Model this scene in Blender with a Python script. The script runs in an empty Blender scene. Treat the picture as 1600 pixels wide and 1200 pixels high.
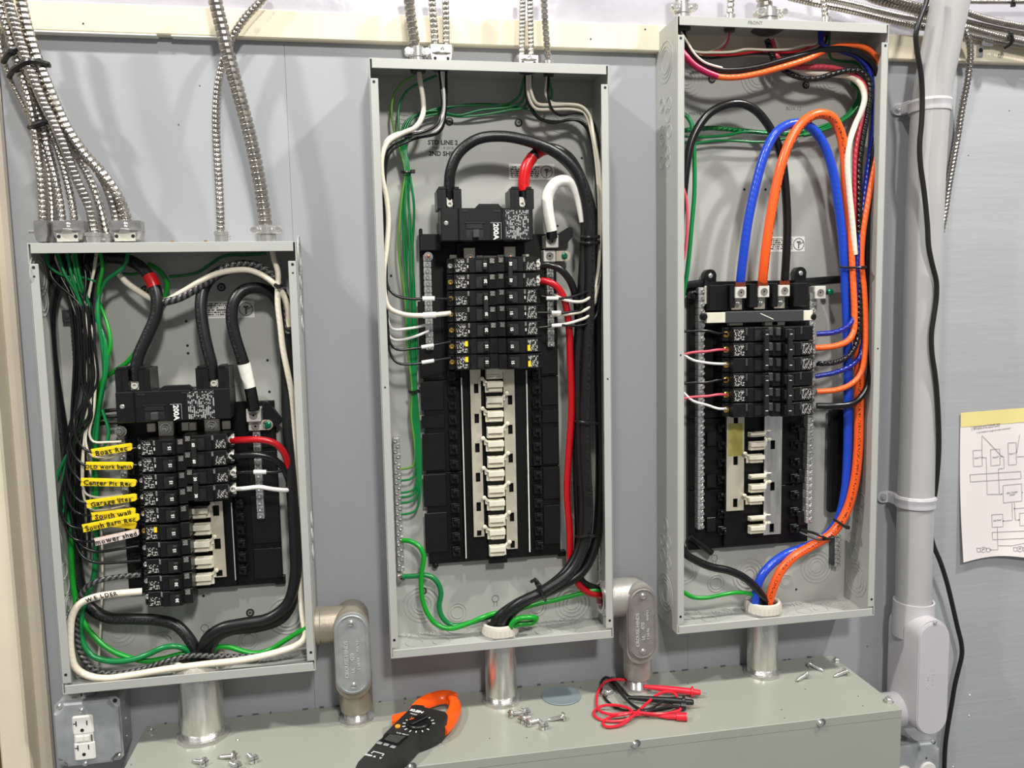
import bpy, math, random
from mathutils import Vector, Matrix
V = Vector
random.seed(7)
scene = bpy.context.scene
COL = scene.collection

# ------------------------------------------------------------------ camera
CAM = V((0.4608, -1.3364, 0.0761))
ROT = (1.4694, 0.0205, -0.1753)
FPX = 1274.0
cd = bpy.data.cameras.new('camera')
cam = bpy.data.objects.new('camera', cd)
COL.objects.link(cam)
cam.location = CAM
cam.rotation_euler = ROT
cd.sensor_width = 36.0
cd.lens = FPX / 1600.0 * 36.0
cd.clip_start = 0.02
scene.camera = cam

# ------------------------------------------------------------------ world, lights, exposure
scene.view_settings.view_transform = 'Standard'
scene.view_settings.look = 'None'
scene.view_settings.gamma = 1.0
scene.view_settings.use_curve_mapping = False
scene.view_settings.exposure = 0.02
w = bpy.data.worlds.new('room_light')
scene.world = w
w.use_nodes = True
w.node_tree.nodes['Background'].inputs[0].default_value = (0.97, 0.98, 1.0, 1)
w.node_tree.nodes['Background'].inputs[1].default_value = 0.25


def lamp(loc, aim, power, size, sy=None, color=(1.0, 0.975, 0.93)):
    ld = bpy.data.lights.new('ceiling_or_fill_lamp', 'AREA')
    ld.energy = power
    ld.size = size
    if sy:
        ld.shape = 'RECTANGLE'
        ld.size_y = sy
    ld.color = color
    o = bpy.data.objects.new('ceiling_or_fill_lamp', ld)
    COL.objects.link(o)
    o.location = loc
    o.rotation_euler = (V(aim) - V(loc)).to_track_quat('-Z', 'Y').to_euler()
    return o


lamp((-1.30, -1.0, 1.95), (0.4, 0, -0.1), 47, 0.12)
lamp((2.15, -1.0, 1.95), (0.7, 0, -0.1), 47, 0.12)
lamp((0.40, -1.15, 2.1), (0.6, 0, -0.2), 24, 0.12)
lamp((0.9, -3.0, 1.9), (0.6, 0, -0.2), 66, 0.3)  # added fill from behind the camera, lifts panel interiors and shadows below

# ------------------------------------------------------------------ pixel rays (the photograph's camera, real depth given every time)
from mathutils import Euler
RM = Euler(ROT, 'XYZ').to_matrix()


def ray(u, v):
    return RM @ V(((u - 800) / FPX, (600 - v) / FPX, -1))


def P(u, v, d):
    r = ray(u, v)
    return CAM + r * ((-d - CAM.y) / r.y)


def Z(u, v, z):
    r = ray(u, v)
    return CAM + r * ((z - CAM.z) / r.z)


def X(u, v, x):
    r = ray(u, v)
    return CAM + r * ((x - CAM.x) / r.x)


def pix(p):
    q = RM.transposed() @ (V(p) - CAM)
    return 800 + FPX * q.x / -q.z, 600 - FPX * q.y / -q.z


# ------------------------------------------------------------------ materials
def srgb(r, g, b):
    f = lambda c: c / 12.92 if c <= 0.04045 else ((c + 0.055) / 1.055) ** 2.4
    return (f(r / 255), f(g / 255), f(b / 255), 1)


MATS = {}


def mat(name, col, rough=0.5, metal=0.0, noise=0.0, nscale=30, bump=0.0, bscale=200, stretch=(1, 1, 1), coat=0.0, rvar=0.0, spec=None, detail=4):
    m = bpy.data.materials.new(name)
    m.use_nodes = True
    nt = m.node_tree
    b = nt.nodes['Principled BSDF']
    b.inputs['Base Color'].default_value = col
    b.inputs['Roughness'].default_value = rough
    b.inputs['Metallic'].default_value = metal
    if coat:
        b.inputs['Coat Weight'].default_value = coat
        b.inputs['Coat Roughness'].default_value = 0.15
    if spec is not None:
        b.inputs['Specular IOR Level'].default_value = spec
    L = nt.links
    if noise or bump or rvar:
        tc = nt.nodes.new('ShaderNodeTexCoord')
        mp = nt.nodes.new('ShaderNodeMapping')
        mp.inputs['Scale'].default_value = stretch
        L.new(tc.outputs['Object'], mp.inputs[0])
        if noise or rvar:
            n = nt.nodes.new('ShaderNodeTexNoise')
            n.inputs['Scale'].default_value = nscale
            n.inputs['Detail'].default_value = detail
            L.new(mp.outputs[0], n.inputs['Vector'])
            if noise:
                r = nt.nodes.new('ShaderNodeValToRGB')
                c = col
                r.color_ramp.elements[0].position = 0.3
                r.color_ramp.elements[1].position = 0.7
                r.color_ramp.elements[0].color = (c[0] * (1 - noise), c[1] * (1 - noise), c[2] * (1 - noise), 1)
                r.color_ramp.elements[1].color = (min(1, c[0] * (1 + noise)), min(1, c[1] * (1 + noise)), min(1, c[2] * (1 + noise)), 1)
                L.new(n.outputs[0], r.inputs[0])
                L.new(r.outputs[0], b.inputs['Base Color'])
            if rvar:
                mr = nt.nodes.new('ShaderNodeMapRange')
                mr.inputs['To Min'].default_value = max(0.02, rough - rvar)
                mr.inputs['To Max'].default_value = rough + rvar
                L.new(n.outputs[0], mr.inputs[0])
                L.new(mr.outputs[0], b.inputs['Roughness'])
        if bump:
            n2 = nt.nodes.new('ShaderNodeTexNoise')
            n2.inputs['Scale'].default_value = bscale
            n2.inputs['Detail'].default_value = 3
            L.new(mp.outputs[0], n2.inputs['Vector'])
            bp = nt.nodes.new('ShaderNodeBump')
            bp.inputs['Strength'].default_value = bump
            bp.inputs['Distance'].default_value = 0.002
            L.new(n2.outputs[0], bp.inputs['Height'])
            L.new(bp.outputs[0], b.inputs['Normal'])
    MATS[name] = m
    return m


def wire_mat(name, col, rough=0.32, strand=0.0, dark=None, printed=None):
    """insulation; strand = twisted-conductor relief along the cable, printed = colour of the small print line"""
    m = mat(name, col, rough)
    nt = m.node_tree
    L = nt.links
    b = nt.nodes['Principled BSDF']
    uv = nt.nodes.new('ShaderNodeUVMap')
    if strand or dark:
        mp = nt.nodes.new('ShaderNodeMapping')
        mp.inputs['Rotation'].default_value = (0, 0, 0)
        L.new(uv.outputs[0], mp.inputs[0])
        sep = nt.nodes.new('ShaderNodeSeparateXYZ')
        L.new(mp.outputs[0], sep.inputs[0])
        a = nt.nodes.new('ShaderNodeMath')
        a.operation = 'MULTIPLY'
        a.inputs[1].default_value = 110.0
        L.new(sep.outputs['Y'], a.inputs[0])
        s = nt.nodes.new('ShaderNodeMath')
        s.operation = 'MULTIPLY_ADD'
        s.inputs[1].default_value = 2.0
        L.new(sep.outputs['X'], s.inputs[0])
        L.new(a.outputs[0], s.inputs[2])
        k = nt.nodes.new('ShaderNodeMath')
        k.operation = 'MULTIPLY'
        k.inputs[1].default_value = 2 * math.pi
        L.new(s.outputs[0], k.inputs[0])
        sn = nt.nodes.new('ShaderNodeMath')
        sn.operation = 'SINE'
        L.new(k.outputs[0], sn.inputs[0])
        if strand:
            bp = nt.nodes.new('ShaderNodeBump')
            bp.inputs['Strength'].default_value = strand
            bp.inputs['Distance'].default_value = 0.0012
            L.new(sn.outputs[0], bp.inputs['Height'])
            L.new(bp.outputs[0], b.inputs['Normal'])
        if dark:
            r = nt.nodes.new('ShaderNodeValToRGB')
            r.color_ramp.elements[0].position = 0.35
            r.color_ramp.elements[0].color = col
            r.color_ramp.elements[1].position = 0.62
            r.color_ramp.elements[1].color = dark
            mr = nt.nodes.new('ShaderNodeMapRange')
            mr.inputs['From Min'].default_value = -1
            L.new(sn.outputs[0], mr.inputs[0])
            L.new(mr.outputs[0], r.inputs[0])
            L.new(r.outputs[0], b.inputs['Base Color'])
    if printed:
        sep = nt.nodes.new('ShaderNodeSeparateXYZ')
        L.new(uv.outputs[0], sep.inputs[0])
        cmp_ = nt.nodes.new('ShaderNodeMath')
        cmp_.operation = 'COMPARE'
        cmp_.inputs[1].default_value = printed[1]
        cmp_.inputs[2].default_value = 0.045
        L.new(sep.outputs['X'], cmp_.inputs[0])
        mp = nt.nodes.new('ShaderNodeMapping')
        mp.inputs['Scale'].default_value = (14, 420, 1)
        L.new(uv.outputs[0], mp.inputs[0])
        n = nt.nodes.new('ShaderNodeTexNoise')
        n.inputs['Scale'].default_value = 1.0
        n.inputs['Detail'].default_value = 1
        L.new(mp.outputs[0], n.inputs['Vector'])
        g = nt.nodes.new('ShaderNodeMath')
        g.operation = 'GREATER_THAN'
        g.inputs[1].default_value = 0.52
        L.new(n.outputs[0], g.inputs[0])
        mu = nt.nodes.new('ShaderNodeMath')
        mu.operation = 'MULTIPLY'
        L.new(cmp_.outputs[0], mu.inputs[0])
        L.new(g.outputs[0], mu.inputs[1])
        mx = nt.nodes.new('ShaderNodeMix')
        mx.data_type = 'RGBA'
        mx.inputs[6].default_value = col
        mx.inputs[7].default_value = printed[0]
        L.new(mu.outputs[0], mx.inputs[0])
        L.new(mx.outputs[2], b.inputs['Base Color'])
    return m


def print_mat(name, bg, fg, sx=420.0, sz=900.0, thr=0.5, vertical=False, rough=0.4):
    """small print too fine to read: rows of broken marks"""
    m = mat(name, bg, rough)
    nt = m.node_tree
    L = nt.links
    b = nt.nodes['Principled BSDF']
    tc = nt.nodes.new('ShaderNodeTexCoord')
    sep = nt.nodes.new('ShaderNodeSeparateXYZ')
    L.new(tc.outputs['Object'], sep.inputs[0])
    row, run = ('X', 'Z') if vertical else ('Z', 'X')
    q = nt.nodes.new('ShaderNodeMath')
    q.operation = 'MULTIPLY'
    q.inputs[1].default_value = sz
    L.new(sep.outputs[row], q.inputs[0])
    fl = nt.nodes.new('ShaderNodeMath')
    fl.operation = 'FLOOR'
    L.new(q.outputs[0], fl.inputs[0])
    fr = nt.nodes.new('ShaderNodeMath')
    fr.operation = 'FRACT'
    L.new(q.outputs[0], fr.inputs[0])
    lt = nt.nodes.new('ShaderNodeMath')
    lt.operation = 'LESS_THAN'
    lt.inputs[1].default_value = 0.62
    L.new(fr.outputs[0], lt.inputs[0])
    rr = nt.nodes.new('ShaderNodeMath')
    rr.operation = 'MULTIPLY'
    rr.inputs[1].default_value = sx
    L.new(sep.outputs[run], rr.inputs[0])
    cb = nt.nodes.new('ShaderNodeCombineXYZ')
    L.new(rr.outputs[0], cb.inputs[0])
    f7 = nt.nodes.new('ShaderNodeMath')
    f7.operation = 'MULTIPLY'
    f7.inputs[1].default_value = 7.3
    L.new(fl.outputs[0], f7.inputs[0])
    L.new(f7.outputs[0], cb.inputs[1])
    n = nt.nodes.new('ShaderNodeTexNoise')
    n.inputs['Scale'].default_value = 1
    n.inputs['Detail'].default_value = 1
    L.new(cb.outputs[0], n.inputs['Vector'])
    g = nt.nodes.new('ShaderNodeMath')
    g.operation = 'GREATER_THAN'
    g.inputs[1].default_value = thr
    L.new(n.outputs[0], g.inputs[0])
    mu = nt.nodes.new('ShaderNodeMath')
    mu.operation = 'MULTIPLY'
    L.new(g.outputs[0], mu.inputs[0])
    L.new(lt.outputs[0], mu.inputs[1])
    mx = nt.nodes.new('ShaderNodeMix')
    mx.data_type = 'RGBA'
    mx.inputs[6].default_value = bg
    mx.inputs[7].default_value = fg
    L.new(mu.outputs[0], mx.inputs[0])
    L.new(mx.outputs[2], b.inputs['Base Color'])
    return m


mat('wall', srgb(160, 162, 166), 0.55, noise=0.04, nscale=9, bump=0.10, bscale=60, stretch=(1, 1, 0.25))
mat('wall_grain', srgb(170, 172, 175), 0.55, noise=0.04, nscale=9, bump=0.22, bscale=70, stretch=(0.18, 1, 1.6))
mat('sheeting', srgb(178, 176, 184), 0.30, noise=0.08, nscale=14, bump=0.9, bscale=22, stretch=(1, 1, 1), detail=6)
mat('cream', srgb(222, 212, 188), 0.5, noise=0.05, nscale=14, bump=0.1, bscale=40)
mat('beige', srgb(205, 194, 178), 0.5, noise=0.05, nscale=10, bump=0.1, bscale=40)
mat('brown', srgb(96, 70, 44), 0.6, noise=0.2, nscale=14, stretch=(4, 4, 0.5))
mat('panel', srgb(176, 177, 171), 0.38, noise=0.02, nscale=15, bump=0.03, bscale=500)
mat('trough', srgb(156, 159, 148), 0.30, noise=0.03, nscale=8, bump=0.03, bscale=500)
mat('groove', srgb(120, 121, 117), 0.45)
mat('dark', srgb(20, 20, 20), 0.6)
mat('black', (0.004, 0.004, 0.0042, 1), 0.45, spec=0.28, bump=0.05, bscale=600)
mat('black2', (0.0065, 0.0065, 0.007, 1), 0.36, spec=0.38)
mat('handle', (0.014, 0.014, 0.014, 1), 0.4, spec=.4)
mat('charcoal', (0.045, 0.046, 0.048, 1), 0.4)
mat('patch', srgb(118, 116, 112), 0.45)
mat('grey_tab', srgb(62, 62, 62), 0.4)
mat('stain', srgb(176, 168, 88), 0.4, 0.3, noise=.25, nscale=60)
mat('clear', (0.05, 0.048, 0.04, 1), 0.15)
mat('galv', (0.55, 0.54, 0.52, 1), 0.30, 0.9, noise=0.14, nscale=60, rvar=0.12)
mat('armor', (0.44, 0.41, 0.365, 1), 0.24, 0.97, noise=0.12, nscale=40, rvar=0.08)
mat('zinc', (0.70, 0.69, 0.66, 1), 0.24, 0.85, noise=0.1, nscale=120)
mat('pipe', (0.70, 0.69, 0.66, 1), 0.28, 0.9, noise=0.22, nscale=30, stretch=(3, 3, 0.4), rvar=0.15)
mat('tin', srgb(206, 198, 178), 0.34, 0.4, noise=0.08, nscale=25)
mat('stab', srgb(232, 226, 206), 0.38, 0.15, noise=0.05, nscale=80)
mat('bar', (0.55, 0.55, 0.54, 1), 0.33, 0.6, noise=0.12, nscale=200)
mat('lug', srgb(224, 221, 210), 0.36, 0.25, noise=0.06, nscale=150)
mat('brass', srgb(196, 160, 84), 0.3, 0.8)
mat('copper', srgb(190, 104, 66), 0.35, 0.85)
mat('cast', srgb(158, 149, 134), 0.42, 0.5, noise=0.16, nscale=25, bump=0.12, bscale=250)
mat('cast2', srgb(176, 174, 166), 0.4, 0.5, noise=0.12, nscale=25, bump=0.12, bscale=250)
mat('cover', srgb(164, 167, 167), 0.4, 0.35, noise=0.12, nscale=60, bump=0.1, bscale=300)
mat('cover2', srgb(142, 136, 132), 0.42, 0.35, noise=0.14, nscale=60, bump=0.1, bscale=300)
mat('boxsteel', srgb(172, 176, 177), 0.34, 0.3, noise=0.14, nscale=30, rvar=0.1)
mat('pvc', srgb(176, 175, 174), 0.36, noise=0.025, nscale=12)
mat('pvc_light', srgb(192, 189, 192), 0.42, noise=0.02, nscale=12)
mat('white', srgb(236, 234, 226), 0.4)
mat('bush', srgb(214, 208, 198), 0.45)
mat('paper', srgb(238, 230, 226), 0.7, noise=0.02, nscale=10)
mat('tape_yellow', srgb(236, 222, 148), 0.5, noise=0.03, nscale=20)
mat('tag', srgb(244, 212, 22), 0.45)
mat('tag_pale', srgb(236, 220, 210), 0.5)
mat('ink', (0.006, 0.006, 0.006, 1), 0.6)
mat('ink_grey', srgb(96, 96, 96), 0.6)
mat('ink_pale', srgb(148, 144, 144), 0.6)
mat('white_ink', srgb(240, 240, 236), 0.5)
mat('relief', srgb(206, 208, 206), 0.35, 0.4)
mat('orange_plastic', srgb(250, 92, 16), 0.32)
mat('orange_button', srgb(250, 160, 48), 0.4)
mat('meter', (0.016, 0.016, 0.016, 1), 0.45, bump=0.06, bscale=900)
mat('screen', srgb(62, 64, 62), 0.2)
mat('button', srgb(140, 140, 142), 0.45)
mat('disc', srgb(150, 166, 170), 0.36, 0.4, noise=0.06, nscale=40)
mat('green_screw', srgb(12, 120, 86), 0.3, 0.4)
mat('red_tape', srgb(200, 18, 22), 0.3, bump=0.2, bscale=120)
mat('white_tape', srgb(238, 236, 226), 0.45, bump=0.25, bscale=120)
mat('tie', (0.009, 0.009, 0.009, 1), 0.35)
mat('cord', (0.012, 0.012, 0.012, 1), 0.3)
mat('lead_red', srgb(220, 34, 52), 0.32)
mat('lead_black', (0.012, 0.012, 0.013, 1), 0.35)
wire_mat('w_black', (0.006, 0.006, 0.0065, 1), 0.27)
wire_mat('w_cable', (0.007, 0.007, 0.0075, 1), 0.36, printed=((0.035, 0.035, 0.035, 1), 0.93))
wire_mat('w_black_st', (0.008, 0.008, 0.009, 1), 0.22, strand=0.7)
wire_mat('w_twist', (0.02, 0.02, 0.02, 1), 0.25, strand=0.6, dark=(0.11, 0.11, 0.11, 1))
wire_mat('w_white', srgb(228, 220, 200), 0.4)
wire_mat('w_white_st', srgb(232, 222, 202), 0.4, strand=0.07)
wire_mat('w_bright', srgb(238, 236, 230), 0.4)
wire_mat('w_green', srgb(14, 124, 62), 0.27)
wire_mat('w_green2', srgb(18, 152, 40), 0.3)
wire_mat('w_green3', srgb(96, 150, 60), 0.35)
wire_mat('w_green_st', srgb(10, 122, 58), 0.28, strand=0.7)
wire_mat('w_red', srgb(182, 12, 24), 0.3)
wire_mat('w_pink', srgb(214, 84, 98), 0.34)
wire_mat('w_pink_st', srgb(206, 66, 84), 0.34, strand=0.22)
wire_mat('w_magenta', srgb(176, 16, 70), 0.34)
wire_mat('w_blue', srgb(30, 70, 190), 0.28, strand=0.06)
wire_mat('w_blue2', srgb(20, 40, 140), 0.28, strand=0.15)
wire_mat('w_orange', srgb(250, 96, 34), 0.3, printed=(srgb(120, 44, 20), 0.05))
wire_mat('w_orange2', srgb(246, 104, 44), 0.3, strand=0.1)
print_mat('p_white', (0.010, 0.010, 0.010, 1), srgb(200, 198, 190), 420, 430, 0.52)
print_mat('p_main', (0.012, 0.012, 0.012, 1), srgb(170, 170, 170), 260, 400, 0.50, vertical=True)
print_mat('p_patch', srgb(132, 130, 124), srgb(70, 68, 66), 500, 500, 0.5)
print_mat('p_yellow', srgb(236, 210, 120), srgb(30, 28, 20), 300, 420, 0.52)
print_mat('p_sticker', srgb(226, 224, 216), srgb(60, 60, 60), 430, 290, 0.47)


# ------------------------------------------------------------------ mesh builder
class MB:
    def __init__(s, M=None):
        s.v = []
        s.f = []
        s.uv = {}
        s.M = M

    def add(s, vs, fs, uvs=None):
        o = len(s.v)
        if s.M is not None:
            vs = [s.M @ V(p) for p in vs]
        s.v.extend([tuple(p) for p in vs])
        for i, f in enumerate(fs):
            if uvs:
                s.uv[len(s.f)] = uvs[i]
            s.f.append(tuple(o + k for k in f))
        return s

    def box(s, x0, x1, d0, d1, z0, z1, b=0.0):
        """d = distance in front of the wall"""
        if x0 > x1: x0, x1 = x1, x0
        if d0 > d1: d0, d1 = d1, d0
        if z0 > z1: z0, z1 = z1, z0
        y0, y1 = -d1, -d0
        b = min(b, (x1 - x0) * .45, (y1 - y0) * .45, (z1 - z0) * .45)
        if b <= 0:
            vs = [(x, y, z) for x in (x0, x1) for y in (y0, y1) for z in (z0, z1)]
            return s.add(vs, [(0, 1, 3, 2), (4, 6, 7, 5), (0, 4, 5, 1), (2, 3, 7, 6), (0, 2, 6, 4), (1, 5, 7, 3)])
        vs, ix = [], {}
        lo, hi = (x0, y0, z0), (x1, y1, z1)
        for i in (0, 1):
            for j in (0, 1):
                for k in (0, 1):
                    c = (i, j, k)
                    for a in range(3):
                        p = []
                        for t in range(3):
                            e = (lo, hi)[c[t]][t]
                            p.append(e if t == a else e + (b if c[t] == 0 else -b))
                        ix[(c, a)] = len(vs)
                        vs.append(p)
        fs = []
        for a in range(3):
            o1, o2 = [t for t in range(3) if t != a]
            for sd in (0, 1):
                q = []
                for m, n in ((0, 0), (1, 0), (1, 1), (0, 1)):
                    c = [0, 0, 0]
                    c[a] = sd; c[o1] = m; c[o2] = n
                    q.append(ix[(tuple(c), a)])
                fs.append(q)
            for m in (0, 1):
                for n in (0, 1):
                    c0 = [0, 0, 0]; c1 = [0, 0, 0]
                    c0[o1] = c1[o1] = m; c0[o2] = c1[o2] = n
                    c0[a] = 0; c1[a] = 1
                    c0, c1 = tuple(c0), tuple(c1)
                    fs.append((ix[(c0, o1)], ix[(c1, o1)], ix[(c1, o2)], ix[(c0, o2)]))
        for i in (0, 1):
            for j in (0, 1):
                for k in (0, 1):
                    c = (i, j, k)
                    fs.append((ix[(c, 0)], ix[(c, 1)], ix[(c, 2)]))
        return s.add(vs, fs)

    def lathe(s, prof, o, axis, n=16, cap=True):
        """prof: (radius, height along axis)"""
        o = V(o); a = V(axis).normalized()
        e1 = a.orthogonal().normalized(); e2 = a.cross(e1)
        vs, fs = [], []
        for r, h in prof:
            for k in range(n):
                t = 2 * math.pi * k / n
                vs.append(o + a * h + (e1 * math.cos(t) + e2 * math.sin(t)) * r)
        for i in range(len(prof) - 1):
            for k in range(n):
                fs.append((i * n + k, i * n + (k + 1) % n, (i + 1) * n + (k + 1) % n, (i + 1) * n + k))
        if cap:
            if prof[0][0] > 1e-6: fs.append(tuple(range(n))[::-1])
            if prof[-1][0] > 1e-6: fs.append(tuple(range((len(prof) - 1) * n, len(prof) * n)))
        return s.add(vs, fs)

    def ring(s, r0, r1, h, o, axis, n=24):
        s.lathe([(r0, 0), (r1, 0), (r1, h), (r0, h), (r0, 0)], o, axis, n, cap=False)
        return s

    def prism(s, poly, o, ex, ey, h0, h1):
        o, ex, ey = V(o), V(ex), V(ey)
        n = ex.cross(ey).normalized()
        m = len(poly)
        vs = [o + ex * a + ey * b + n * h0 for a, b in poly] + [o + ex * a + ey * b + n * h1 for a, b in poly]
        fs = [tuple(range(m))[::-1], tuple(range(m, 2 * m))] + [(i, (i + 1) % m, m + (i + 1) % m, m + i) for i in range(m)]
        return s.add(vs, fs)

    def tube(s, pts, rad, n=8, step=0.006, cap=True, smooth=True, flat=1.0, flat_axis=None):
        pts = path(pts, step) if smooth else [V(p) for p in pts]
        N = len(pts)
        R = rad if callable(rad) else (lambda t, l: rad)
        tang = []
        for i in range(N):
            t = pts[min(i + 1, N - 1)] - pts[max(i - 1, 0)]
            tang.append(t.normalized() if t.length > 1e-9 else V((0, 0, 1)))
        nn = tang[0].orthogonal().normalized()
        ref = V((0, -1, 0))
        if abs(tang[0].dot(ref)) < 0.9:
            nn = (ref - tang[0] * ref.dot(tang[0])).normalized()
        vs, fs, uvs = [], [], []
        ln = [0.0]
        for i in range(1, N): ln.append(ln[-1] + (pts[i] - pts[i - 1]).length)
        for i in range(N):
            nn = (nn - tang[i] * nn.dot(tang[i]))
            nn = nn.normalized() if nn.length > 1e-6 else tang[i].orthogonal().normalized()
            b = tang[i].cross(nn)
            r = R(i / (N - 1), ln[i])
            for k in range(n):
                a = 2 * math.pi * k / n
                vs.append(pts[i] + nn * (math.cos(a) * r * flat) + b * (math.sin(a) * r))
        for i in range(N - 1):
            for k in range(n):
                fs.append((i * n + k, i * n + (k + 1) % n, (i + 1) * n + (k + 1) % n, (i + 1) * n + k))
                uvs.append(((k / n, ln[i]), ((k + 1) / n, ln[i]), ((k + 1) / n, ln[i + 1]), (k / n, ln[i + 1])))
        if cap:
            fs.append(tuple(range(n))[::-1]); uvs.append([(0, 0)] * n)
            fs.append(tuple(range((N - 1) * n, N * n))); uvs.append([(0, 0)] * n)
        return s.add(vs, fs, uvs)

    def conduit(s, pts, r, pitch=0.0085, n=12, depth=0.16):
        """spiral-wound metal: one convex band per turn, stepped at each joint"""
        p = path(pts, 0.004)
        ln = sum((p[i + 1] - p[i]).length for i in range(len(p) - 1))
        turns = max(2, int(ln / (pitch * .82)))
        depth *= 1.7
        prof = ((0.0, 1 - depth), (0.10, 1 - depth * .25), (0.22, 1.0), (0.72, .985), (0.90, 1 - depth * .8))
        cum = [0.0]
        for i in range(1, len(p)): cum.append(cum[-1] + (p[i] - p[i - 1]).length)
        q, rr, j = [], [], 0
        for t in range(turns):
            for f, k in prof:
                L = (t + f) / turns * ln
                while j < len(cum) - 2 and cum[j + 1] < L: j += 1
                a = (L - cum[j]) / max(1e-9, cum[j + 1] - cum[j])
                q.append(p[j].lerp(p[j + 1], a)); rr.append(r * k)
        return s.tube(q, lambda t, l: rr[min(len(rr) - 1, int(round(t * (len(rr) - 1))))], n, smooth=False)

    def mesh(s, name, material, origin=(0, 0, 0), sharp=32):
        m = bpy.data.meshes.new(name)
        o = V(origin)
        m.from_pydata([tuple(V(p) - o) for p in s.v], [], s.f)
        if s.uv:
            ul = m.uv_layers.new(name='UVMap')
            for p in m.polygons:
                c = s.uv.get(p.index)
                if c:
                    for li, t in zip(p.loop_indices, c): ul.data[li].uv = t
        import bmesh
        if not s.uv:
            bm = bmesh.new(); bm.from_mesh(m)
            bmesh.ops.recalc_face_normals(bm, faces=bm.faces)
            bm.to_mesh(m); bm.free()
        m.shade_smooth()
        m.set_sharp_from_angle(angle=math.radians(sharp))
        m.materials.append(MATS[material])
        return m


def path(pts, step=0.006):
    """Catmull-Rom through pts, resampled"""
    p = [V(q) for q in pts]
    if len(p) < 2: return p
    p = [p[0] * 2 - p[1]] + p + [p[-1] * 2 - p[-2]]
    out = []
    for i in range(1, len(p) - 2):
        a, b, c, d = p[i - 1:i + 3]
        n = max(2, int((c - b).length / step))
        t0 = 0.0
        k1 = max(1e-6, (b - a).length ** .5); k2 = max(1e-6, (c - b).length ** .5); k3 = max(1e-6, (d - c).length ** .5)
        m1 = ((b - a) / k1 - (c - a) / (k1 + k2) + (c - b) / k2) * k2
        m2 = ((c - b) / k2 - (d - b) / (k2 + k3) + (d - c) / k3) * k2
        for j in range(n):
            t = j / n
            t2, t3 = t * t, t * t * t
            out.append(b * (2 * t3 - 3 * t2 + 1) + m1 * (t3 - 2 * t2 + t) + c * (-2 * t3 + 3 * t2) + m2 * (t3 - t2))
    out.append(p[-2].copy())
    return out


# ------------------------------------------------------------------ objects
def link(name, data, parent=None, loc=(0, 0, 0)):
    o = bpy.data.objects.new(name, data)
    COL.objects.link(o)
    o.location = loc
    if parent: o.parent = parent
    return o


def tag(o, label, cat, group=None):
    o['label'] = label
    o['category'] = cat
    if group: o['group'] = group
    return o


def thing(name, label, cat, loc=(0, 0, 0), group=None):
    o = link(name, None, None, loc)
    o.empty_display_size = 0.02
    return tag(o, label, cat, group)


def root_loc(p):
    l = V((0, 0, 0))
    while p:
        l += V(p.location)
        p = p.parent
    return l


def part(name, mb, material, parent, label=None, sharp=32):
    """mb in world coordinates"""
    o = link(name, mb.mesh(name, material, root_loc(parent), sharp), parent)
    if label: o['label'] = label
    return o


def lpart(name, mesh, parent, loc=(0, 0, 0), rot=None):
    o = link(name, mesh, parent, loc)
    if rot: o.rotation_euler = rot
    return o


def solo(name, mb, material, label, cat, group=None, origin=None, sharp=32):
    o0 = V(origin) if origin is not None else V(mb.v[0])
    o = link(name, mb.mesh(name, material, o0, sharp), None, o0)
    return tag(o, label, cat, group)


def struct(name, mb, material, parent=None, origin=(0, 0, 0)):
    o = link(name, mb.mesh(name, material, origin), parent, origin if not parent else (0, 0, 0))
    if not parent: o['kind'] = 'structure'
    return o


def text_mesh(s, size, extrude=0.00015, offset=0.0, shear=0.0, jitter=0.0, space=1.0):
    """flat lettering in the local XY plane, centred, as one mesh of (verts, faces)"""
    def one(t):
        c = bpy.data.curves.new('lettering', 'FONT')
        c.body = t
        c.size = size
        c.offset = offset
        c.shear = shear
        c.resolution_u = 2
        c.extrude = extrude
        c.space_character = space
        c.align_x = 'CENTER'
        c.align_y = 'CENTER'
        o = bpy.data.objects.new('lettering', c)
        COL.objects.link(o)
        bpy.context.view_layer.update()
        dg = bpy.context.evaluated_depsgraph_get()
        m = bpy.data.meshes.new_from_object(o.evaluated_get(dg))
        vs = [v.co.copy() for v in m.vertices]
        fs = [tuple(p.vertices) for p in m.polygons]
        bpy.data.objects.remove(o); bpy.data.curves.remove(c); bpy.data.meshes.remove(m)
        return vs, fs
    if not jitter:
        return one(s)
    VS, FS, x = [], [], 0.0
    for ch in s:
        if ch == ' ':
            x += size * .34
            continue
        vs, fs = one(ch)
        w = max(v.x for v in vs) - min(v.x for v in vs)
        a = random.uniform(-jitter, jitter) * .5
        k = random.uniform(.9, 1.12)
        dy = random.uniform(-jitter, jitter) * size * .3
        o = len(VS)
        for v in vs:
            px, py = v.x * k, v.y * k
            VS.append(V((x + w / 2 + px * math.cos(a) - py * math.sin(a), dy + px * math.sin(a) + py * math.cos(a), v.z)))
        FS.extend([tuple(o + i for i in f) for f in fs])
        x += w + size * .1
    for v in VS: v.x -= x / 2
    return VS, FS


def letter(mb, s, o, ex, ey, size, **k):
    """add lettering s to mb at o, running along ex with up = ey"""
    ex, ey = V(ex).normalized(), V(ey).normalized()
    n = ex.cross(ey)
    vs, fs = text_mesh(s, size, **k)
    mb.add([V(o) + ex * v.x + ey * v.y + n * v.z for v in vs], fs)
    return mb


RX, UZ, FW = V((1, 0, 0)), V((0, 0, 1)), V((0, -1, 0))
ORD = ['top', 'second', 'third', 'fourth', 'fifth', 'sixth', 'seventh', 'eighth', 'ninth', 'tenth', 'eleventh', 'twelfth']

# ================================================================== the wall and its boards
XL, XR = -1.0, 2.3
wb = struct('wall_back', MB().box(XL, XR, -0.06, -0.012, -1.3, 1.3), 'wall')


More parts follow.
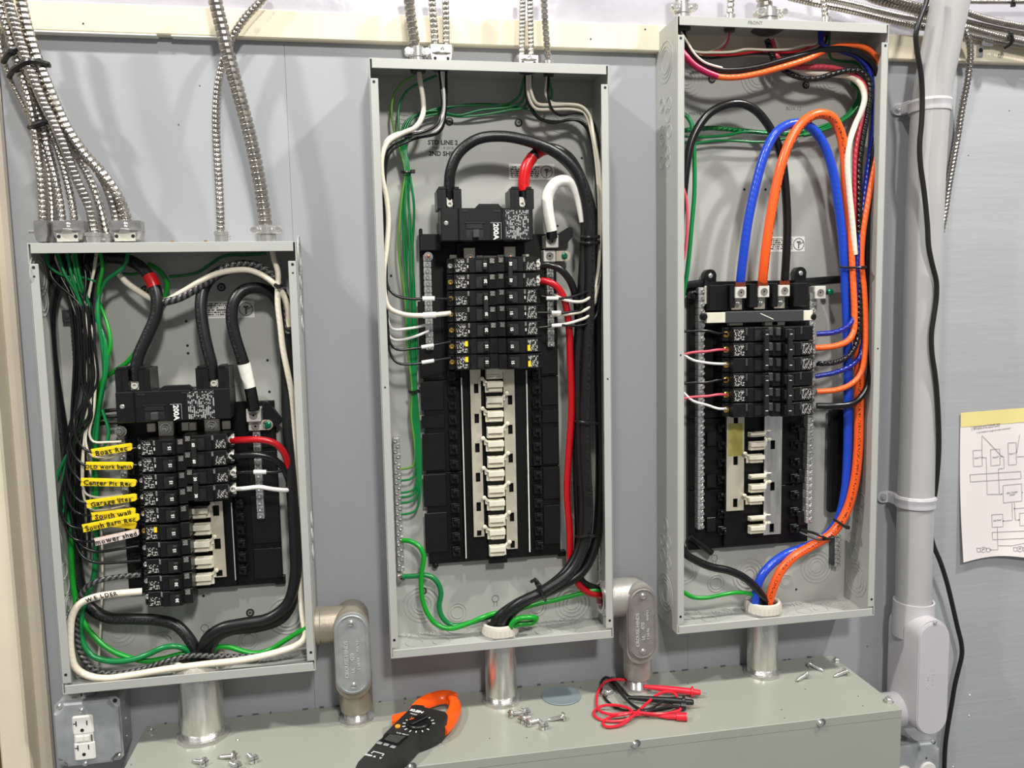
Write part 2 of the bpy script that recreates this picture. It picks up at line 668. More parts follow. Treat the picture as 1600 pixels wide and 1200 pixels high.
def sheet(x0, x1, z0, z1, m):
    g = 0.00012
    o = struct('plywood_sheet', MB().box(x0 + g, x1 - g, -0.012, 0.0, z0 + g, z1 - g, 0.0003), m, wb)
    return o


sheet(-0.052, 0.3507, -1.25, 0.50, 'wall')
sheet(0.3507, 1.006, -1.25, 0.50, 'wall')
sheet(1.006, 1.44, -1.25, 0.50, 'wall')
sheet(1.44, 2.2, -0.7215, 0.50, 'wall_grain')
sheet(1.44, 2.2, -1.25, -0.7215, 'wall_grain')
up = MB()
NX, NZ = 90, 24
vs, fs = [], []
for j in range(NZ + 1):
    for i in range(NX + 1):
        x = -0.5 + 2.7 * i / NX
        z = 0.49 + 0.5 * j / NZ
        vs.append((x, -0.001 - 0.003 * (math.sin(x * 9 + z * 31) + math.sin(x * 23 - z * 17) * .6), z))
for j in range(NZ):
    for i in range(NX):
        a = j * (NX + 1) + i
        fs.append((a, a + 1, a + NX + 2, a + NX + 1))
up.add(vs, fs)
struct('wall_upper', up, 'sheeting')
tb = struct('trim_1', MB().box(-0.3, 2.2, 0.0, 0.015, 0.4785, 0.521, 0.002), 'cream')
part('paint_edge', MB().box(-.045, .17, 0, .0152, .4765, .4788, .0005).box(.19, .27, 0, .0150, .4768, .4787, .0004), 'white', tb)
tb['label'] = 'cream board nailed across the wall above the panels'
for u, v in ((130, 37), (923, 61), (1008, 46)):
    p = P(u, v, .015)
    part('nail_hole', MB().lathe([(0.0014, 0), (0.0014, 0.0003)], (p.x, -0.015, p.z), FW, 10), 'dark', tb)
struct('trim_2', MB().box(-0.085, -0.0512, 0.0, 0.022, -1.25, 0.478, 0.006), 'beige')
struct('trim_3', MB().box(-0.1045, -0.0655, 0.0, 0.062, -1.25, 0.9, 0.003), 'cream')
struct('trim_4', MB().box(-0.30, -0.107, -0.01, 0.02, -1.25, 0.9, 0.002), 'brown')

for i, (u, v, r) in enumerate([(1515, 1086, .0022), (1514, 1118, .0018), (1489, 1198, .0018)]):
    p = P(u, v, 0)
    part('nail_head', MB().lathe([(r, 0), (r * .7, .0012), (0, .0014)], (p.x, 0.0002, p.z), FW, 10), 'white', wb)
for u, v in ((279, 195), (1355, 1010), (1577, 173), (312, 134), (1513, 243)):
    p = P(u, v, 0)
    part('nail_dent', MB().lathe([(.0014, 0), (.0014, .0003)], (p.x, 0.0001, p.z), FW, 8), 'ink_grey', wb)

# ================================================================== panel boxes
W, DP = 0.362, 0.0936
PX = [0.0, 0.4768, 0.9484]
PT = [0.1696, 0.4320, 0.5092]
PB = [-0.4848, -0.4773, -0.4818]
WHICH = ['left', 'middle', 'right']
T = 0.0016
panels = []
BACK = 0.004
for i in range(3):
    x0, zt, zb = PX[i], PT[i], PB[i]
    x1 = x0 + W
    lab = ['open grey electrical panel box on the left, lowest topped, with yellow wire tags inside',
           'open grey electrical panel box in the middle, green wires down its left side',
           'open grey electrical panel box on the right, tallest, with blue and orange cables'][i]
    r = thing('electrical_panel', lab, 'electrical panel', (x0 + W / 2, 0, zb), 'open grey electrical panel boxes')
    panels.append(r)
    part('back_plate', MB().box(x0, x1, 0.0005, BACK, zb, zt), 'panel', r)
    part('side_wall', MB().box(x0, x0 + T, BACK, DP, zb, zt, .0004), 'panel', r)
    part('side_wall', MB().box(x1 - T, x1, BACK, DP, zb, zt, .0004), 'panel', r)
    part('top_wall', MB().box(x0 + T, x1 - T, BACK, DP, zt - T, zt, .0004), 'panel', r)
    part('bottom_wall', MB().box(x0 + T, x1 - T, BACK, DP, zb, zb + T, .0004), 'panel', r)
    part('top_flange', MB().box(x0 + .0042, x1 - .0042, DP - .0016, DP + .0004, zt - .0142, zt, .0005), 'panel', r)
    part('bottom_flange', MB().box(x0 + .0036, x1 - .0036, DP - .0016, DP + .0004, zb, zb + .0135, .0005), 'panel', r)
    for s in (0, 1):
        a, b = (x0, x0 + .0125) if s == 0 else (x1 - .0125, x1)
        f = part('side_flange', MB().box(a, b, DP - .0016, DP, zb + .0168, zt - .0285, .0008), 'panel', r)
        for z in (zt - .0335, zb + .030):
            part('screw_hole', MB().lathe([(.0021, 0), (.0021, .0004)], ((a + b) / 2, -DP, z), FW, 12), 'dark', f)
        part('screw_hole', MB().lathe([(.0014, 0), (.0014, .0004)], ((a + b) / 2, -DP, zb + (zt - zb) * (.47 if i else .93)), FW, 12), 'dark', f)


def knock(i, c, axis, radii, h=.0010):
    mb = MB()
    for r in radii:
        mb.ring(r - .0007, r + .0007, h, c, axis, 36)
    part('knockout', mb, 'panel', panels[i])


def kback(i, u, v, radii):
    c = P(u, v, BACK)
    knock(i, (c.x, -BACK, c.z), FW, radii)


def kfloor(i, u, v, radii):
    z = PB[i] + T
    c = Z(u, v, z)
    knock(i, (c.x, c.y, z), UZ, radii)


BIG, MID, SM = (.030, .0235, .0165, .011), (.0155, .0105), (.011,)
for u, v, k in ((186, 985, (.026, .0185, .012)), (254, 1003, MID), (388, 999, MID), (448, 962, (.030, .024, .018))): kback(0, u, v, k)
for u, v in ((232, 1040), (262, 1035), (395, 1033), (430, 1030), (460, 1022)): kfloor(0, u, v, (.015, .008))
for u, v, k in ((659, 944, BIG), (715, 956, MID), (838, 948, MID), (893, 942, BIG), (632, 163, BIG), (694, 155, (.016, .011)), (879, 178, BIG)): kback(1, u, v, k)
for u, v, k in ((630, 993, (.014, .007)), (668, 990, (.016, .010, .005)), (648, 1005, (.014,)), (690, 1002, (.014,)), (716, 984, (.018,)), (829, 978, (.015, .007)), (865, 973, (.015, .008)),
                (912, 972, (.022, .015, .009)), (850, 987, (.014,)), (888, 984, (.013,))): kfloor(1, u, v, k)
for u, v, k in ((1068, 891, (.024, .018)), (1119, 911, MID), (1170, 898, BIG), (1275, 885, BIG), (1227, 908, (.012, .008)), (1072, 122, BIG), (1184, 121, BIG), (1300, 127, BIG)): kback(2, u, v, k)
for u, v, k in ((1081, 958, (.015, .008)), (1128, 956, (.017, .011, .006)), (1108, 967, (.013,)), (1075, 968, (.012,)), (1230, 947, (.014, .007)), (1257, 944, (.014, .007)), (1304, 945, (.022, .015, .008)), (1257, 955, (.013,)), (1283, 952, (.012,))): kfloor(2, u, v, k)
# side walls: the right panel's left outside, the inside of each right wall
xs = PX[2]
for u, v, k in ((1040, 97, (.032, .024, .018)), (1030, 168, (.011, .007)), (1045, 163, (.011,)), (1044, 180, (.011,)), (1035, 206, (.010,)), (1046, 205, (.010,)), (1028, 222, (.010,)), (1043, 238, (.010,)), (1026, 258, (.010,)), (1044, 252, (.010,)),
                (1040, 820, (.011, .007)), (1034, 842, (.010,)), (1045, 848, (.010,)), (1036, 868, (.011,)), (1045, 880, (.010,)), (1040, 925, (.032, .024, .018))):
    c = X(u, v, xs)
    d = min(.07, max(.028, -c.y))
    knock(2, (xs, -d, c.z), (-1, 0, 0), k, .0006)
for i, lst in ((2, ((1345, 780, (.012,)), (1341, 807, (.011,)), (1332, 842, (.013, .009)), (1338, 905, (.030, .022, .015)), (1335, 865, (.010,)))),
               (1, ((936, 860, (.012,)), (932, 880, (.010,)), (938, 840, (.010,))))):
    xx = PX[i] + W - T
    for u, v, k in lst:
        c = X(u, v, xx)
        d = min(.075, max(.02, -c.y))
        knock(i, (xx, -d, c.z), (-1, 0, 0), k)
xx = PX[0] + W
for k, v in enumerate((405, 440, 475, 505, 860, 890, 930)):
    c = X(474, v, xx)
    knock(0, (xx, -.045, c.z), (1, 0, 0), (.012, .008) if k else (.03, .022, .015), .0012)
xx = PX[0] + T
for u, v, k in ((160, 893, (.012,)), (163, 915, (.013,)), (167, 945, (.016, .011)), (170, 975, (.022, .015)), (60, 430, (.03, .022)), (66, 470, (.022, .015))):
    c = X(u - (60 if u > 100 else 0), v, xx)
    knock(0, (xx, -min(.07, max(.02, -c.y)), c.z), (1, 0, 0), k)

# screws through the back plates, small holes, key slots
for i, u, v in ((0, 227, 453), (0, 346, 449), (1, 702, 190), (1, 810, 192), (1, 661, 923), (0, 391, 957), (2, 1112, 124), (2, 1259, 133)):
    c = P(u, v, BACK)
    s = part('mounting_screw', MB().lathe([(.0064, 0), (.0064, .0012), (.0046, .0016)], (c.x, -BACK, c.z), FW, 16), 'dark', panels[i])
    part('screw_center', MB().lathe([(.0044, .001), (.0040, .0026), (.0016, .0026), (.0014, .0014)], (c.x, -BACK, c.z), FW, 14), 'groove', s)
for i, u, v in ((0, 291, 502), (0, 293, 540), (0, 294, 552), (0, 418, 563), (0, 421, 612), (1, 604, 244), (1, 608, 366), (1, 909, 247), (1, 871, 353), (1, 611, 431), (2, 1163, 296), (2, 1196, 296), (1, 779, 575), (0, 318, 931), (2, 1244, 921), (0, 262, 930)):
    c = P(u, v, BACK)
    part('screw_hole', MB().lathe([(.0021, 0), (.0021, .0004)], (c.x, -BACK, c.z), FW, 10), 'dark', panels[i])
for i, u, v in ((1, 774, 935), (0, 320, 981), (2, 1116, 872)):
    c = P(u, v, BACK)
    mb = MB()
    mb.ring(.0052, .0062, .0006, (c.x, -BACK, c.z), FW, 20)
    mb.box(c.x - .0030, c.x - .0022, BACK, BACK + .0006, c.z - .014, c.z - .005)
    mb.box(c.x + .0022, c.x + .0030, BACK, BACK + .0006, c.z - .014, c.z - .005)
    part('key_slot', mb, 'groove', panels[i])


def stamp(i, s, u, v, size, m, d=BACK, **k):
    c = P(u, v, d)
    part('lettering', letter(MB(), s, (c.x, -d - .0002, c.z), RX, UZ, size, **k), m, panels[i])


stamp(1, 'STD LINE 2', 692, 223, .0098, 'ink', offset=.0003)
stamp(1, 'MAY 1 8 2018', 692, 231.5, .0058, 'ink_grey')
stamp(1, '2ND SHIFT', 693, 240.5, .0098, 'ink', offset=.0003)
stamp(2, 'MIXTA', 1086, 178, .0075, 'ink_grey')
stamp(2, 'BOX 12', 1240, 170, .0085, 'groove')
stamp(2, 'FRONT', 1180, 36, .0075, 'groove', d=DP + .0004)
stamp(0, 'FRONT', 1180, 36, .0001, 'groove', d=DP + .0004) if False else None

for i, (u0, v0, u1, v1) in enumerate(((320, 471, 398, 496), (795, 256, 866, 281), (1201, 370, 1257, 393))):
    a, b = P(u0, v0, BACK), P(u1, v1, BACK)
    s = part('sticker', MB().box(a.x, b.x, BACK, BACK + .0004, a.z, b.z), 'white', panels[i], 'white warning sticker with print and a round pictogram')
    part('printed_lines', MB().box(a.x + .003, a.x + (b.x - a.x) * .66, BACK + .0004, BACK + .0006, b.z + .003, a.z - .003), 'p_sticker', s)
    cx, cz, r = a.x + (b.x - a.x) * .83, (a.z + b.z) / 2, abs(a.z - b.z) * .40
    mb = MB().ring(r * .90, r, .0006, (cx, -BACK - .0003, cz), FW, 28)
    mb.box(cx - r * .10, cx + r * .10, BACK + .0003, BACK + .0007, cz - r * .75, cz + r * .2)
    mb.box(cx - r * .35, cx + r * .35, BACK + .0003, BACK + .0007, cz + r * .2, cz + r * .5)
    mb.prism([(-.5, .1), (.5, .62), (.55, .5), (-.42, 0)], (cx + r * .35, -BACK - .0006, cz - r * .2), RX * r, UZ * r, 0, .0002)
    part('pictogram', mb, 'ink_grey', s)

# ================================================================== load-centre interiors (bus, rails, neutral bars)


def slotted(mb, x0, x1, d0, d1, z0, z1, slots):
    """flat bar with rectangular openings (x0,x1,z0,z1), sorted from the top down"""
    zc = z1
    for a, b, c, d in slots:
        mb.box(x0, x1, d0, d1, d, zc)
        mb.box(x0, a, d0, d1, c, d)
        mb.box(b, x1, d0, d1, c, d)
        zc = c
    mb.box(x0, x1, d0, d1, z0, zc)
    return mb


SCREW = {}


def screw_mesh(r, h, m, slot=True, key=None):
    k = (r, h, m)
    if k not in SCREW:
        mb = MB()
        mb.lathe([(r, 0), (r, h * .7), (r * .8, h), (r * .52, h), (r * .46, h * .15), (0, h * .1)], (0, 0, 0), FW, 10)
        SCREW[k] = mb.mesh('screw', m)
    return SCREW[k]


def bar(root, a, b, wid, d0, d1, n, m='bar', cols=1, skip=0.0, r=.0034, name='neutral_bar', label=None, side=0.0):
    """terminal bar from pixel a down to pixel b at depth d1, with n screws"""
    A, B = P(*a, d1), P(*b, d1)
    x = (A.x + B.x) / 2
    mb = MB()
    for k in range(n):
        za, zb = A.z + (B.z - A.z) * k / n, A.z + (B.z - A.z) * (k + 1) / n
        mb.box(x - wid / 2, x + wid / 2, d0, d1, zb + .0004, za - .0004, .0008)
    mb.box(x - wid * .4, x + wid * .4, d0, d1 - .002, B.z, A.z)
    o = part(name, mb, m, root, label)
    R0 = root_loc(o)
    for k in range(n):
        z = A.z + (B.z - A.z) * (skip + (1 - skip) * (k + .5) / n)
        s = screw_mesh(r, .0035, 'zinc')
        xx = x + side + ((k % 2) - .5) * (.004 if cols == 2 else 0)
        q = lpart('screw', s, o, V((xx, -d1, z)) - R0)
        q.rotation_euler = (0, random.uniform(0, 3), 0)
    return o


def stab_mesh(mirror, lw=.0285, lh=.0185):
    s = -1 if mirror else 1
    mb = MB()
    def bx(a, b, d0, d1, z0, z1, e=.0005): mb.box(min(s * a, s * b), max(s * a, s * b), d0, d1, z0, z1, e)
    bx(-.5 * lw, .5 * lw, 0, .004, -.5 * lh, .5 * lh)
    bx(-.42 * lw, .5 * lw, .004, .014, -.02 * lh, .46 * lh)
    bx(-.30 * lw, .46 * lw, .004, .009, -.48 * lh, -.10 * lh)
    bx(-.36 * lw, .40 * lw, .009, .0115, -.40 * lh, -.28 * lh)
    bx(-.60 * lw, -.44 * lw, 0, .006, .1 * lh, .5 * lh)
    M0 = mb.M
    mb.M = Matrix.Translation((s * -.55 * lw, -.003, .58 * lh)) @ Matrix.Rotation(s * .75, 4, 'Y')
    mb.box(-.0052, .0052, 0, .006, -.002, .002, .0005)
    mb.lathe([(.0034, 0), (.0034, .0018), (.0022, .0024)], (-s * .005, -.006, 0), FW, 10)
    mb.M = M0
    return mb.mesh('stab', 'stab')


STAB = {False: stab_mesh(False), True: stab_mesh(True)}
HOOK = MB()
HOOK.box(-.007, .007, 0, .003, -.008, .008, .0006)
HOOK.box(-.004, .006, .003, .010, .002, .007, .0006)
HOOK.box(.002, .006, .003, .010, -.006, .002, .0006)
HOOK.box(-.006, -.001, .003, .007, -.006, -.002, .0006)
HOOKM = HOOK.mesh('rail_hook', 'black2')


def rail(root, pts0, pts1, n, d=.020):
    A, B = P(*pts0, d), P(*pts1, d)
    R0 = root_loc(root)
    for k in range(n):
        lpart('rail_hook', HOOKM, root, V(((A.x + B.x) / 2, -d, A.z + (B.z - A.z) * (k + .5) / n)) - R0)


def hexbolt(mb, c, r, d):
    mb.lathe([(r * 1.25, 0), (r * 1.25, .001)], (c.x, -d, c.z), FW, 18)
    mb.lathe([(r, .001), (r, .0042), (r * .85, .005)], (c.x, -d, c.z), FW, 6)
    mb.lathe([(r * .5, .005), (r * .5, .0075), (r * .4, .008)], (c.x, -d, c.z), FW, 10)


def bolt(root, u, v, d, r=.0062, m='zinc', label=None):
    mb = MB()
    c = P(u, v, d)
    hexbolt(mb, c, r, d)
    o = part('bolt', mb, m, root, label)
    part('stud', MB().lathe([(r * .48, .005), (r * .46, .0090), (r * .3, .0094)], (c.x, -d, c.z), FW, 10), 'copper' if root is mi else 'zinc', o)
    return o


def lug(root, u, v, d0, d1, w=.017, h=.020, name='lug', label=None, m='lug'):
    c = P(u, v, d1)
    o = part(name, MB().box(c.x - w / 2, c.x + w / 2, d0, d1, c.z - h / 2, c.z + h / 2, .001), m, root, label)
    mb = MB().ring(.0042, .0062, .0012, (c.x, -d1, c.z), FW, 18)
    mb.lathe([(.0042, 0), (.0038, .0008), (.0018, .0008), (.0016, 0)], (c.x, -d1, c.z), FW, 6)
    part('set_screw', mb, 'cover2', o)
    return o


# ---- middle panel
a, b = P(655, 366, .02), P(877, 868, .02)
mi = thing('load_center_interior', 'black plastic bus assembly with long row of pale stabs, in the middle panel', 'bus assembly', ((a.x + b.x) / 2, -BACK, b.z), 'bus assemblies inside the panels')
x0, x1, zt, zb = a.x, b.x, a.z, b.z
zc = [zt, P(700, 594, .02).z, P(700, 738, .02).z, zb]
for k in range(3):
    part('base_section', MB().box(x0, x1, BACK + .001, .016, zc[k + 1] + .0004, zc[k] - .0004, .001), 'black', mi)
cx0, cx1 = P(722, 700, .03).x, P(826, 700, .03).x
part('bus_channel', MB().box(cx0, cx1, .016, .024, zb + .004, zt - .012, .001), 'black', mi)
for u0, u1 in ((660, 696), (848, 874)):
    p0, p1 = P(u0, 700, .02).x, P(u1, 700, .02).x
    for v0, v1 in ((470, 590), (596, 640), (648, 668), (676, 734), (740, 790), (800, 862)):
        part('raised_pad', MB().box(p0, p1, .016, .0185, P(700, v1, .018).z, P(700, v0, .018).z, .0008), 'black2', mi)
rail(mi, (706, 575), (713, 872), 13)
rail(mi, (836, 575), (843, 862), 13)
for ua, ub in (((722, 590), (727, 872)), ((822, 578), (828, 862))):
    A, B = P(*ua, .026), P(*ub, .026)
    part('edge_strip', MB().box((A.x + B.x) / 2 - .0008, (A.x + B.x) / 2 + .0008, .024, .028, B.z, A.z), 'white', mi, 'thin white strip edge')
DB = .034


def plate(root, c0, c1, slots, w=.0075, h=.0155, m='tin', d=DB):
    A, B = P(*c0, d), P(*c1, d)
    sl = []
    for u, v in slots:
        p = P(u, v, d)
        sl.append((p.x - w / 2, p.x + w / 2, max(p.z - h / 2, B.z + .001), p.z + h / 2))
    return part('bus_bar', slotted(MB(), A.x, B.x, d - .003, d, B.z, A.z, sl), m, root, 'flat metal bus bar with a row of slots')


plate(mi, (734, 575), (757, 838), [(744, 607), (745, 654), (746, 700), (747, 746), (748, 792), (749, 836)])
plate(mi, (786, 572), (809, 857), [(797, 625), (797.5, 671), (798, 716), (799, 762), (800, 808), (801, 852)])
R0 = root_loc(mi)
for k, v in enumerate((604, 650, 696, 742, 788, 833)):
    p = P(771 + k * .8, v, DB)
    lpart('stab', STAB[False], mi, V((p.x, -DB + .002, p.z)) - R0)
for k, v in enumerate((583, 628, 675, 721, 767, 813, 859)):
    p = P(772 + k * .9, v, DB)
    lpart('stab', STAB[True], mi, V((p.x, -DB + .002, p.z)) - R0)
p = P(783, 592, DB)
part('insulator', MB().box(P(757, 600, .03).x, P(787, 600, .03).x, .024, .030, zb - .002, P(760, 580, .03).z, .001), 'black', mi)
bar(mi, (668, 398), (671, 547), .0125, .016, .030, 15)
bolt(mi, 669, 401, .030, .0058)
bar(mi, (858, 416), (863, 542), .0115, .016, .030, 14)
bar(mi, (620, 684), (626, 893), .0105, BACK, .020, 26, cols=2, r=.0036, name='ground_bar')
lug(mi, 627, 904, BACK, .022, .012, .012)
lug(mi, 863, 377, .016, .046, .0205, .0205)
o = lug(mi, 859, 400, .016, .036, .020, .019)
c = P(880, 400, .030)
o = part('bonding_strap', MB().box(c.x - .012, c.x + .004, .027, .030, c.z - .0085, c.z + .0085, .0005).lathe([(.0085, 0), (.0085, .003)], (c.x + .004, -.027, c.z), FW, 20), 'tin', mi)
part('bonding_screw', MB().lathe([(.0048, 0), (.0048, .0022), (.003, .0035), (.0012, .0035), (.001, .002)], (c.x + .002, -.030, c.z), FW, 14), 'green_screw', mi, 'green bonding screw')
for u, v in ((734, 403), (797, 401)):
    c = P(u, v, .040)
    part('bus_tab', MB().box(c.x - .009, c.x + .009, .030, .040, c.z - .013, c.z + .016, .0006), 'tin', mi)
    bolt(mi, u, v + 1, .040, .0055)
c = P(766, 402.5, .034)
part('bus_tab', MB().box(c.x - .011, c.x + .011, .026, .034, c.z - .004, c.z + .003, .0008), 'stab', mi)
for u, v in ((709, 403), (750, 404), (783, 403), (822, 402)):
    c = P(u, v, .034)
    part('bus_tab', MB().box(c.x - .006, c.x + .005, .026, .034, c.z - .006, c.z + .005, .0008), 'stab', mi)
part('top_block', MB().box(P(655, 380, .03).x, P(690, 380, .03).x, .016, .034, P(655, 392, .03).z, P(655, 366, .03).z, .0015).box(P(655, 366, .03).x, P(660, 366, .03).x, .016, .034, P(655, 370, .03).z, P(655, 357, .03).z, .0015), 'black2', mi)
q0, q1 = P(873, 374, .034), P(897, 356, .034)
part('mounting_arm', MB().prism([(0, -.013), (.018, -.004), (.026, .005), (.026, .018), (.020, .020), (0, .008)], (q0.x - .002, -.030, q0.z), RX, UZ, -.012, .004), 'black2', mi)
part('mounting_foot', MB().box(b.x - .004, b.x + .010, BACK, .014, zb - .004, zb + .006, .001), 'black2', mi)
part('mounting_foot', MB().lathe([(.005, 0), (.005, .006), (.003, .008)], (a.x + .010, -.008, zb - .003), FW, 14), 'black2', mi)

# ---- left panel
a, b = P(180, 636, .02), P(442, 912, .02)
li = thing('load_center_interior', 'black plastic bus assembly half hidden by breakers, in the left panel', 'bus assembly', ((a.x + b.x) / 2, -BACK, b.z), 'bus assemblies inside the panels')
zc = [a.z, P(300, 770, .02).z, b.z]
for k in range(2):
    part('base_section', MB().box(a.x, b.x, BACK + .001, .016, zc[k + 1] + .0004, zc[k] - .0004, .001), 'black', li)
part('bus_channel', MB().box(P(285, 800, .03).x, P(364, 800, .03).x, .016, .024, b.z + .003, a.z - .01, .001), 'black', li)
rail(li, (376, 775), (380, 900), 6)
rail(li, (208, 700), (216, 905), 9)
p0, p1 = P(392, 800, .02).x, P(436, 800, .02).x
for v0, v1 in ((640, 700), (706, 768), (774, 850), (858, 905)):
    part('raised_pad', MB().box(p0, p1, .016, .0185, P(400, v1, .018).z, P(400, v0, .018).z, .0008), 'black2', li)
A, B = P(362, 785, .026), P(368, 906, .026)
part('edge_strip', MB().box((A.x + B.x) / 2 - .0006, (A.x + B.x) / 2 + .0006, .024, .028, B.z, A.z), 'lug', li)
plate(li, (328, 784), (354, 901), [(337.5, 798), (340, 850), (343, 899)], .0095, .017)
R0 = root_loc(li)
for k, v in enumerate((800, 826, 852, 878, 904)):
    p = P(314 + k * 1.5, v, DB)
    lpart('stab', STAB[k % 2 == 0], li, V((p.x, -DB + .002, p.z)) - R0)
bar(li, (398, 674), (410, 811), .0115, .016, .030, 13)
bar(li, (188, 682), (199, 800), .0100, .016, .030, 9)
bolt(li, 189, 674, .030, .0068)
lug(li, 396, 649, .016, .046, .0215, .0205)
lug(li, 399, 666, .016, .036, .0205, .014)
c = P(418, 664, .030)
part('bonding_strap', MB().box(c.x - .010, c.x, .027, .030, c.z - .008, c.z + .008, .0005).lathe([(.008, 0), (.008, .003)], (c.x, -.027, c.z), FW, 20), 'tin', li)
part('bonding_screw', MB().lathe([(.0052, 0), (.0052, .0022), (.003, .0035), (.0012, .0035), (.001, .002)], (c.x + .001, -.030, c.z), FW, 14), 'green_screw', li, 'green bonding screw')
for u, v in ((259, 669), (331, 665)):
    c = P(u, v, .040)
    part('bus_tab', MB().box(c.x - .011, c.x + .011, .030, .040, c.z - .012, c.z + .015, .0006), 'tin', li)
    bolt(li, u, v, .040, .0066)
for u, v in ((236, 668), (290, 666), (300, 666), (353, 664)):
    c = P(u, v, .034)
    part('bus_tab', MB().box(c.x - .006, c.x + .006, .026, .034, c.z - .007, c.z + .006, .0008), 'stab', li)
part('mounting_arm', MB().prism([(0, -.022), (.024, -.016), (.030, -.010), (.012, .018), (.006, .022), (0, .020)], (P(410, 650, .03).x, -.024, P(410, 650, .03).z), RX, UZ, -.01, .003), 'black2', li)
mb = MB()
for k, (du, dv) in enumerate(((0, 0), (-4, 9), (-8, 18))):
    A, B = P(146 + du * .6, 648 + dv, .03), P(184, 640 + dv * 1.1, .03)
    mb.tube([A, A.lerp(B, .5) + V((0, -.002, .002)), B], .0032, 6)
part('mounting_arm', mb, 'black2', li)
A = P(440, 905, .012)
part('mounting_foot', MB().box(A.x - .010, A.x + .006, BACK, .014, A.z - .008, A.z + .006, .001), 'black2', li)
gb = bar(li, (112, 500), (124, 600), .010, BACK, .016, 14, m='charcoal', name='ground_bar', label='dark ground bar behind the wires', r=.0026)
A = P(103, 494, .02)
part('bar_clip', MB().box(A.x - .007, A.x + .007, .008, .016, A.z - .009, A.z + .009, .0008).lathe([(.0042, 0), (.0042, .0015), (.002, .002)], (A.x, -.016, A.z), FW, 12), 'charcoal', li)

# ---- right panel
a, b = P(1078, 440, .02), P(1281, 846, .02)
ri = thing('load_center_interior', 'black plastic three-phase bus assembly with two tall screw bars, in the right panel', 'bus assembly', ((a.x + b.x) / 2, -BACK, b.z), 'bus assemblies inside the panels')
zc = [a.z, P(1200, 650, .02).z, P(1200, 760, .02).z, b.z]
xr = P(1262, 760, .02).x + .004
for k in range(3):
    part('base_section', MB().box(a.x, xr, BACK + .001, .016, zc[k + 1] + .0004, zc[k] - .0004, .001), 'black', ri)
part('bus_channel', MB().box(P(1134, 760, .03).x, P(1222, 760, .03).x, .016, .024, b.z + .004, a.z - .06, .001), 'black', ri)
rail(ri, (1127, 655), (1127, 842), 7)
rail(ri, (1240, 655), (1240, 838), 7)
for v0, v1 in ((670, 692), (736, 756), (802, 824)):
    for u0, u1 in ((1104, 1118), (1247, 1258)):
        part('raised_pad', MB().box(P(u0, 760, .02).x, P(u1, 760, .02).x, .016, .022, P(1200, v1, .02).z, P(1200, v0, .02).z, .0008), 'black2', ri)
c0, c1 = P(1138, 662, DB), P(1160, 712, DB)
part('stain', MB().box(c0.x, c1.x, DB, DB + .0001, c1.z, c0.z), 'stain', ri, 'yellow stain on the bus bar')
pl = plate(ri, (1136, 640), (1162, 797), [(1150, 655), (1149.5, 720), (1149, 786)], .0085, .0155)
plate(ri, (1195, 640), (1220, 834), [(1207.5, 695), (1207, 760), (1206, 825)], .0085, .0155, m='pipe')
R0 = root_loc(ri)
for k, (u, v, m) in enumerate(((1181, 678, 1), (1182, 696, 1), (1178, 716, 0), (1182, 744, 1), (1182, 762, 1), (1177, 781, 0), (1181, 809, 1), (1181, 826, 1))):
    p = P(u, v, DB)
    q = lpart('stab', STAB[bool(m)], ri, V((p.x, -DB + .002, p.z)) - R0)
    q.scale = (1.05, 1, .42 if v in (678, 744, 809) else .8)
bar(ri, (1097, 449), (1094, 828), .0105, .012, .030, 36, side=.0025)
bar(ri, (1271, 458), (1263, 818), .0105, .012, .030, 34, side=.0025)
bar(ri, (1309, 834), (1309, 886), .0105, BACK, .020, 8, name='ground_bar', side=.002)
part('ground_bar', MB().box(P(1303, 840, .02).x, P(1306, 840, .02).x, BACK, .018, P(1305, 884, .02).z, P(1305, 836, .02).z), 'charcoal', ri)
lug(ri, 1158, 457, .024, .058, .0195, .0195)
lug(ri, 1194, 455.5, .024, .058, .0195, .0195)
lug(ri, 1226, 454, .024, .058, .0195, .0195)
lug(ri, 1282, 457, .016, .040, .021, .022)
c = P(1297, 456, .030)
part('bonding_screw', MB().lathe([(.0052, -.014), (.0052, .0022), (.003, .0035), (.0012, .0035), (.001, .002)], (c.x, -.030, c.z), FW, 14), 'green_screw', ri, 'green bonding screw')
for u, v in ((1151, 474), (1187, 473), (1218, 472)):
    c = P(u, v, .040)
    part('bus_tab', MB().box(c.x - .010, c.x + .010, .026, .040, c.z - .011, c.z + .010, .0006), 'tin', ri)
    bolt(ri, u, v, .040, .0052)
part('lug_block', MB().box(P(1106, 445, .04).x, P(1268, 445, .04).x, .016, .034, P(1200, 490, .034).z, P(1200, 447, .034).z, .0012).box(P(1106, 450, .04).x, P(1139, 450, .04).x, .034, .044, P(1200, 484, .034).z, P(1200, 444, .034).z, .0012), 'black', ri)
for u0, u1 in ((1139, 1147), (1170, 1183), (1206, 1214), (1239, 1262)):
    part('lug_divider', MB().box(P(u0, 455, .05).x, P(u1, 455, .05).x, .030, .054, P(1200, 480, .05).z, P(1200, 443, .05).z, .001), 'black2', ri)
for u0, v0 in ((1110, 431), (1251, 427)):
    c = P(u0, v0, .030)
    o = part('mounting_ear', MB().box(c.x - .011, c.x + .011, .016, .030, c.z - .020, c.z, .001).lathe([(.011, 0), (.011, .014)], (c.x, -.016, c.z), FW, 24), 'black2', ri)
    part('screw', MB().lathe([(.0042, 0), (.004, .0012), (.0025, .002), (0, .002)], (c.x, -.030, c.z), FW, 12), 'zinc', o)
for (u0, v0, u1, v1) in ((1072, 446, 1110, 441), (1252, 441, 1322, 436)):
    A, B = P(u0, v0, .022), P(u1, v1, .022)
    part('mounting_arm', MB().tube([A, A.lerp(B, .5), B], .0068, 8, flat=.6), 'black2', ri)
A, B = P(1134, 487, .062), P(1256, 502, .062)
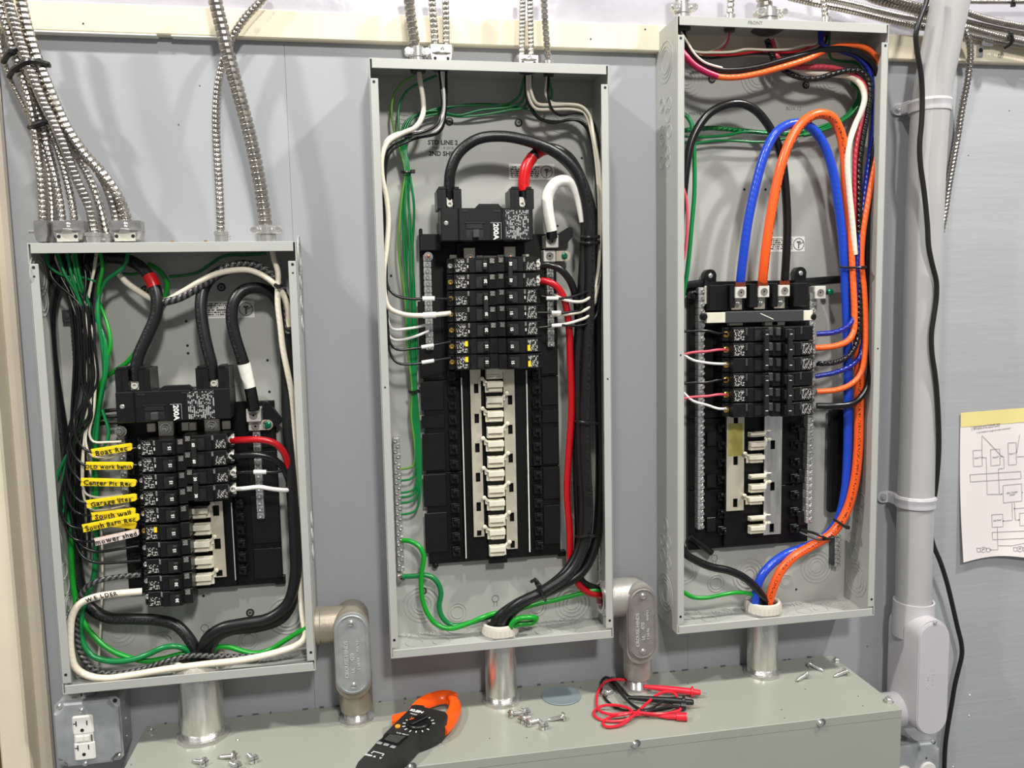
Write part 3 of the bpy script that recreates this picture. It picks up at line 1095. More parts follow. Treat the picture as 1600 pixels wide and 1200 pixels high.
hb = part('retaining_bar', MB().box(A.x, B.x, .046, .062, B.z, A.z, .0012), 'charcoal', ri, 'charcoal retaining bar with pale metal ends')
for u0, u1 in ((1104, 1136), (1255, 1270)):
    part('bar_end', MB().box(P(u0, 495, .060).x, P(u1, 495, .060).x, .050, .0605, B.z + .001, A.z - .001, .0008), 'stab', hb)
for u in (1100, 1270):
    c = P(u, 495, .058)
    part('knob', MB().lathe([(.0058, 0), (.0058, .008), (.004, .010)], (c.x, -.052, c.z), FW, 14), 'black2', hb)
A, B = P(1188, 490, .062), P(1208, 499, .062)
part('scratch', MB().tube([V((A.x, -.0622, A.z)), V((B.x, -.0622, B.z))], .0008, 5, smooth=False), 'white', hb)
for u in (1150, 1205, 1216):
    c = P(u, 505, .045)
    part('bus_tab', MB().box(c.x - .012, c.x + .012, .036, .046, c.z - .004, c.z + .003, .0006), 'stab', ri)
c = P(1106, 456, .034)
part('end_plate', MB().box(c.x - .0055, c.x + .0055, .030, .034, P(1100, 475, .03).z, P(1100, 447, .03).z, .0005).ring(.001, .003, .001, (c.x, -.034, c.z), FW, 12), 'lug', ri)
c = P(1084, 461, .03)
part('bar_post', MB().lathe([(.0075, 0), (.0075, .012), (.005, .014), (.003, .010)], (c.x, -.020, c.z), FW, 14), 'black2', ri)
A, B = P(1078, 838, .02), P(1112, 864, .02)
part('mounting_arm', MB().tube([A, A.lerp(B, .5), B], .0058, 8), 'black2', ri)

# ================================================================== branch breakers
DBK, DF = .034, .078
MESHC = {}


def cached(key, fn):
    if key not in MESHC: MESHC[key] = fn()
    return MESHC[key]


def mb_text(s, o, ex, ey, size, **k):
    return letter(MB(), s, o, ex, ey, size, **k)


def breaker(root_uv, uL, uR, rows, s, kind, rating, label, group):
    """rows: pixel heights of the poles at the face; s=+1 when the terminals are on the left"""
    um = (uL + uR) / 2
    ps = [P(um, v, DF) for v in rows]
    L = (P(uR, rows[0], DF) - P(uL, rows[0], DF)).length
    H = .0250
    zc = sum(p.z for p in ps) / len(ps)
    xc = sum(p.x for p in ps) / len(ps)
    r = thing('circuit_breaker', label, 'breaker', (xc, -DBK, zc), group)
    Lk = round(L, 4)
    T0 = DF - DBK
    X_ = lambda f: s * f * Lk

    def bx(mb, a, b, d0, d1, z0, z1, e=.0004):
        return mb.box(min(X_(a), X_(b)), max(X_(a), X_(b)), d0, d1, z0 * H, z1 * H, e)

    def body():
        prof = [(-.5, 0), (-.5, .022), (-.385, .025), (-.375, .040), (-.10, .0405), (-.07, T0), (.31, T0), (.335, .038), (.5, .036), (.5, 0)]
        mb = MB()
        h = .47 * H
        vs, n = [], len(prof)
        for z, ins in ((-h, .0010), (-h + .0009, 0), (h - .0009, 0), (h, .0010)):
            for f, d in prof: vs.append((X_(f), -(max(0, d - ins) if d > 0 else 0), z))
        fs = [tuple(range(n)), tuple(range(3 * n, 4 * n))]
        for k in range(3):
            for i in range(n): fs.append((k * n + i, k * n + (i + 1) % n, (k + 1) * n + (i + 1) % n, (k + 1) * n + i))
        mb.add(vs, fs)
        bx(mb, -.48, -.40, .022, .0275, .36, .46); bx(mb, -.48, -.40, .022, .0275, -.46, -.36)
        if kind != 'bare':
            bx(mb, .045, .055, T0, T0 + .0014, -.42, .42, .0002); bx(mb, .30, .31, T0, T0 + .0014, -.42, .42, .0002)
            bx(mb, .045, .31, T0, T0 + .0014, .36, .42, .0002); bx(mb, .045, .31, T0, T0 + .0014, -.42, -.36, .0002)
        return mb.mesh('body', 'black2' if kind != 'afci' else 'charcoal' if False else 'black2')

    def label_():
        mb = MB(); bx(mb, -.355, -.14, .0401, .0407, -.36, .36 if kind in ('afci', 'three') else .12, 0)
        return mb.mesh('print_label', 'p_white')

    def label2():
        mb = MB(); bx(mb, -.345, -.17, .0401, .0407, .18, .38, 0)
        return mb.mesh('print_label', 'p_white')

    def patch():
        mb = MB()
        bx(mb, -.12, .03, .0402, .0425, .14 if kind != 'three' else -.05, .43, .0003)
        return mb.mesh('rating_patch', 'p_patch' if kind != 'three' else 'grey_tab')

    def patch2():
        mb = MB(); bx(mb, .355, .455, .036, .0392 if kind != 'three' else .043, .12 if kind != 'three' else -.12, .42, .0003 if kind != 'three' else .001)
        return mb.mesh('rating_patch', 'p_patch' if kind != 'three' else 'grey_tab')

    def arrow():
        mb = MB(); bx(mb, -.115, -.03, T0 - .004, T0 - .0028, -.16, .02, 0)
        mb.prism([(0, .17), (.06, 0), (0, -.17)], (X_(-.03), -(T0 - .0034), -.07 * H), RX * Lk * s, UZ * H, 0, .0005)
        return mb.mesh('arrow_mark', 'white_ink')

    def well():
        mb = MB(); bx(mb, .06, .295, T0, T0 + .0003, -.35, .35, 0)
        return mb.mesh('toggle_well', 'dark')

    def toggle():
        mb = MB()
        if kind == 'three' and s < 0:
            bx(mb, .17, .30, T0, T0 + .008, -.30, .34, .0015)
        else:
            bx(mb, .19, .285, T0, T0 + .009, -.30, .30, .0012)
        return mb.mesh('toggle', 'handle')

    def num():
        o = (X_(.2375), -(T0 + .0092), 0)
        return mb_text(rating, o, (0, 0, 1) if s > 0 else (0, 0, -1), (-1, 0, 0) if s > 0 else (1, 0, 0), .0062, offset=.0002).mesh('rating', 'white_ink')

    k0 = (Lk, s, kind)
    for i, p in enumerate(ps):
        off = V((p.x - xc, 0, p.z - zc))
        lpart('body', cached(k0 + ('b',), body), r, off)
        yl = kind == 'afci'
        if not (kind == 'three' and i == 2 and s > 0) and not (kind == 'three' and i == 0 and s < 0):
            lpart('print_label', cached(k0 + ('l',), label_), r, off)
        if kind == 'single': lpart('print_label', cached(k0 + ('l2',), label2), r, off)
        if kind in ('single', 'double', 'three'):
            lpart('rating_patch', cached(k0 + ('p',), patch), r, off)
            lpart('rating_patch', cached(k0 + ('p2',), patch2), r, off)
        if kind == 'single': lpart('arrow_mark', cached(k0 + ('a',), arrow), r, off)
        lpart('toggle_well', cached(k0 + ('w',), well), r, off)
        lpart('toggle', cached(k0 + ('t',), toggle), r, off)
        if rating and kind != 'three': lpart('rating', cached(k0 + ('n', rating), num), r, off)
        if yl:
            def ys():
                mb = MB(); bx(mb, -.19, -.13, .0408, .0414, .02 if s > 0 else -.34, .34 if s > 0 else .02, 0)
                return mb.mesh('test_mark', 'tag')
            lpart('test_mark', cached(k0 + ('y',), ys), r, off)
        if s > 0 or kind == 'double':
            big = kind == 'double' and s < 0
            sm = screw_mesh(.0054 if big or kind == 'three' else .0042, .0035, 'lug' if big else ('brass' if kind in ('afci', 'three') or rating == '20' else 'zinc'))
            lpart('terminal_screw', sm, r, off + V((X_(-.44), -.0235, 0)), (0, random.uniform(0, 3), 0))
            if big:
                def pl():
                    mb = MB(); bx(mb, -.50, -.375, .018, .0238, -.34, .36, .0008)
                    return mb.mesh('terminal_plate', 'lug')
                lpart('terminal_plate', cached(k0 + ('tp',), pl), r, off)
    if len(rows) > 1:
        hz = (ps[0].z - ps[-1].z) / 2 + .32 * H
        mb = MB()
        mb.box(min(X_(.19), X_(.285)), max(X_(.19), X_(.285)), T0 + .007, T0 + .0135, -hz, hz, .001)
        q = lpart('handle_tie', mb.mesh('handle_tie', 'handle'), r)
        tm = MB()
        for p in ps:
            letter(tm, rating or 'I', (X_(.2375), -(T0 + .0138), p.z - zc), (0, 0, 1) if s > 0 else (0, 0, -1), (-1, 0, 0) if s > 0 else (1, 0, 0), .0058, offset=.0002)
        lpart('rating', tm.mesh('rating', 'white_ink'), r)
    return r


GB = ['breakers of the left panel', 'breakers of the middle panel', 'breakers of the right panel']
rows = [700, 726.5, 753, 779, 805.5, 832.5, 859, 885.5, 911.5, 936.5]
tags_txt = ['Boat Rec', 'OLD work bench', 'Center Pit Rec', 'Garage lites', 'South wall', 'South Barn Rec', 'mower shed']
for k, v in enumerate(rows):
    sh = k * 1.35
    nm = 'black single-pole breaker, left panel, ' + (ORD[k] + ' from the top of the long column' if k < 9 else 'lowest of the long column, fed by the white wire')
    breaker(None, 209 + sh, 288 + sh, [v], 1, 'afci' if k == 5 else ('single' if k < 5 else 'double' if k != 5 else 'single'), '15' if k < 5 else ('30' if k > 7 else '15'), nm, GB[0])
breaker(None, 285, 363, [692, 717.5], -1, 'double', '60', 'black two-pole breaker with red and black thick wires, left panel', GB[0])
breaker(None, 288, 366, [744.5, 770.5], -1, 'double', '30', 'lower black two-pole breaker with a white-wrapped wire, left panel', GB[0])

rows = [414.5, 440, 466, 491, 516, 541.5, 566]
breaker(None, 701, 777, [414.5], 1, 'single', '15', 'black single-pole breaker at the top of the left column, middle panel', GB[1])
breaker(None, 701.5, 777.5, [440], 1, 'single', '20', 'black single-pole breaker with brass screw, second down left column, middle panel', GB[1])
breaker(None, 702, 778, [466, 491], 1, 'double', '20', 'black two-pole breaker fed by black and white wires, left column, middle panel', GB[1])
breaker(None, 703, 779, [516], 1, 'single', '20', 'black single-pole breaker just under the two-pole one, left column, middle panel', GB[1])
breaker(None, 703.5, 779.5, [541.5], 1, 'afci', '15', 'black breaker with yellow test mark, upper of two, left column, middle panel', GB[1])
breaker(None, 704, 780, [566], 1, 'afci', '15', 'black breaker with yellow test mark, bottom of the left column, middle panel', GB[1])
breaker(None, 777, 848, [412.5, 438], -1, 'double', '50', 'black two-pole breaker with thick black and red wires, right column, middle panel', GB[1])
for k, v in enumerate((463, 488.5, 513.5)):
    breaker(None, 778 + k * .7, 849 + k * .7, [v], -1, 'single', '15', 'black single-pole breaker, %s under the two-pole one, right column, middle panel' % ('first', 'second', 'third')[k], GB[1])
breaker(None, 780, 851, [540], -1, 'afci', '15', 'black breaker with yellow test mark, upper of two, right column, middle panel', GB[1])
breaker(None, 781, 852, [565], -1, 'afci', '15', 'black breaker with yellow test mark, bottom of the right column, middle panel', GB[1])

breaker(None, 1138, 1212, [522.5, 546.5, 570.5], 1, 'three', '', 'black three-pole breaker, upper left of four, right panel', GB[2])
breaker(None, 1138, 1212, [594, 617.5, 641], 1, 'three', '', 'black three-pole breaker, lower left of four, right panel', GB[2])
breaker(None, 1211, 1281, [521, 545, 569], -1, 'three', '', 'black three-pole breaker fed by upper blue, orange and black wires, right panel', GB[2])
breaker(None, 1210, 1280, [592.5, 616, 639.5], -1, 'three', '', 'black three-pole breaker fed by lower blue, orange and black wires, right panel', GB[2])


# ================================================================== main breakers
def main_breaker(label, rect, lugs, sw, lab, txt, split, dface=.082):
    (u0, v0, u1, v1) = rect
    vm, um = (v0 + v1) / 2, (u0 + u1) / 2
    xa, xb = P(u0, vm, dface).x, P(u1, vm, dface).x
    za, zb = P(um, v1, dface).z, P(um, v0, dface).z
    r = thing('main_breaker', label, 'breaker', ((xa + xb) / 2, -.030, za), 'main breakers')
    w, h = xb - xa, zb - za
    fx = lambda f: xa + w * f
    fz = lambda f: zb - h * f
    part('body', MB().box(fx(0), fx(split) - .0004, .030, dface, za, zb, .0012).box(fx(split) + .0004, fx(.655), .030, dface, za, zb, .0012)
         .box(fx(.66), fx(1), .030, dface, za, zb, .0012).box(fx(split), fx(.7), .030, dface - .001, za + .001, zb - .001, 0), 'black2', r)
    part('raised_cover', MB().prism([(0, 0), (w * .30, 0), (w * .255, .0065), (w * .045, .0065)], (fx(.37), -dface + .006, zb), RX, UZ, -.012, .004), 'black2', r)
    for f0 in (split + .03, .57): part('slot_mark', MB().box(fx(f0), fx(f0 + .07), dface, dface + .0008, fz(.12), fz(.06)), 'dark', r)
    part('screw_hole', MB().lathe([(.0012, 0), (.0012, .0006)], (fx(split + .09), -dface, fz(.32)), FW, 10), 'dark', r)
    s0, s1 = sw
    part('switch_frame', MB().box(fx(s0 - .015), fx(s1 + .02), dface, dface + .0016, fz(.47), fz(.43)).box(fx(s0 - .015), fx(s1 + .02), dface, dface + .0016, fz(.98), fz(.94))
         .box(fx(s0), fx(s1), dface, dface + .0012, fz(.64), fz(.48), .0005), 'handle', r)
    q = part('switch_well', MB().box(fx(s0), fx(s1), dface, dface + .0004, fz(.93), fz(.66)), 'dark', r)
    part('switch_handle', MB().box(fx(s0 + (s1 - s0) * .36), fx(s0 + (s1 - s0) * .74), dface, dface + .010, fz(.92), fz(.67), .0012), 'charcoal', r)
    l0, l1 = lab
    pq = part('rating_plate', MB().box(fx(l0), fx(l1), dface, dface + .001, fz(.99), fz(.44), .0003), 'black', r)
    part('rating', letter(MB(), '200A', (fx((l0 + l1) / 2), -dface - .0012, fz(.72)), (0, 0, -1), (1, 0, 0), h * .23, offset=.0003), 'white_ink', pq)
    part('plate_edge', MB().box(fx(l1), fx(l1) + .0006, dface, dface + .0012, fz(.95), fz(.45)).box(fx(l0), fx(l1), dface, dface + .0012, fz(.46), fz(.44)), 'button', pq)
    t0, t1 = txt
    part('print_label', MB().box(fx(t0), fx(t1), dface, dface + .0005, fz(.96), fz(.06)), 'p_main', r)
    part('screw', MB().lathe([(.0034, 0), (.0034, .001), (.0018, .0016), (.0012, .0008)], (fx(.055), -dface, fz(.46)), FW, 12), 'zinc', r)
    for (a, b, c, d) in lugs:
        x0, x1 = P(a, (b + d) / 2, dface - .006).x, P(c, (b + d) / 2, dface - .006).x
        z0, z1 = zb - .001, P((a + c) / 2, b, dface - .006).z
        ww, D1 = x1 - x0, dface - .004
        mb = MB()
        mb.box(x0, x0 + ww * .38, .030, D1, z0, z1, .001).box(x0 + ww * .66, x1, .030, D1, z0, z1, .001)
        mb.box(x0 + ww * .3, x0 + ww * .7, .030, D1 - .018, z0, z1 - .002, 0)
        mb.box(x0 + ww * .3, x0 + ww * .7, D1 - .020, D1 - .002, z0, z0 + .0025, 0)
        mb.box(x0 + ww * .06, x0 + ww * .36, D1 - .030, D1 + .001, z1 - .001, z1 + .003, .0006).box(x0 + ww * .70, x0 + ww * .90, D1 - .030, D1 + .001, z1 - .001, z1 + .003, .0006)
        mb.box(x0 + ww * .16, x0 + ww * .19, D1, D1 + .0008, z0, z1 - .002).box(x0 + ww * .80, x0 + ww * .83, D1, D1 + .0008, z0, z1 - .002)
        hs = part('lug_housing', mb, 'black2', r)
        cx = x0 + ww * .52
        part('lug', MB().box(cx - ww * .13, cx + ww * .13, D1 - .018, D1 - .008, z0 + .002, z0 + (z1 - z0) * .62, .001)
             .ring(.0025, .0045, .004, (cx, -D1 + .008, z0 + (z1 - z0) * .26), FW, 14), 'lug', hs)
    return r


main_breaker('large black main breaker marked 200A in the middle panel', (689, 325, 833, 376), [(683, 295, 721, 325), (797, 295, 834, 325)], (.27, .45), (.53, .645), (.70, .955), .19)
main_breaker('large black main breaker marked 200A in the left panel', (181, 610, 360, 658), [(180, 576, 235, 609), (306, 574, 358, 604)], (.245, .415), (.47, .565), (.62, .86), .16, .084)


# ================================================================== cables and wires
def wire(label, m, r, pts, name=None, n=None, group=None, cat=None):
    p = [P(*q) for q in pts]
    mb = MB().tube(p, r, n or (14 if r > .005 else 8), .006 if r > .005 else .005)
    nm = name or ('cable' if r > .005 else 'wire')
    return solo(nm, mb, m, label, cat or nm, group, origin=p[0], sharp=60)


def sleeve(parent, m, r, pts, name='tape_wrap', label=None):
    return part(name, MB().tube([P(*q) for q in pts], r, 14, .004), m, parent, label, 60)


def seg(pts, a, b):
    """the stretch of a pixel path between two of its knots"""
    return pts[a:b]


# ---------------- middle panel
wire('thick black cable arching over the main breaker from its left lug, middle panel', 'w_cable', .0085,
     [(702, 312, .062), (702, 292, .066), (704, 268, .07), (716, 240, .072), (745, 218, .075), (785, 213, .076), (830, 222, .076), (872, 241, .072), (900, 270, .068), (914, 305, .066), (920, 345, .064),
      (922, 400, .062), (921, 480, .060), (917, 560, .060), (914, 660, .058), (916, 740, .058), (919, 800, .058), (913, 850, .060), (893, 892, .064), (850, 923, .066), (812, 942, .066), (789, 962, .060), (779, 990, .050)])
c = wire('thick black cable with red tape at the right lug of the middle main breaker', 'w_cable', .0085,
         [(820, 312, .062), (818, 290, .064), (822, 262, .064), (836, 241, .060), (860, 232, .054), (888, 246, .048), (910, 285, .044), (926, 340, .042), (934, 420, .040), (935, 520, .036), (936, 620, .034), (938, 720, .034),
          (936, 800, .036), (930, 850, .042), (910, 892, .048), (870, 918, .052), (825, 938, .052), (796, 960, .048), (786, 990, .040)])
sleeve(c, 'red_tape', .0092, [(819, 298, .0640), (818, 290, .064), (822, 262, .064), (832, 245, .061)], label='red tape')
sleeve(c, 'red_tape', .0092, [(837, 240.5, .0597), (848, 234, .0572), (858, 232, .0545)], label='red tape')
c = wire('thick black cable with long white tape bending down to the neutral lug, middle panel', 'w_cable', .0085,
         [(863, 372, .050), (861, 358, .054), (856, 330, .058), (856, 305, .060), (870, 285, .062), (889, 284, .060), (903, 303, .056), (911, 330, .052), (915, 352, .050), (913, 400, .050), (908, 480, .050), (903, 560, .048), (904, 640, .046),
          (909, 740, .044), (912, 800, .046), (908, 850, .050), (885, 893, .054), (845, 925, .056), (805, 945, .054), (776, 968, .050), (771, 990, .044)])
sleeve(c, 'white_tape', .0092, [(861.4, 361, .0535), (856, 330, .058), (856, 305, .060), (870, 285, .062), (889, 284, .060), (903, 303, .056), (911, 330, .052), (914, 346, .0505)], label='white tape')
wire('black wire curving from the top right two-pole breaker into the bundle, middle panel', 'w_black', .0058,
     [(846, 415, .058), (858, 414, .062), (874, 420, .064), (889, 436, .062), (899, 462, .056), (903, 500, .048), (900, 560, .040), (898, 640, .034), (900, 740, .030), (903, 830, .030), (902, 880, .030), (910, 908, .032), (925, 917, .034), (945, 922, .035)])
wire('red wire curving from the two-pole breaker down beside the black bundle, middle panel', 'w_red', .0056,
     [(846, 439, .058), (856, 440, .062), (870, 448, .062), (881, 466, .060), (888, 500, .056), (891, 560, .052), (893, 640, .048), (888, 720, .044), (886, 770, .042), (890, 830, .038), (892, 880, .034), (902, 910, .034), (918, 925, .038), (943, 931, .040)])
GW = 'white wires of the middle panel'
wire('thick cream wire down the left edge to a breaker, middle panel', 'w_white_st', .0039,
     [(655, 112, .052), (657, 130, .056), (661, 155, .060), (661, 178, .062), (650, 198, .064), (627, 209, .066), (606, 222, .070), (597, 244, .074), (597, 275, .074), (604, 310, .070), (607, 345, .068), (604, 390, .070), (600, 420, .072), (601, 460, .072),
      (608, 481, .070), (630, 491, .068), (665, 493, .068), (704, 489.5, .062)])
wire('black wire along the cream wire to the two-pole breaker, left side, middle panel', 'w_black', .0023,
     [(687, 112, .050), (690, 140, .054), (691, 170, .056), (682, 195, .058), (655, 208, .058), (625, 213, .060), (605, 228, .064), (599, 260, .066), (601, 340, .062), (603, 420, .064), (606, 448, .066), (619, 462, .068), (645, 467, .068), (675, 466.5, .066), (706, 467, .062)])
wire('thin white wire from the second fitting behind the cream wire, middle panel', 'w_bright', .0022,
     [(690, 112, .056), (694, 150, .058), (692, 180, .058), (678, 200, .052), (655, 206, .054), (622, 208, .056), (603, 220, .060), (598, 250, .062), (600, 350, .058), (603, 450, .056), (606, 500, .056), (613, 514, .052), (640, 513, .048), (669, 507, .040)])
wire('thin white wire next to the second fitting, lower end at the neutral bar, middle panel', 'w_bright', .0022,
     [(693, 112, .050), (692, 150, .050), (692, 185, .050), (684, 202, .050), (660, 210, .050), (625, 214, .052), (602, 232, .056), (598, 270, .058), (601, 380, .054), (604, 480, .052), (607, 523, .052), (616, 531, .050), (645, 527, .046), (670, 517, .040)])
wire('thin black wire looping lowest but one on the left edge, middle panel', 'w_black', .0020,
     [(690, 112, .048), (695, 150, .048), (694, 185, .048), (684, 206, .048), (640, 214, .050), (606, 236, .054), (600, 300, .054), (603, 420, .058), (606, 510, .062), (610, 537, .064), (620, 546, .064), (645, 545, .064), (675, 540, .064), (704, 534, .060)])
wire('thin black wire looping lowest on the left edge, middle panel', 'w_black', .0020,
     [(697, 112, .048), (697, 160, .046), (688, 205, .046), (645, 218, .048), (609, 240, .050), (602, 320, .050), (604, 430, .054), (605, 520, .060), (610, 553, .064), (621, 567, .066), (645, 569, .066), (675, 564, .064), (704, 559, .060)])
GS = 'white sleeves on the wires of the middle panel'
for lab, u0, v0, u1, v1, d, r in (('white sleeve on the black wire to the left two-pole breaker, middle panel', 660, 466.6, 679, 466.4, .0665, .0036), ('white sleeve on the cream wire at the left neutral bar, middle panel', 661, 493, 681, 492, .068, .0050),
                                  ('white sleeve on the upper low black wire, left neutral bar, middle panel', 658.5, 542.5, 677.5, 539.5, .064, .0030), ('white sleeve on the lowest black wire, left neutral bar, middle panel', 659, 566.5, 678, 563.5, .0648, .0030)):
    A, B = P(u0, v0, d), P(u1, v1, d)
    solo('wire_sleeve', MB().tube([A, A.lerp(B, .5), B], r, 10), 'white', lab, 'sleeve', GS, origin=A)
ends = [(730, 'w_green3'), (748, 'w_green'), (767, 'w_green'), (774, 'w_green'), (783, 'w_green'), (801, 'w_green')]
starts = [[(648, 118, .040), (628, 130, .038), (615, 150, .034), (612, 178, .034), (620, 220, .036)], [(682, 118, .036), (660, 128, .034), (636, 142, .030), (624, 165, .028), (623, 200, .032)],
          [(818, 122, .040), (812, 148, .030), (795, 162, .024), (750, 164, .022), (700, 167, .022), (665, 174, .024), (642, 184, .028), (631, 205, .032)],
          [(822, 122, .036), (816, 158, .028), (795, 167, .024), (750, 172, .022), (716, 180, .022), (680, 173, .024), (650, 180, .026), (636, 200, .030)],
          [(826, 122, .034), (820, 166, .026), (795, 172, .022), (750, 180, .020), (715, 182, .020), (690, 178, .022), (660, 184, .024), (641, 205, .028)],
          [(858, 124, .040), (862, 150, .034), (850, 172, .026), (810, 168, .020), (770, 163, .018), (720, 165, .018), (675, 176, .020), (634, 190, .024), (628, 215, .030)]]
for k, ((ve, m), st) in enumerate(zip(ends, starts)):
    o = (k - 2.5)
    jit = lambda s: random.uniform(-s, s)
    pts = st + [(632 + o * 1.6, 245, .036), (636 + o * 1.3, 268, .038), (635 + o * 3.8 + jit(3), 320, .036 + jit(.004)), (636 + o * 4.2 + jit(3), 390, .034 + jit(.004)), (640 + o * 3.6 + jit(3), 470, .034 + jit(.004)), (643 + o * 3.0 + jit(2), 540, .034), (646 + o * 1.5, 590, .034), (647 + o * 1.3, 612, .034),
                (648 + o * 2.2, 650, .032), (652 + o * 1.8, 690 + k, .030), (652 + o * 1.3, ve - 18, .028), (648 + o * .6, ve - 4, .026), (640, ve + 1, .026), (627, ve + 3, .022)]
    wire('thin %sgreen wire in the tied bundle, %s to reach the ground bar' % ('yellow-' if k == 0 else '', ORD[k] if k else 'first'), m, .0019, pts, group='green ground wires tied in a bundle')
wire('bright green wire looping from the ground bar to the bottom bushing, middle panel', 'w_green2', .0042,
     [(628, 844, .022), (642, 846, .028), (656, 855, .034), (662, 870, .036), (659, 893, .036), (658, 920, .036), (664, 950, .038), (680, 974, .042), (702, 982, .046), (730, 975, .050), (755, 964, .050), (775, 958, .044), (790, 960, .034), (796, 985, .030)])
wire('darker green wire from the lower ground lug to the bushing, middle panel', 'w_green', .0044,
     [(629, 901, .024), (648, 900, .028), (668, 899, .030), (682, 908, .032), (689, 926, .032), (686, 948, .032), (692, 966, .034), (708, 977, .036), (735, 973, .040), (760, 965, .038), (780, 962, .030), (789, 985, .024)])
wire('green wire looped out over the rim of the bushing, middle panel', 'w_green2', .0046,
     [(797, 990, .060), (800, 974, .066), (812, 966, .070), (828, 965, .070), (838, 966, .066), (832, 973, .062), (808, 976, .062), (796, 982, .056)])
wire('green wire rising to the right behind the black cables, middle panel', 'w_green2', .0042,
     [(790, 985, .030), (808, 955, .026), (838, 944, .026), (870, 937, .030), (905, 928, .034), (930, 922, .038), (945, 925, .038)])
rw = [
 ('white wire bending right in the top corner, upper of two, middle panel', 'w_white', .0026, [(828, 118, .056), (829, 140, .058), (838, 161, .056), (858, 164, .052), (890, 163, .050), (908, 166, .052), (920, 178, .054), (928, 215, .056), (936, 260, .056), (939, 310, .054), (938, 370, .054), (935, 420, .058), (930, 448, .062), (922, 464, .066), (910, 471, .068), (893, 471, .068), (878, 467, .066), (866, 460, .050)]),
 ('white wire bending right in the top corner, lower of two, middle panel', 'w_white', .0026, [(824, 118, .054), (826, 150, .054), (836, 169, .052), (862, 171, .048), (895, 171, .046), (912, 176, .048), (921, 195, .050), (930, 240, .050), (935, 300, .050), (936, 380, .052), (934, 430, .058), (928, 468, .062), (921, 480, .066), (908, 487, .066), (885, 491, .066), (864, 493, .050)]),
 ('thin black wire sagging in the top right corner, middle panel', 'w_black', .0021, [(820, 118, .052), (825, 160, .050), (838, 182, .046), (862, 192, .044), (890, 187, .042), (910, 190, .044), (922, 206, .046), (930, 260, .046), (936, 330, .048), (937, 400, .054), (930, 448, .062), (910, 458, .066), (888, 465, .068), (870, 466, .068), (846, 463, .062)]),
 ('thin black wire from the rightmost fitting, middle panel', 'w_black', .0021, [(857, 120, .056), (857, 150, .056), (862, 170, .054), (875, 180, .050), (900, 176, .048), (920, 182, .048), (932, 205, .048), (938, 260, .046), (940, 340, .046), (938, 430, .052), (928, 478, .060), (910, 485, .066), (888, 488, .068), (866, 488.5, .066), (840, 488.5, .062)]),
 ('white wire from the rightmost fitting, middle panel', 'w_white', .0024, [(855, 120, .054), (853, 148, .052), (861, 160, .048), (885, 163, .044), (908, 170, .044), (924, 190, .044), (932, 240, .044), (937, 330, .044), (937, 430, .052), (926, 479, .062), (919, 494, .066), (903, 501, .066), (885, 506, .066), (863, 509, .050)]),
 ('thin black wire sagging lowest in the top right corner, middle panel', 'w_black', .0020, [(830, 118, .050), (831, 165, .046), (842, 184, .042), (872, 190, .040), (900, 188, .038), (916, 200, .040), (926, 240, .042), (934, 330, .042), (938, 440, .050), (930, 496, .060), (917, 506, .066), (900, 509, .066), (878, 508, .066), (842, 512, .062)]),
]
for lab, m, r, pts in rw: wire(lab, m, r, pts)
for lab, u0, v0, u1, v1, d in (('white sleeve beside the upper right single-pole breaker, middle panel', 854, 466, 872, 466, .068), ('white sleeve beside the second right single-pole breaker, middle panel', 862, 488.5, 876, 488.5, .068),
                               ('white sleeve beside the third right single-pole breaker, middle panel', 862, 509, 877, 508, .0665)):
    A, B = P(u0, v0, d), P(u1, v1, d)
    solo('wire_sleeve', MB().tube([A, A.lerp(B, .5), B], .0030, 10), 'white', lab, 'sleeve', GS, origin=A)

# ---------------- left panel
wire('thick black cable along the left side, red tape near the main breaker, left panel', 'w_cable', .0088,
     [(214, 594, .068), (213, 578, .070), (217, 556, .070), (231, 524, .068), (243, 495, .066), (246, 470, .064), (240, 445, .060), (226, 423, .052), (205, 408, .044), (165, 402, .034), (125, 406, .026), (100, 422, .024), (84, 452, .026), (77, 490, .028), (78, 535, .028), (84, 590, .028), (93, 650, .028), (103, 720, .026),
      (112, 800, .026), (118, 870, .026), (126, 920, .028), (142, 950, .030), (168, 965, .034), (205, 967, .038), (245, 969, .042), (275, 977, .046), (297, 1000, .050), (312, 1030, .050)])
k = [o for o in COL.objects if o.name.startswith('cable')][-1]
sleeve(k, 'red_tape', .0096, [(241.5, 449, .0607), (238, 440.5, .0588), (233, 431.5, .0558)], label='red tape')
wire('thick black cable from the right lug under the cream arch, left panel', 'w_cable', .0088,
     [(333, 592, .068), (330, 568, .070), (324, 545, .070), (317, 510, .068), (314, 475, .064), (320, 447, .056), (338, 428, .046), (370, 418, .036), (405, 424, .030), (430, 442, .030), (446, 475, .032), (452, 540, .034), (455, 620, .034), (459, 720, .034), (462, 800, .034), (464, 880, .036), (458, 935, .040),
      (440, 966, .044), (400, 980, .050), (362, 984, .054), (338, 996, .056), (320, 1030, .052)])
c = wire('thick black cable with white tape at the neutral lug, left panel', 'w_cable', .0088,
         [(397, 640, .050), (394, 622, .054), (387, 590, .058), (378, 560, .062), (367, 525, .064), (362, 495, .064), (366, 470, .062), (380, 454, .056), (402, 450, .048), (424, 458, .040), (438, 480, .036), (444, 520, .034), (447, 580, .040), (450, 660, .046), (456, 760, .050), (461, 850, .052), (461, 905, .054), (448, 945, .056),
          (420, 966, .058), (380, 974, .060), (345, 982, .060), (322, 1000, .058), (315, 1030, .052)])
sleeve(c, 'white_tape', .0096, [(391, 605, .0565), (387, 590, .058), (381, 568, .061)], label='white tape')
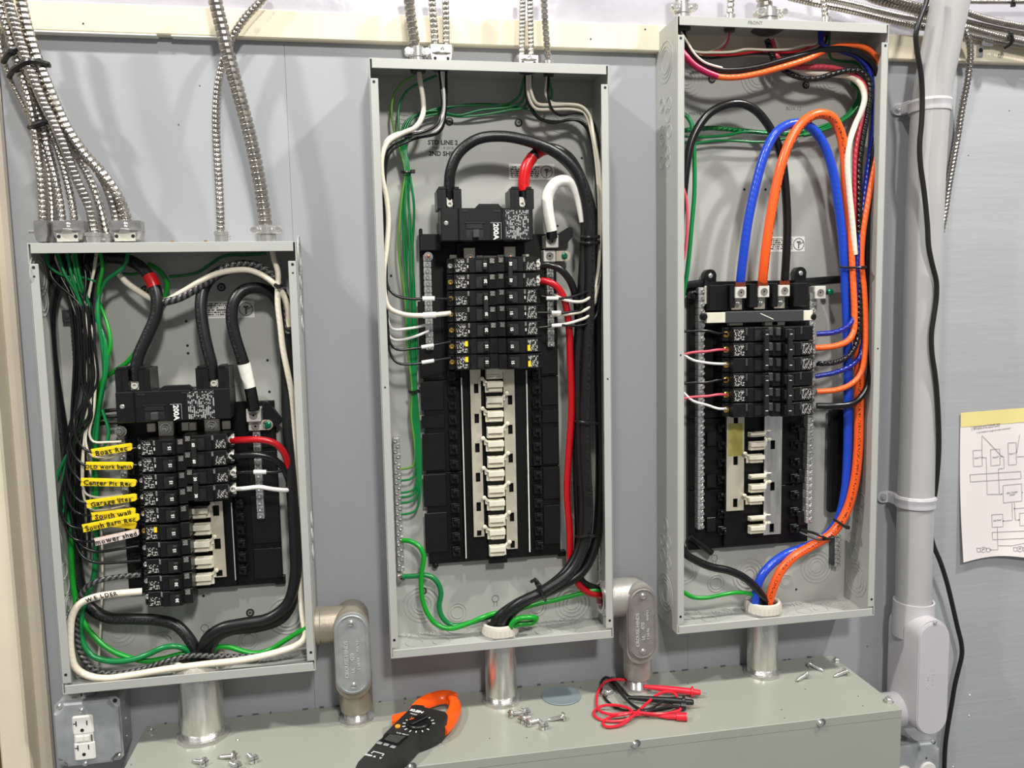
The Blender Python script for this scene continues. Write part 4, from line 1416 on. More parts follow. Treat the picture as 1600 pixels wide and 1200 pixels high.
c = wire('twisted black cable under the cream arch at the top, left panel', 'w_twist', .0058,
         [(250, 474, .062), (280, 466, .064), (310, 449, .066), (332, 434, .068), (355, 417, .068), (385, 412, .066), (412, 420, .064), (434, 440, .062), (446, 468, .058), (452, 520, .050)])
wire('cream cable arching across the top right with a black tie, left panel', 'w_white_st', .0046,
     [(186, 428, .040), (196, 440, .042), (215, 454, .046), (238, 467, .052), (258, 470, .058), (285, 456, .064), (312, 440, .070), (335, 429, .072), (360, 423, .074), (388, 422, .074), (410, 430, .072), (428, 443, .070), (441, 458, .066), (449, 480, .060), (452, 510, .054)])
wire('cream cable coming down from the top right fitting, left panel', 'w_white_st', .0044,
     [(424, 384, .056), (428, 405, .060), (434, 425, .064), (434, 450, .068), (434, 475, .070), (438, 510, .072), (442, 545, .072), (449, 580, .070), (455, 610, .064), (460, 660, .052), (463, 760, .048), (468, 900, .050), (472, 960, .058), (477, 990, .068)])
wp = [(480, 985, .070), (474, 1000, .074), (462, 1009, .078), (430, 1020, .082), (380, 1031, .084), (320, 1038, .084), (258, 1046, .084), (205, 1055, .084), (165, 1060, .082), (138, 1056, .080), (118, 1043, .080), (111, 1020, .080), (110, 985, .080), (113, 962, .080), (124, 944, .080), (145, 934, .080), (178, 928, .078), (222, 924, .070)]
c = wire('cream wire marked WELDER looping round the bottom left corner, left panel', 'w_white_st', .0052, wp)
mb = MB()
tx = [(139, 937.5), (149, 934), (159, 931.5), (167, 930), (174, 929), (180, 928)]
for ch, (u, v) in zip('WELDER', tx):
    q = P(u, v, .0858)
    letter(mb, ch, q, (1, 0, .28), (-.28, 0, 1), .0085, offset=.0002)
part('lettering', mb, 'ink', c)
wire('twisted grey cable across the bottom, left panel', 'w_twist', .0042,
     [(478, 996, .060), (455, 1012, .066), (420, 1022, .072), (380, 1026, .074), (330, 1025, .074), (295, 1025, .072), (258, 1034, .070), (222, 1046, .068), (180, 1053, .066), (150, 1048, .064), (128, 1025, .062), (120, 990, .062), (122, 945, .064), (133, 920, .066), (150, 909, .068), (180, 902, .068), (220, 898, .066)])
wire('dark green wire bowing across the bottom left, left panel', 'w_green', .0044,
     [(148, 740, .030), (150, 860, .032), (146, 905, .034), (134, 935, .040), (126, 970, .050), (129, 1003, .056), (145, 1025, .060), (172, 1033, .062), (205, 1031, .062), (230, 1023, .060), (255, 1012, .060), (277, 1010, .058), (298, 1020, .052), (308, 1035, .048)])
wire('bright green wire crossing under the dark green one, left panel', 'w_green2', .0042,
     [(112, 760, .034), (112, 880, .036), (118, 935, .042), (128, 968, .046), (148, 995, .050), (172, 1015, .054), (200, 1027, .054), (228, 1033, .054), (256, 1029, .052), (290, 1022, .048), (312, 1035, .046)])
wire('bright green wire rising to the bottom right corner, left panel', 'w_green2', .0042,
     [(325, 1030, .050), (338, 1012, .052), (358, 1011, .054), (378, 1017, .056), (398, 1021, .056), (422, 1015, .056), (445, 1001, .058), (468, 987, .064), (482, 980, .070)])
wire('red wire from the upper two-pole breaker bending down, left panel', 'w_red', .0052,
     [(361, 688.5, .056), (378, 687.5, .062), (405, 687, .064), (428, 692, .064), (443, 706, .060), (451, 730, .052), (455, 770, .044)])
wire('black wire just below the red one, upper two-pole breaker, left panel', 'w_black', .0052,
     [(363, 713, .056), (380, 711.5, .060), (405, 711, .060), (425, 716, .058), (442, 730, .054), (452, 755, .046), (456, 800, .042)])
c = wire('thin black wire with a white sleeve on the lower two-pole breaker, left panel', 'w_black', .0026,
         [(366, 739, .058), (385, 737.5, .062), (410, 737.5, .062), (435, 737, .058), (452, 730, .050)])
sleeve(c, 'white', .0034, [(396.5, 737.5, .0622), (406, 737.5, .0622), (416, 737.5, .0616)], 'wire_sleeve', 'white sleeve')
c = wire('white-wrapped wire on the lower two-pole breaker, left panel', 'w_bright', .0034,
         [(370, 764, .058), (385, 763, .064), (405, 761, .066), (425, 764, .064), (445, 766, .058), (457, 765, .050)])
for u0, u1, v in ((364, 372, 688.3), (366, 374, 713)):
    pass

tagd = [('Boat Rec', 143, 708, 206, 698, 'tag', 'yellow tag reading Boat Rec, topmost on the wires of the left panel'),
        ('OLD work bench', 134, 728, 207, 728, 'tag', 'yellow tag reading OLD work bench, left panel'),
        ('Center Pit Rec', 126, 753, 212, 755, 'tag', 'yellow tag reading Center Pit Rec, left panel'),
        ('Garage lites', 135, 788, 213, 777, 'tag', 'yellow tag reading Garage lites, left panel'),
        ('South wall', 143, 807, 211, 799, 'tag', 'yellow tag reading South wall, half covered by the one below, left panel'),
        ('South Barn Rec', 129, 826, 217, 808, 'tag', 'yellow tag reading South Barn Rec, slanting over others, left panel'),
        ('', 165, 816, 212, 822, 'tag', 'blank yellow tag end sticking out under South Barn Rec, left panel'),
        ('mower shed', 148, 847, 216, 832, 'tag_pale', 'pale pink tag reading mower shed, lowest of the wire tags')]
for k, (s, u0, v0, u1, v1, m, lab) in enumerate(tagd):
    d = .074 + (.006 if k == 5 else (-.004 if k in (4, 6) else 0))
    A, B = P(u0, v0, d), P(u1, v1, d)
    ex = (B - A); L = ex.length; ex.normalize()
    ey = V((0, -1, 0)).cross(ex) * -1
    ey = ex.cross(V((0, -1, 0))) * -1
    if ey.z < 0: ey = -ey
    r = thing('wire_tag', lab, 'wire tag', A.lerp(B, .5), 'tags on the wires of the left panel')
    h = .0115
    poly = [(-L / 2, -h / 2), (L / 2 - .003, -h / 2 * .9), (L / 2, -h * .3), (L / 2 + .001, h * .35), (L / 2 - .002, h / 2), (-L / 2, h / 2), (-L / 2 + .0008, .001)]
    c = A.lerp(B, .5)
    mb = MB()
    mb.prism(poly, c, ex, ey, -.0022, .0004)
    mb.prism([(-L / 2 + .001, h * .10), (L / 2 - .003, h * .08), (L / 2 - .004, h * .38), (-L / 2 + .001, h * .40)], c, ex, ey, .0004, .0011)
    part('tag_body', mb, m, r)
    if s:
        part('handwriting', letter(MB(), s, c + V((0, -.0013, 0)) + ey * (-.0012), ex, ey, min(.0105, L / (len(s) * .58)), offset=.0002, jitter=.28), 'ink', r)

# wires from the top of the left panel down to the tags and bars
blk = [('Boat Rec tag', 146, 707), ('OLD work bench tag', 137, 728), ('Center Pit Rec tag', 130, 753), ('Garage lites tag', 138, 787), ('South wall tag', 146, 806), ('South Barn Rec tag', 131, 826), ('mower shed tag', 150, 846)]
loops = [(118, 690), (112, 712), (108, 735), (106, 762), (104, 786), (96, 812), (104, 836)]
for k, ((nm, u, v), (lu, lv)) in enumerate(zip(blk, loops)):
    u0 = 76 + k * 9
    o = k - 3
    pts = [(u0, 390, .046), (94 + k * 8 - 22 * (k % 3 == 1), 430, .052 + .004 * (k % 2)), (118 + (k * 37 % 7) * 4.2, 480, .056 + .004 * (k % 3)), (124 + (k * 23 % 7) * 4, 540, .058 + .004 * (k % 2)), (124 + (k * 51 % 7) * 4.5, 600, .060), (116 + (k * 19 % 7) * 4.5 - (6 if k > 4 else 0), 650, .064)]
    if lv > 720: pts.append((108 + o * 2.5, 700, .066))
    pts += [(lu - 2, lv - 26, .068), (lu + 2, lv - 4, .070), (lu + 14, lv + (v - lv) * .7, .070), (u, v, .0705 if k != 4 else .062), (u + 30, v - 3, .0695 if k != 4 else .062), (213 + k, [700, 726.5, 753, 779, 805.5, 805.5, 832.5][k], .062)]
    wire('thin black wire running down to the %s, left panel' % nm, 'w_black', .0020, pts, group='thin black wires of the left panel')
wire('thin black wire to the breaker below the mower shed tag, left panel', 'w_black', .0022, [(84, 390, .040), (104, 450, .046), (116, 540, .050), (112, 650, .054), (110, 740, .056), (112, 810, .060), (122, 846, .064), (136, 858, .068), (156, 862, .068), (185, 858, .066), (216, 853, .060)])
wire('thin black wire to the eighth breaker, low on the left, left panel', 'w_black', .0022, [(92, 390, .040), (110, 450, .044), (120, 540, .046), (116, 650, .050), (112, 760, .052), (116, 840, .058), (130, 870, .064), (150, 879, .066), (180, 879, .064), (220, 876, .060)])
whs = [((150, 395), [(146, 425), (137, 470), (135, 520), (141, 570), (141, 640), (134, 690), (142, 711), (165, 716), (192, 708)], 'ending above the OLD work bench tag', 'w_white'),
       ((152, 395), [(148, 420), (140, 460), (140, 500), (147, 530), (149, 580), (147, 640), (140, 680), (146, 690), (170, 691), (190, 690)], 'ending at the top of the left bar', 'w_white'),
       ((118, 395), [(116, 430), (124, 470), (134, 510), (140, 560), (138, 620), (132, 680), (128, 740), (133, 770), (150, 777), (192, 773)], 'ending above the Garage lites tag', 'w_white'),
       ((112, 395), [(112, 440), (122, 490), (132, 540), (137, 600), (134, 660), (130, 720), (132, 780), (142, 796), (165, 796), (196, 789)], 'ending under the Garage lites tag', 'w_white'),
       ((84, 395), [(96, 430), (112, 470), (128, 520), (134, 580), (132, 650), (138, 720), (155, 800), (160, 880), (158, 960), (154, 1034)], 'running straight down to the bottom, thin and tan', 'w_white')]
for (u, v), way, nm, m in whs:
    n = len(way)
    wire('cream wire in the left bundle %s' % nm, m, .0018, [(u, v, .046)] + [(a, b, .054 + .012 * min(1, i / n)) if 'bottom' not in nm else (a, b, .050 - .03 * i / n) for i, (a, b) in enumerate(way)], group='cream wires of the left panel bundle')
grn = [([(72, 395), (75, 412), (88, 425), (104, 432), (130, 434), (150, 440)], .0020, 'curling in the top left corner', 'w_green'),
       ([(157, 395), (160, 420), (155, 445), (154, 470), (162, 490), (170, 515), (173, 540), (168, 560), (160, 600), (152, 660), (150, 740), (148, 800)], .0026, 'bowing out rightmost of the bundle', 'w_green2'),
       ([(118, 395), (124, 430), (135, 465), (146, 490), (156, 510), (166, 535), (168, 570), (160, 615), (152, 660), (146, 720), (145, 800)], .0022, 'second from the right of the bundle', 'w_green'),
       ([(114, 395), (118, 425), (128, 460), (142, 485), (154, 505), (163, 530), (164, 580), (157, 625), (148, 665), (146, 690), (155, 705), (170, 680), (160, 640)], .0022, 'curling back near the Boat Rec tag', 'w_green'),
       ([(200, 395), (196, 412), (184, 425), (168, 436), (158, 452), (153, 475), (154, 500), (160, 540), (163, 590), (155, 640), (150, 700), (152, 800), (150, 860)], .0030, 'coming from the third fitting', 'w_green'),
       ([(90, 395), (100, 425), (120, 460), (132, 500), (140, 560), (138, 610), (130, 650), (118, 690), (100, 720), (89, 748), (88, 780), (97, 802), (106, 785)], .0024, 'looping out to the far left', 'w_green'),
       ([(105, 395), (112, 430), (128, 480), (138, 540), (136, 600), (126, 660), (112, 700), (100, 740), (98, 775), (104, 800), (112, 830)], .0024, 'second loop on the far left', 'w_green'),
       ([(228, 420), (212, 428), (190, 428), (172, 434), (160, 446)], .0022, 'running left under the red tape', 'w_green'),
       ([(232, 412), (250, 424), (261, 442), (258, 462), (250, 478), (240, 500), (225, 530), (200, 565), (176, 582), (160, 595), (152, 640), (150, 720), (146, 830)], .0036, 'passing behind the main cable to the bundle', 'w_green2'),
       ([(265, 432), (290, 430), (312, 424), (330, 412), (350, 400), (390, 398), (415, 396)], .0024, 'crossing the top of the panel', 'w_green'),
       ([(190, 395), (170, 408), (155, 418), (140, 425), (120, 432), (100, 424)], .0022, 'sloping left from the third fitting', 'w_green')]
for way, r, nm, m in grn:
    dd = .024 if ('behind' in nm or 'crossing' in nm or 'red tape' in nm or 'sloping' in nm) else .056
    wire('green wire %s, left panel' % nm, m, r, [(u, v, dd + (.004 * math.sin(i * 1.3))) for i, (u, v) in enumerate(way)], group='green wires of the left panel')
ex = [([(80, 395), (96, 432), (112, 475), (120, 520), (128, 580), (128, 640), (134, 720), (138, 800), (140, 860)], .0024, 'w_black'), ([(122, 395), (110, 430), (108, 470), (118, 520), (124, 600), (120, 680), (124, 780), (130, 860)], .0022, 'w_black'),
      ([(150, 400), (140, 425), (128, 445), (122, 470), (126, 540), (132, 600), (130, 680), (120, 760), (124, 850)], .0022, 'w_black'), ([(170, 400), (150, 430), (135, 470), (134, 540), (130, 620), (122, 700), (128, 790), (134, 870)], .0024, 'w_black'),
      ([(98, 395), (104, 440), (110, 500), (114, 570), (106, 640), (102, 700), (112, 790), (122, 880)], .0026, 'w_black'), ([(132, 395), (128, 440), (122, 490), (128, 560), (134, 650), (126, 740), (130, 820)], .0024, 'w_black'),
      ([(88, 395), (100, 440), (106, 500), (112, 580), (118, 650), (112, 720), (118, 800), (128, 870)], .0026, 'w_black'), ([(140, 395), (132, 430), (118, 480), (116, 560), (124, 640), (116, 730), (122, 830)], .0024, 'w_black')]
for k, (way, r, m) in enumerate(ex[:6]):
    wire('thin black wire hanging at the back of the left bundle', m, r * .85, [(u + (9 if 440 < v < 680 else 0), v, .044 - .0015 * i + .002 * (k % 3)) for i, (u, v) in enumerate(way)], group='black wires hanging down the back of the left bundle')

# ---------------- right panel
GR = 'cables of the right panel'
wire('thick black cable arching on the left to the third lug, right panel', 'w_black', .0068,
     [(1226, 445, .044), (1226, 440, .048), (1229, 390, .052), (1230, 345, .052), (1227, 290, .052), (1222, 250, .052), (1212, 218, .052), (1198, 192, .052), (1180, 172, .054), (1158, 162, .056), (1134, 164, .058), (1110, 176, .058), (1092, 197, .058), (1080, 222, .058), (1073, 255, .058), (1068, 300, .056), (1062, 360, .050),
      (1058, 500, .040), (1056, 650, .036), (1056, 780, .036), (1060, 840, .044), (1070, 864, .050), (1088, 876, .052), (1112, 886, .054), (1140, 892, .056), (1165, 904, .058), (1184, 922, .056), (1198, 945, .050), (1203, 970, .044)])
wire('thick blue cable arching to the first lug, right panel', 'w_blue', .0076,
     [(1157, 446, .044), (1157, 440, .050), (1162, 395, .058), (1170, 340, .062), (1182, 285, .064), (1197, 235, .066), (1215, 205, .066), (1240, 193, .064), (1265, 198, .062), (1285, 222, .060), (1300, 262, .058), (1310, 320, .056), (1317, 380, .054), (1321, 450, .052), (1324, 540, .050), (1325, 640, .048), (1324, 710, .046),
      (1320, 770, .046), (1308, 815, .044), (1285, 842, .040), (1255, 856, .042), (1228, 866, .046), (1205, 882, .050), (1189, 902, .052), (1181, 930, .050), (1180, 970, .046)])
wire('thick orange cable arching to the second lug and down to the bushing, right panel', 'w_orange', .0080,
     [(1192, 446, .044), (1191.5, 440, .051), (1196, 395, .064), (1203, 345, .068), (1212, 295, .070), (1223, 250, .072), (1239, 212, .072), (1258, 188, .072), (1280, 178, .070), (1300, 184, .066), (1313, 208, .062), (1320, 245, .058), (1322, 290, .056), (1327, 345, .054), (1332, 420, .054), (1338, 500, .054), (1342, 560, .056), (1342, 640, .058), (1341, 700, .058),
      (1335, 755, .060), (1322, 800, .060), (1300, 833, .058), (1270, 852, .058), (1240, 870, .058), (1220, 892, .058), (1208, 918, .056), (1200, 945, .050), (1193, 972, .044)])
wire('black cable sweeping across the top and down the right side, right panel', 'w_black', .0052,
     [(1066, 50, .066), (1070, 64, .068), (1078, 82, .070), (1095, 100, .070), (1120, 109, .070), (1150, 110, .070), (1185, 105, .070), (1222, 95, .070), (1260, 85, .070), (1290, 78, .070), (1320, 77, .068), (1346, 85, .066), (1364, 101, .064), (1374, 125, .062), (1376, 160, .062), (1371, 200, .060), (1362, 250, .058), (1356, 330, .056), (1355, 420, .054), (1359, 480, .056), (1361, 540, .060), (1358, 590, .064), (1347, 618, .068), (1330, 631, .068), (1305, 634, .066), (1276, 634, .058)])
c = wire('orange cable sweeping across the top, red at its left end, right panel', 'w_orange2', .0048,
         [(1060, 74, .070), (1070, 86, .074), (1085, 102, .076), (1104, 113, .076), (1122, 120, .076), (1150, 121, .076), (1185, 115, .076), (1222, 105, .076), (1260, 93, .072), (1295, 77, .068), (1322, 71, .066), (1345, 73, .066), (1362, 82, .066), (1372, 96, .066), (1378, 120, .066), (1379, 160, .066), (1375, 205, .064), (1366, 260, .062), (1357, 310, .064), (1349, 360, .066),
          (1346, 410, .066), (1350, 450, .068), (1352, 500, .068), (1351, 550, .070), (1345, 583, .072), (1330, 600, .072), (1308, 609, .070), (1276, 612, .060)])
sleeve(c, 'w_magenta', .0052, [(1061, 75, .0702), (1070, 86, .074), (1085, 102, .076), (1104, 113, .076), (1121, 119.7, .076)], label='dark red tape')
wire('dark blue cable beside the black one down the right side, right panel', 'w_blue2', .0046,
     [(1282, 48, .056), (1285, 70, .060), (1310, 78, .062), (1338, 88, .060), (1355, 106, .058), (1363, 135, .056), (1365, 175, .056), (1361, 225, .056), (1353, 280, .056), (1346, 340, .060), (1340, 400, .064), (1337, 460, .066), (1333, 498, .070), (1320, 513, .072), (1300, 520, .070), (1276, 522, .060)])
wire('pink stranded cable from the middle fitting, right panel', 'w_pink_st', .0046,
     [(1205, 62, .044), (1215, 90, .046), (1232, 103, .048), (1260, 105, .050), (1292, 105, .052), (1322, 112, .052), (1343, 124, .052), (1353, 142, .054), (1350, 172, .056), (1343, 200, .058), (1337, 235, .058), (1336, 290, .056), (1338, 360, .052), (1340, 430, .048)])
wire('black stranded cable sagging beside the pink one, right panel', 'w_black_st', .0046,
     [(1198, 62, .046), (1210, 95, .050), (1228, 112, .054), (1250, 121, .056), (1275, 123, .058), (1300, 116, .060), (1325, 110, .060), (1346, 112, .060), (1357, 124, .060), (1360, 145, .060), (1356, 175, .062), (1350, 208, .064), (1344, 250, .064), (1343, 320, .062), (1343, 400, .062), (1343, 480, .066), (1341, 525, .070), (1330, 552, .074), (1312, 564, .074), (1292, 568, .070), (1276, 568, .060)])
c = wire('white stranded cable down the right side, blue below, right panel', 'w_white_st', .0050,
         [(1208, 62, .040), (1225, 95, .040), (1260, 112, .042), (1300, 116, .046), (1328, 120, .050), (1345, 133, .054), (1351, 152, .058), (1346, 174, .062), (1336, 196, .064), (1327, 224, .066), (1324, 255, .066), (1327, 300, .066), (1332, 350, .066), (1336, 398, .066)])
wire('blue cable below the white one to the lower right breaker, right panel', 'w_blue2', .0042,
     [(1335, 394, .064), (1337, 420, .060), (1342, 480, .058), (1346, 530, .060), (1344, 556, .066), (1330, 571, .070), (1305, 582, .070), (1274, 588, .060)])
wire('orange cable bending to the upper right breaker, right panel', 'w_orange2', .0052,
     [(1326, 300, .058), (1329, 350, .060), (1331, 400, .064), (1333, 440, .066), (1335, 490, .070), (1333, 520, .072), (1323, 534, .074), (1303, 541, .072), (1274, 544, .060)])
tw = [('thin white wire crossing the top, right panel', 'w_white', .0021, [(1062, 64, .060), (1085, 80, .060), (1115, 82, .058), (1145, 81, .056), (1165, 77, .054), (1200, 78, .054), (1230, 77, .054), (1255, 71, .054), (1275, 68, .054), (1288, 50, .050)]),
      ('thin red wire crossing the top under the white, right panel', 'w_red', .0021, [(1062, 68, .056), (1088, 82, .056), (1122, 86, .054), (1150, 85, .052), (1190, 80, .050), (1235, 82, .050), (1262, 75, .052), (1280, 66, .052), (1290, 50, .050)]),
      ('thin dark wire crossing the top, right panel', 'w_black', .0021, [(1062, 74, .050), (1100, 90, .048), (1140, 88, .046), (1180, 84, .046), (1235, 86, .048), (1270, 80, .050), (1290, 66, .050), (1292, 50, .050)]),
      ('thin pink wire from the second fitting at the top, right panel', 'w_pink', .0020, [(1140, 44, .050), (1139, 55, .050), (1135, 70, .048), (1122, 80, .046), (1095, 84, .044)]),
      ('thin white wire from the second fitting at the top, right panel', 'w_white', .0018, [(1138, 44, .048), (1136, 60, .048), (1126, 72, .046), (1110, 80, .044), (1090, 88, .042)]),
      ('cream wire along the black sweep at top left, right panel', 'w_white', .0020, [(1064, 50, .074), (1074, 66, .076), (1085, 84, .077), (1100, 97, .077), (1116, 103, .076), (1128, 106, .074)])]
for lab, m, r, pts in tw: wire(lab, m, r, pts)
gr = [('green wire hanging low across the back, right panel', 'w_green', .0022, [(1296, 50, .040), (1298, 90, .034), (1340, 100, .030), (1350, 120, .026), (1344, 150, .026), (1330, 176, .026), (1306, 192, .024), (1270, 206, .022), (1225, 217, .020), (1195, 222, .020), (1145, 220, .020), (1115, 220, .020), (1085, 224, .020), (1060, 222, .020)]),
      ('green wire in the middle across the back, right panel', 'w_green', .0026, [(1330, 125, .022), (1342, 145, .022), (1334, 165, .022), (1316, 185, .022), (1285, 197, .020), (1250, 205, .018), (1200, 208, .018), (1165, 206, .018), (1130, 212, .018), (1095, 214, .018), (1060, 212, .018)]),
      ('stranded green wire uppermost across the back, right panel', 'w_green_st', .0040, [(1260, 206, .016), (1225, 209, .016), (1190, 207, .016), (1150, 203, .016), (1110, 200, .016), (1075, 203, .016), (1058, 206, .018)]),
      ('green wire rising highest at the right side, right panel', 'w_green', .0026, [(1330, 130, .030), (1345, 146, .032), (1342, 164, .032), (1326, 182, .030), (1304, 196, .028), (1280, 206, .026), (1255, 212, .024)]),
      ('thick green wire down the left edge, right panel', 'w_green', .0036, [(1060, 176, .040), (1070, 179, .042), (1079, 190, .044), (1083, 212, .046), (1085, 250, .048), (1085, 300, .050), (1081, 350, .052), (1077, 395, .052), (1073, 430, .050), (1066, 470, .046)]),
      ('green wire bowing to the bushing at the bottom left, right panel', 'w_green2', .0036, [(1056, 915, .050), (1068, 925, .054), (1082, 933, .056), (1105, 934, .058), (1130, 929, .058), (1152, 926, .056), (1174, 929, .050), (1186, 945, .042), (1188, 970, .040)]),
      ('thin pink wire bowing at the left edge above the bus, right panel', 'w_pink', .0026, [(1064, 285, .064), (1071, 305, .066), (1074, 335, .066), (1073, 370, .066), (1069, 400, .064), (1062, 420, .06)])]
for lab, m, r, pts in gr: wire(lab, m, r, pts)
for lab, m, v0, v1, bend in (('black wire entering the first pole on the left, right panel', 'w_black', 518, 521, 517), ('pink wire entering the second pole on the left, right panel', 'w_pink', 554, 546.5, 549), ('white wire entering the third pole on the left, right panel', 'w_bright', 553, 568.5, 567),
                             ('black wire entering the fourth pole on the left, right panel', 'w_black', 599, 594, 597.5), ('pink wire entering the fifth pole on the left, right panel', 'w_pink', 623, 616.5, 619), ('white wire entering the lowest pole on the left, right panel', 'w_bright', 612, 638.5, 633)):
    wire(lab, m, .0022, [(1054, v0 - (6 if m == 'w_bright' else 0), .064), (1066, v0, .066), (1082, (v0 + bend * 2) / 3, .068), (1105, bend, .068), (1122, v1, .066), (1136, v1, .058)])
# bare copper strands at the three lugs
for u, v in ((1157, 443), (1192, 443), (1226, 441)):
    mb = MB()
    for k in range(9):
        A = P(u - 7 + k * 1.75, v + random.uniform(-3.5, -1), .0575)
        B = P(u - 7 + k * 1.75, v + 6, .057)
        mb.tube([A, B], .0009, 5, smooth=False)
    solo('copper_strands', mb, 'copper', 'bare copper strands at the end of the %s cable, right panel' % {1157: 'blue', 1192: 'orange', 1226: 'black'}[u], 'wire ends', 'bare cable ends in the right panel')
A, B = P(1308, 640, .022), P(1306, 800, .022)
solo('cable_sleeve', MB().box(A.x - .013, A.x + .013, .012, .026, B.z, A.z, .003), 'black', 'flat black sleeve behind the blue cable, right panel', 'sleeve')


# ---------------- cable ties
def tie(label, pts, w=.0032, headat=None, d=None, tail=None):
    p = [P(*q) for q in pts]
    r = thing('cable_tie', label, 'cable tie', p[0], 'black cable ties')
    part('strap', MB().tube(p, w * .5, 6, .003), 'tie', r)
    h = P(*headat) if headat else p[-1]
    part('lock_head', MB().box(h.x - .0035, h.x + .0035, -h.y - .003, -h.y + .003, h.z - .0028, h.z + .0028, .0008), 'tie', r)
    if tail:
        part('tail', MB().tube([P(*q) for q in tail], w * .45, 6), 'tie', r)
    return r


tie('black cable tie round the green bundle at the top, middle panel', [(628, 268, .036), (632, 269, .044), (640, 269, .044), (647, 267, .038)], .005, (645, 268, .044))
tie('black cable tie round the green bundle lower down, middle panel', [(640, 612, .034), (644, 613, .040), (650, 612, .040), (655, 611, .034)], .005)
tie('upper black tie round the black cables by the white tape, middle panel', [(908, 370, .050), (914, 371, .070), (924, 371, .074), (934, 370, .060)], .005)
tie('lower black tie round the black cables by the white tape, middle panel', [(907, 379, .050), (914, 380, .070), (924, 380, .074), (934, 379, .060)], .005)
tie('black tie round the black cables halfway down, middle panel', [(895, 658, .040), (905, 659, .066), (918, 661, .070), (936, 662, .048)], .005, (917, 661, .070))
tie('black tie round the black cables near their bend, middle panel', [(899, 838, .046), (908, 839, .068), (922, 837, .070), (936, 838, .046)], .005, (924, 838, .072))
tie('black tie round the black cables above the bushing, middle panel', [(836, 905, .056), (840, 916, .078), (848, 928, .078), (852, 938, .062)], .006, (843, 915, .080), tail=[(843, 915, .080), (838, 906, .078), (830, 909, .070)])
tie('black tie on the cream cable, top right corner, left panel', [(430, 445, .074), (436, 448, .078), (442, 445, .074)], .006, (435, 448, .078))
tie('black tie round the coloured cables on the right, right panel', [(1312, 417, .060), (1322, 418, .066), (1335, 418, .075), (1346, 418, .078), (1353, 417, .070)], .004, (1349, 418, .078))
tie('black tie holding the orange cable at its bend, right panel', [(1303, 812, .064), (1309, 815, .072), (1317, 821, .072), (1324, 824, .064)], .005)
tie('black tie with two long tails over the orange cable, right panel', [(1302, 838, .070), (1294, 842, .074), (1284, 838, .074), (1272, 833, .066), (1252, 828, .050)], .005, (1300, 841, .072), tail=[(1300, 841, .072), (1280, 843, .070), (1262, 837, .060), (1250, 832, .050)])

# ================================================================== metal trough under the panels
TL, TR, TZ, TD = 0.0869, 1.286, -0.5917, 0.2078
tr = thing('metal_trough', 'long grey-green metal wiring trough along the bottom with loose screws on top', 'wiring trough', ((TL + TR) / 2, -TD / 2, -0.86))
part('trough_body', MB().box(TL, TR, .0, TD - .003, -.86, TZ - .0016, .001), 'trough', tr)
part('lid', MB().box(TL - .0012, TR + .0012, .002, TD, TZ - .0016, TZ, .0007).box(TL, TR, TD - .0016, TD, TZ - .014, TZ - .0002, .0007), 'trough', tr)
part('front_cover', MB().box(TL, TR - .0005, TD - .002, TD - .0004, -.855, TZ - .003, .0006), 'trough', tr)


def boltz(u, v, r=.0062, label=None):
    c = Z(u, v, TZ)
    o = part('hex_bolt', MB().lathe([(r * 1.35, 0), (r * 1.35, .0012)], (c.x, c.y, TZ), UZ, 18).lathe([(r, .0012), (r, .0060), (r * .8, .0072)], (c.x, c.y, TZ), UZ, 6).lathe([(r * .55, .0072), (r * .5, .0092), (0, .0096)], (c.x, c.y, TZ), UZ, 10), 'zinc', tr, label)


boltz(237, 1145); boltz(1307, 1034); boltz(1388, 1097)
for u, v in ((991, 1163), (1281, 1130), (640, 1199)):
    c = P(u, v, TD)
    o = part('slot_hole', MB().lathe([(.0062, 0), (.0062, .0003)], (c.x + .004, -TD, c.z + .001), FW, 16), 'ink_grey', tr)
    part('front_screw', MB().lathe([(.0055, 0), (.0055, .002), (.003, .004), (0, .0042)], (c.x, -TD - .0002, c.z), FW, 12), 'zinc', tr)
for u, v in ((681, 1165), (690, 1161), (1258, 1077), (1341, 1088), (1348, 1103), (1221, 1109), (1226, 1122), (765, 1154), (823, 1153), (1075, 1068), (632, 1099), (205, 1195), (907, 1074)):
    c = Z(u, v, TZ)
    part('grit', MB().lathe([(.0014, 0), (.0010, .0008), (0, .001)], (c.x, c.y, TZ), UZ, 6), 'ink_grey', tr)
c = P(861, 1068, 0)
for k in range(34):
    x = TL + .02 + (TR - TL - .04) * (k + random.random() * .8) / 34
    l = random.uniform(.002, .012)
    part('dirt_speck', MB().box(x, x + l, .0002, random.uniform(.0015, .004), TZ, TZ + random.uniform(.0008, .0025)), 'ink_grey', tr)

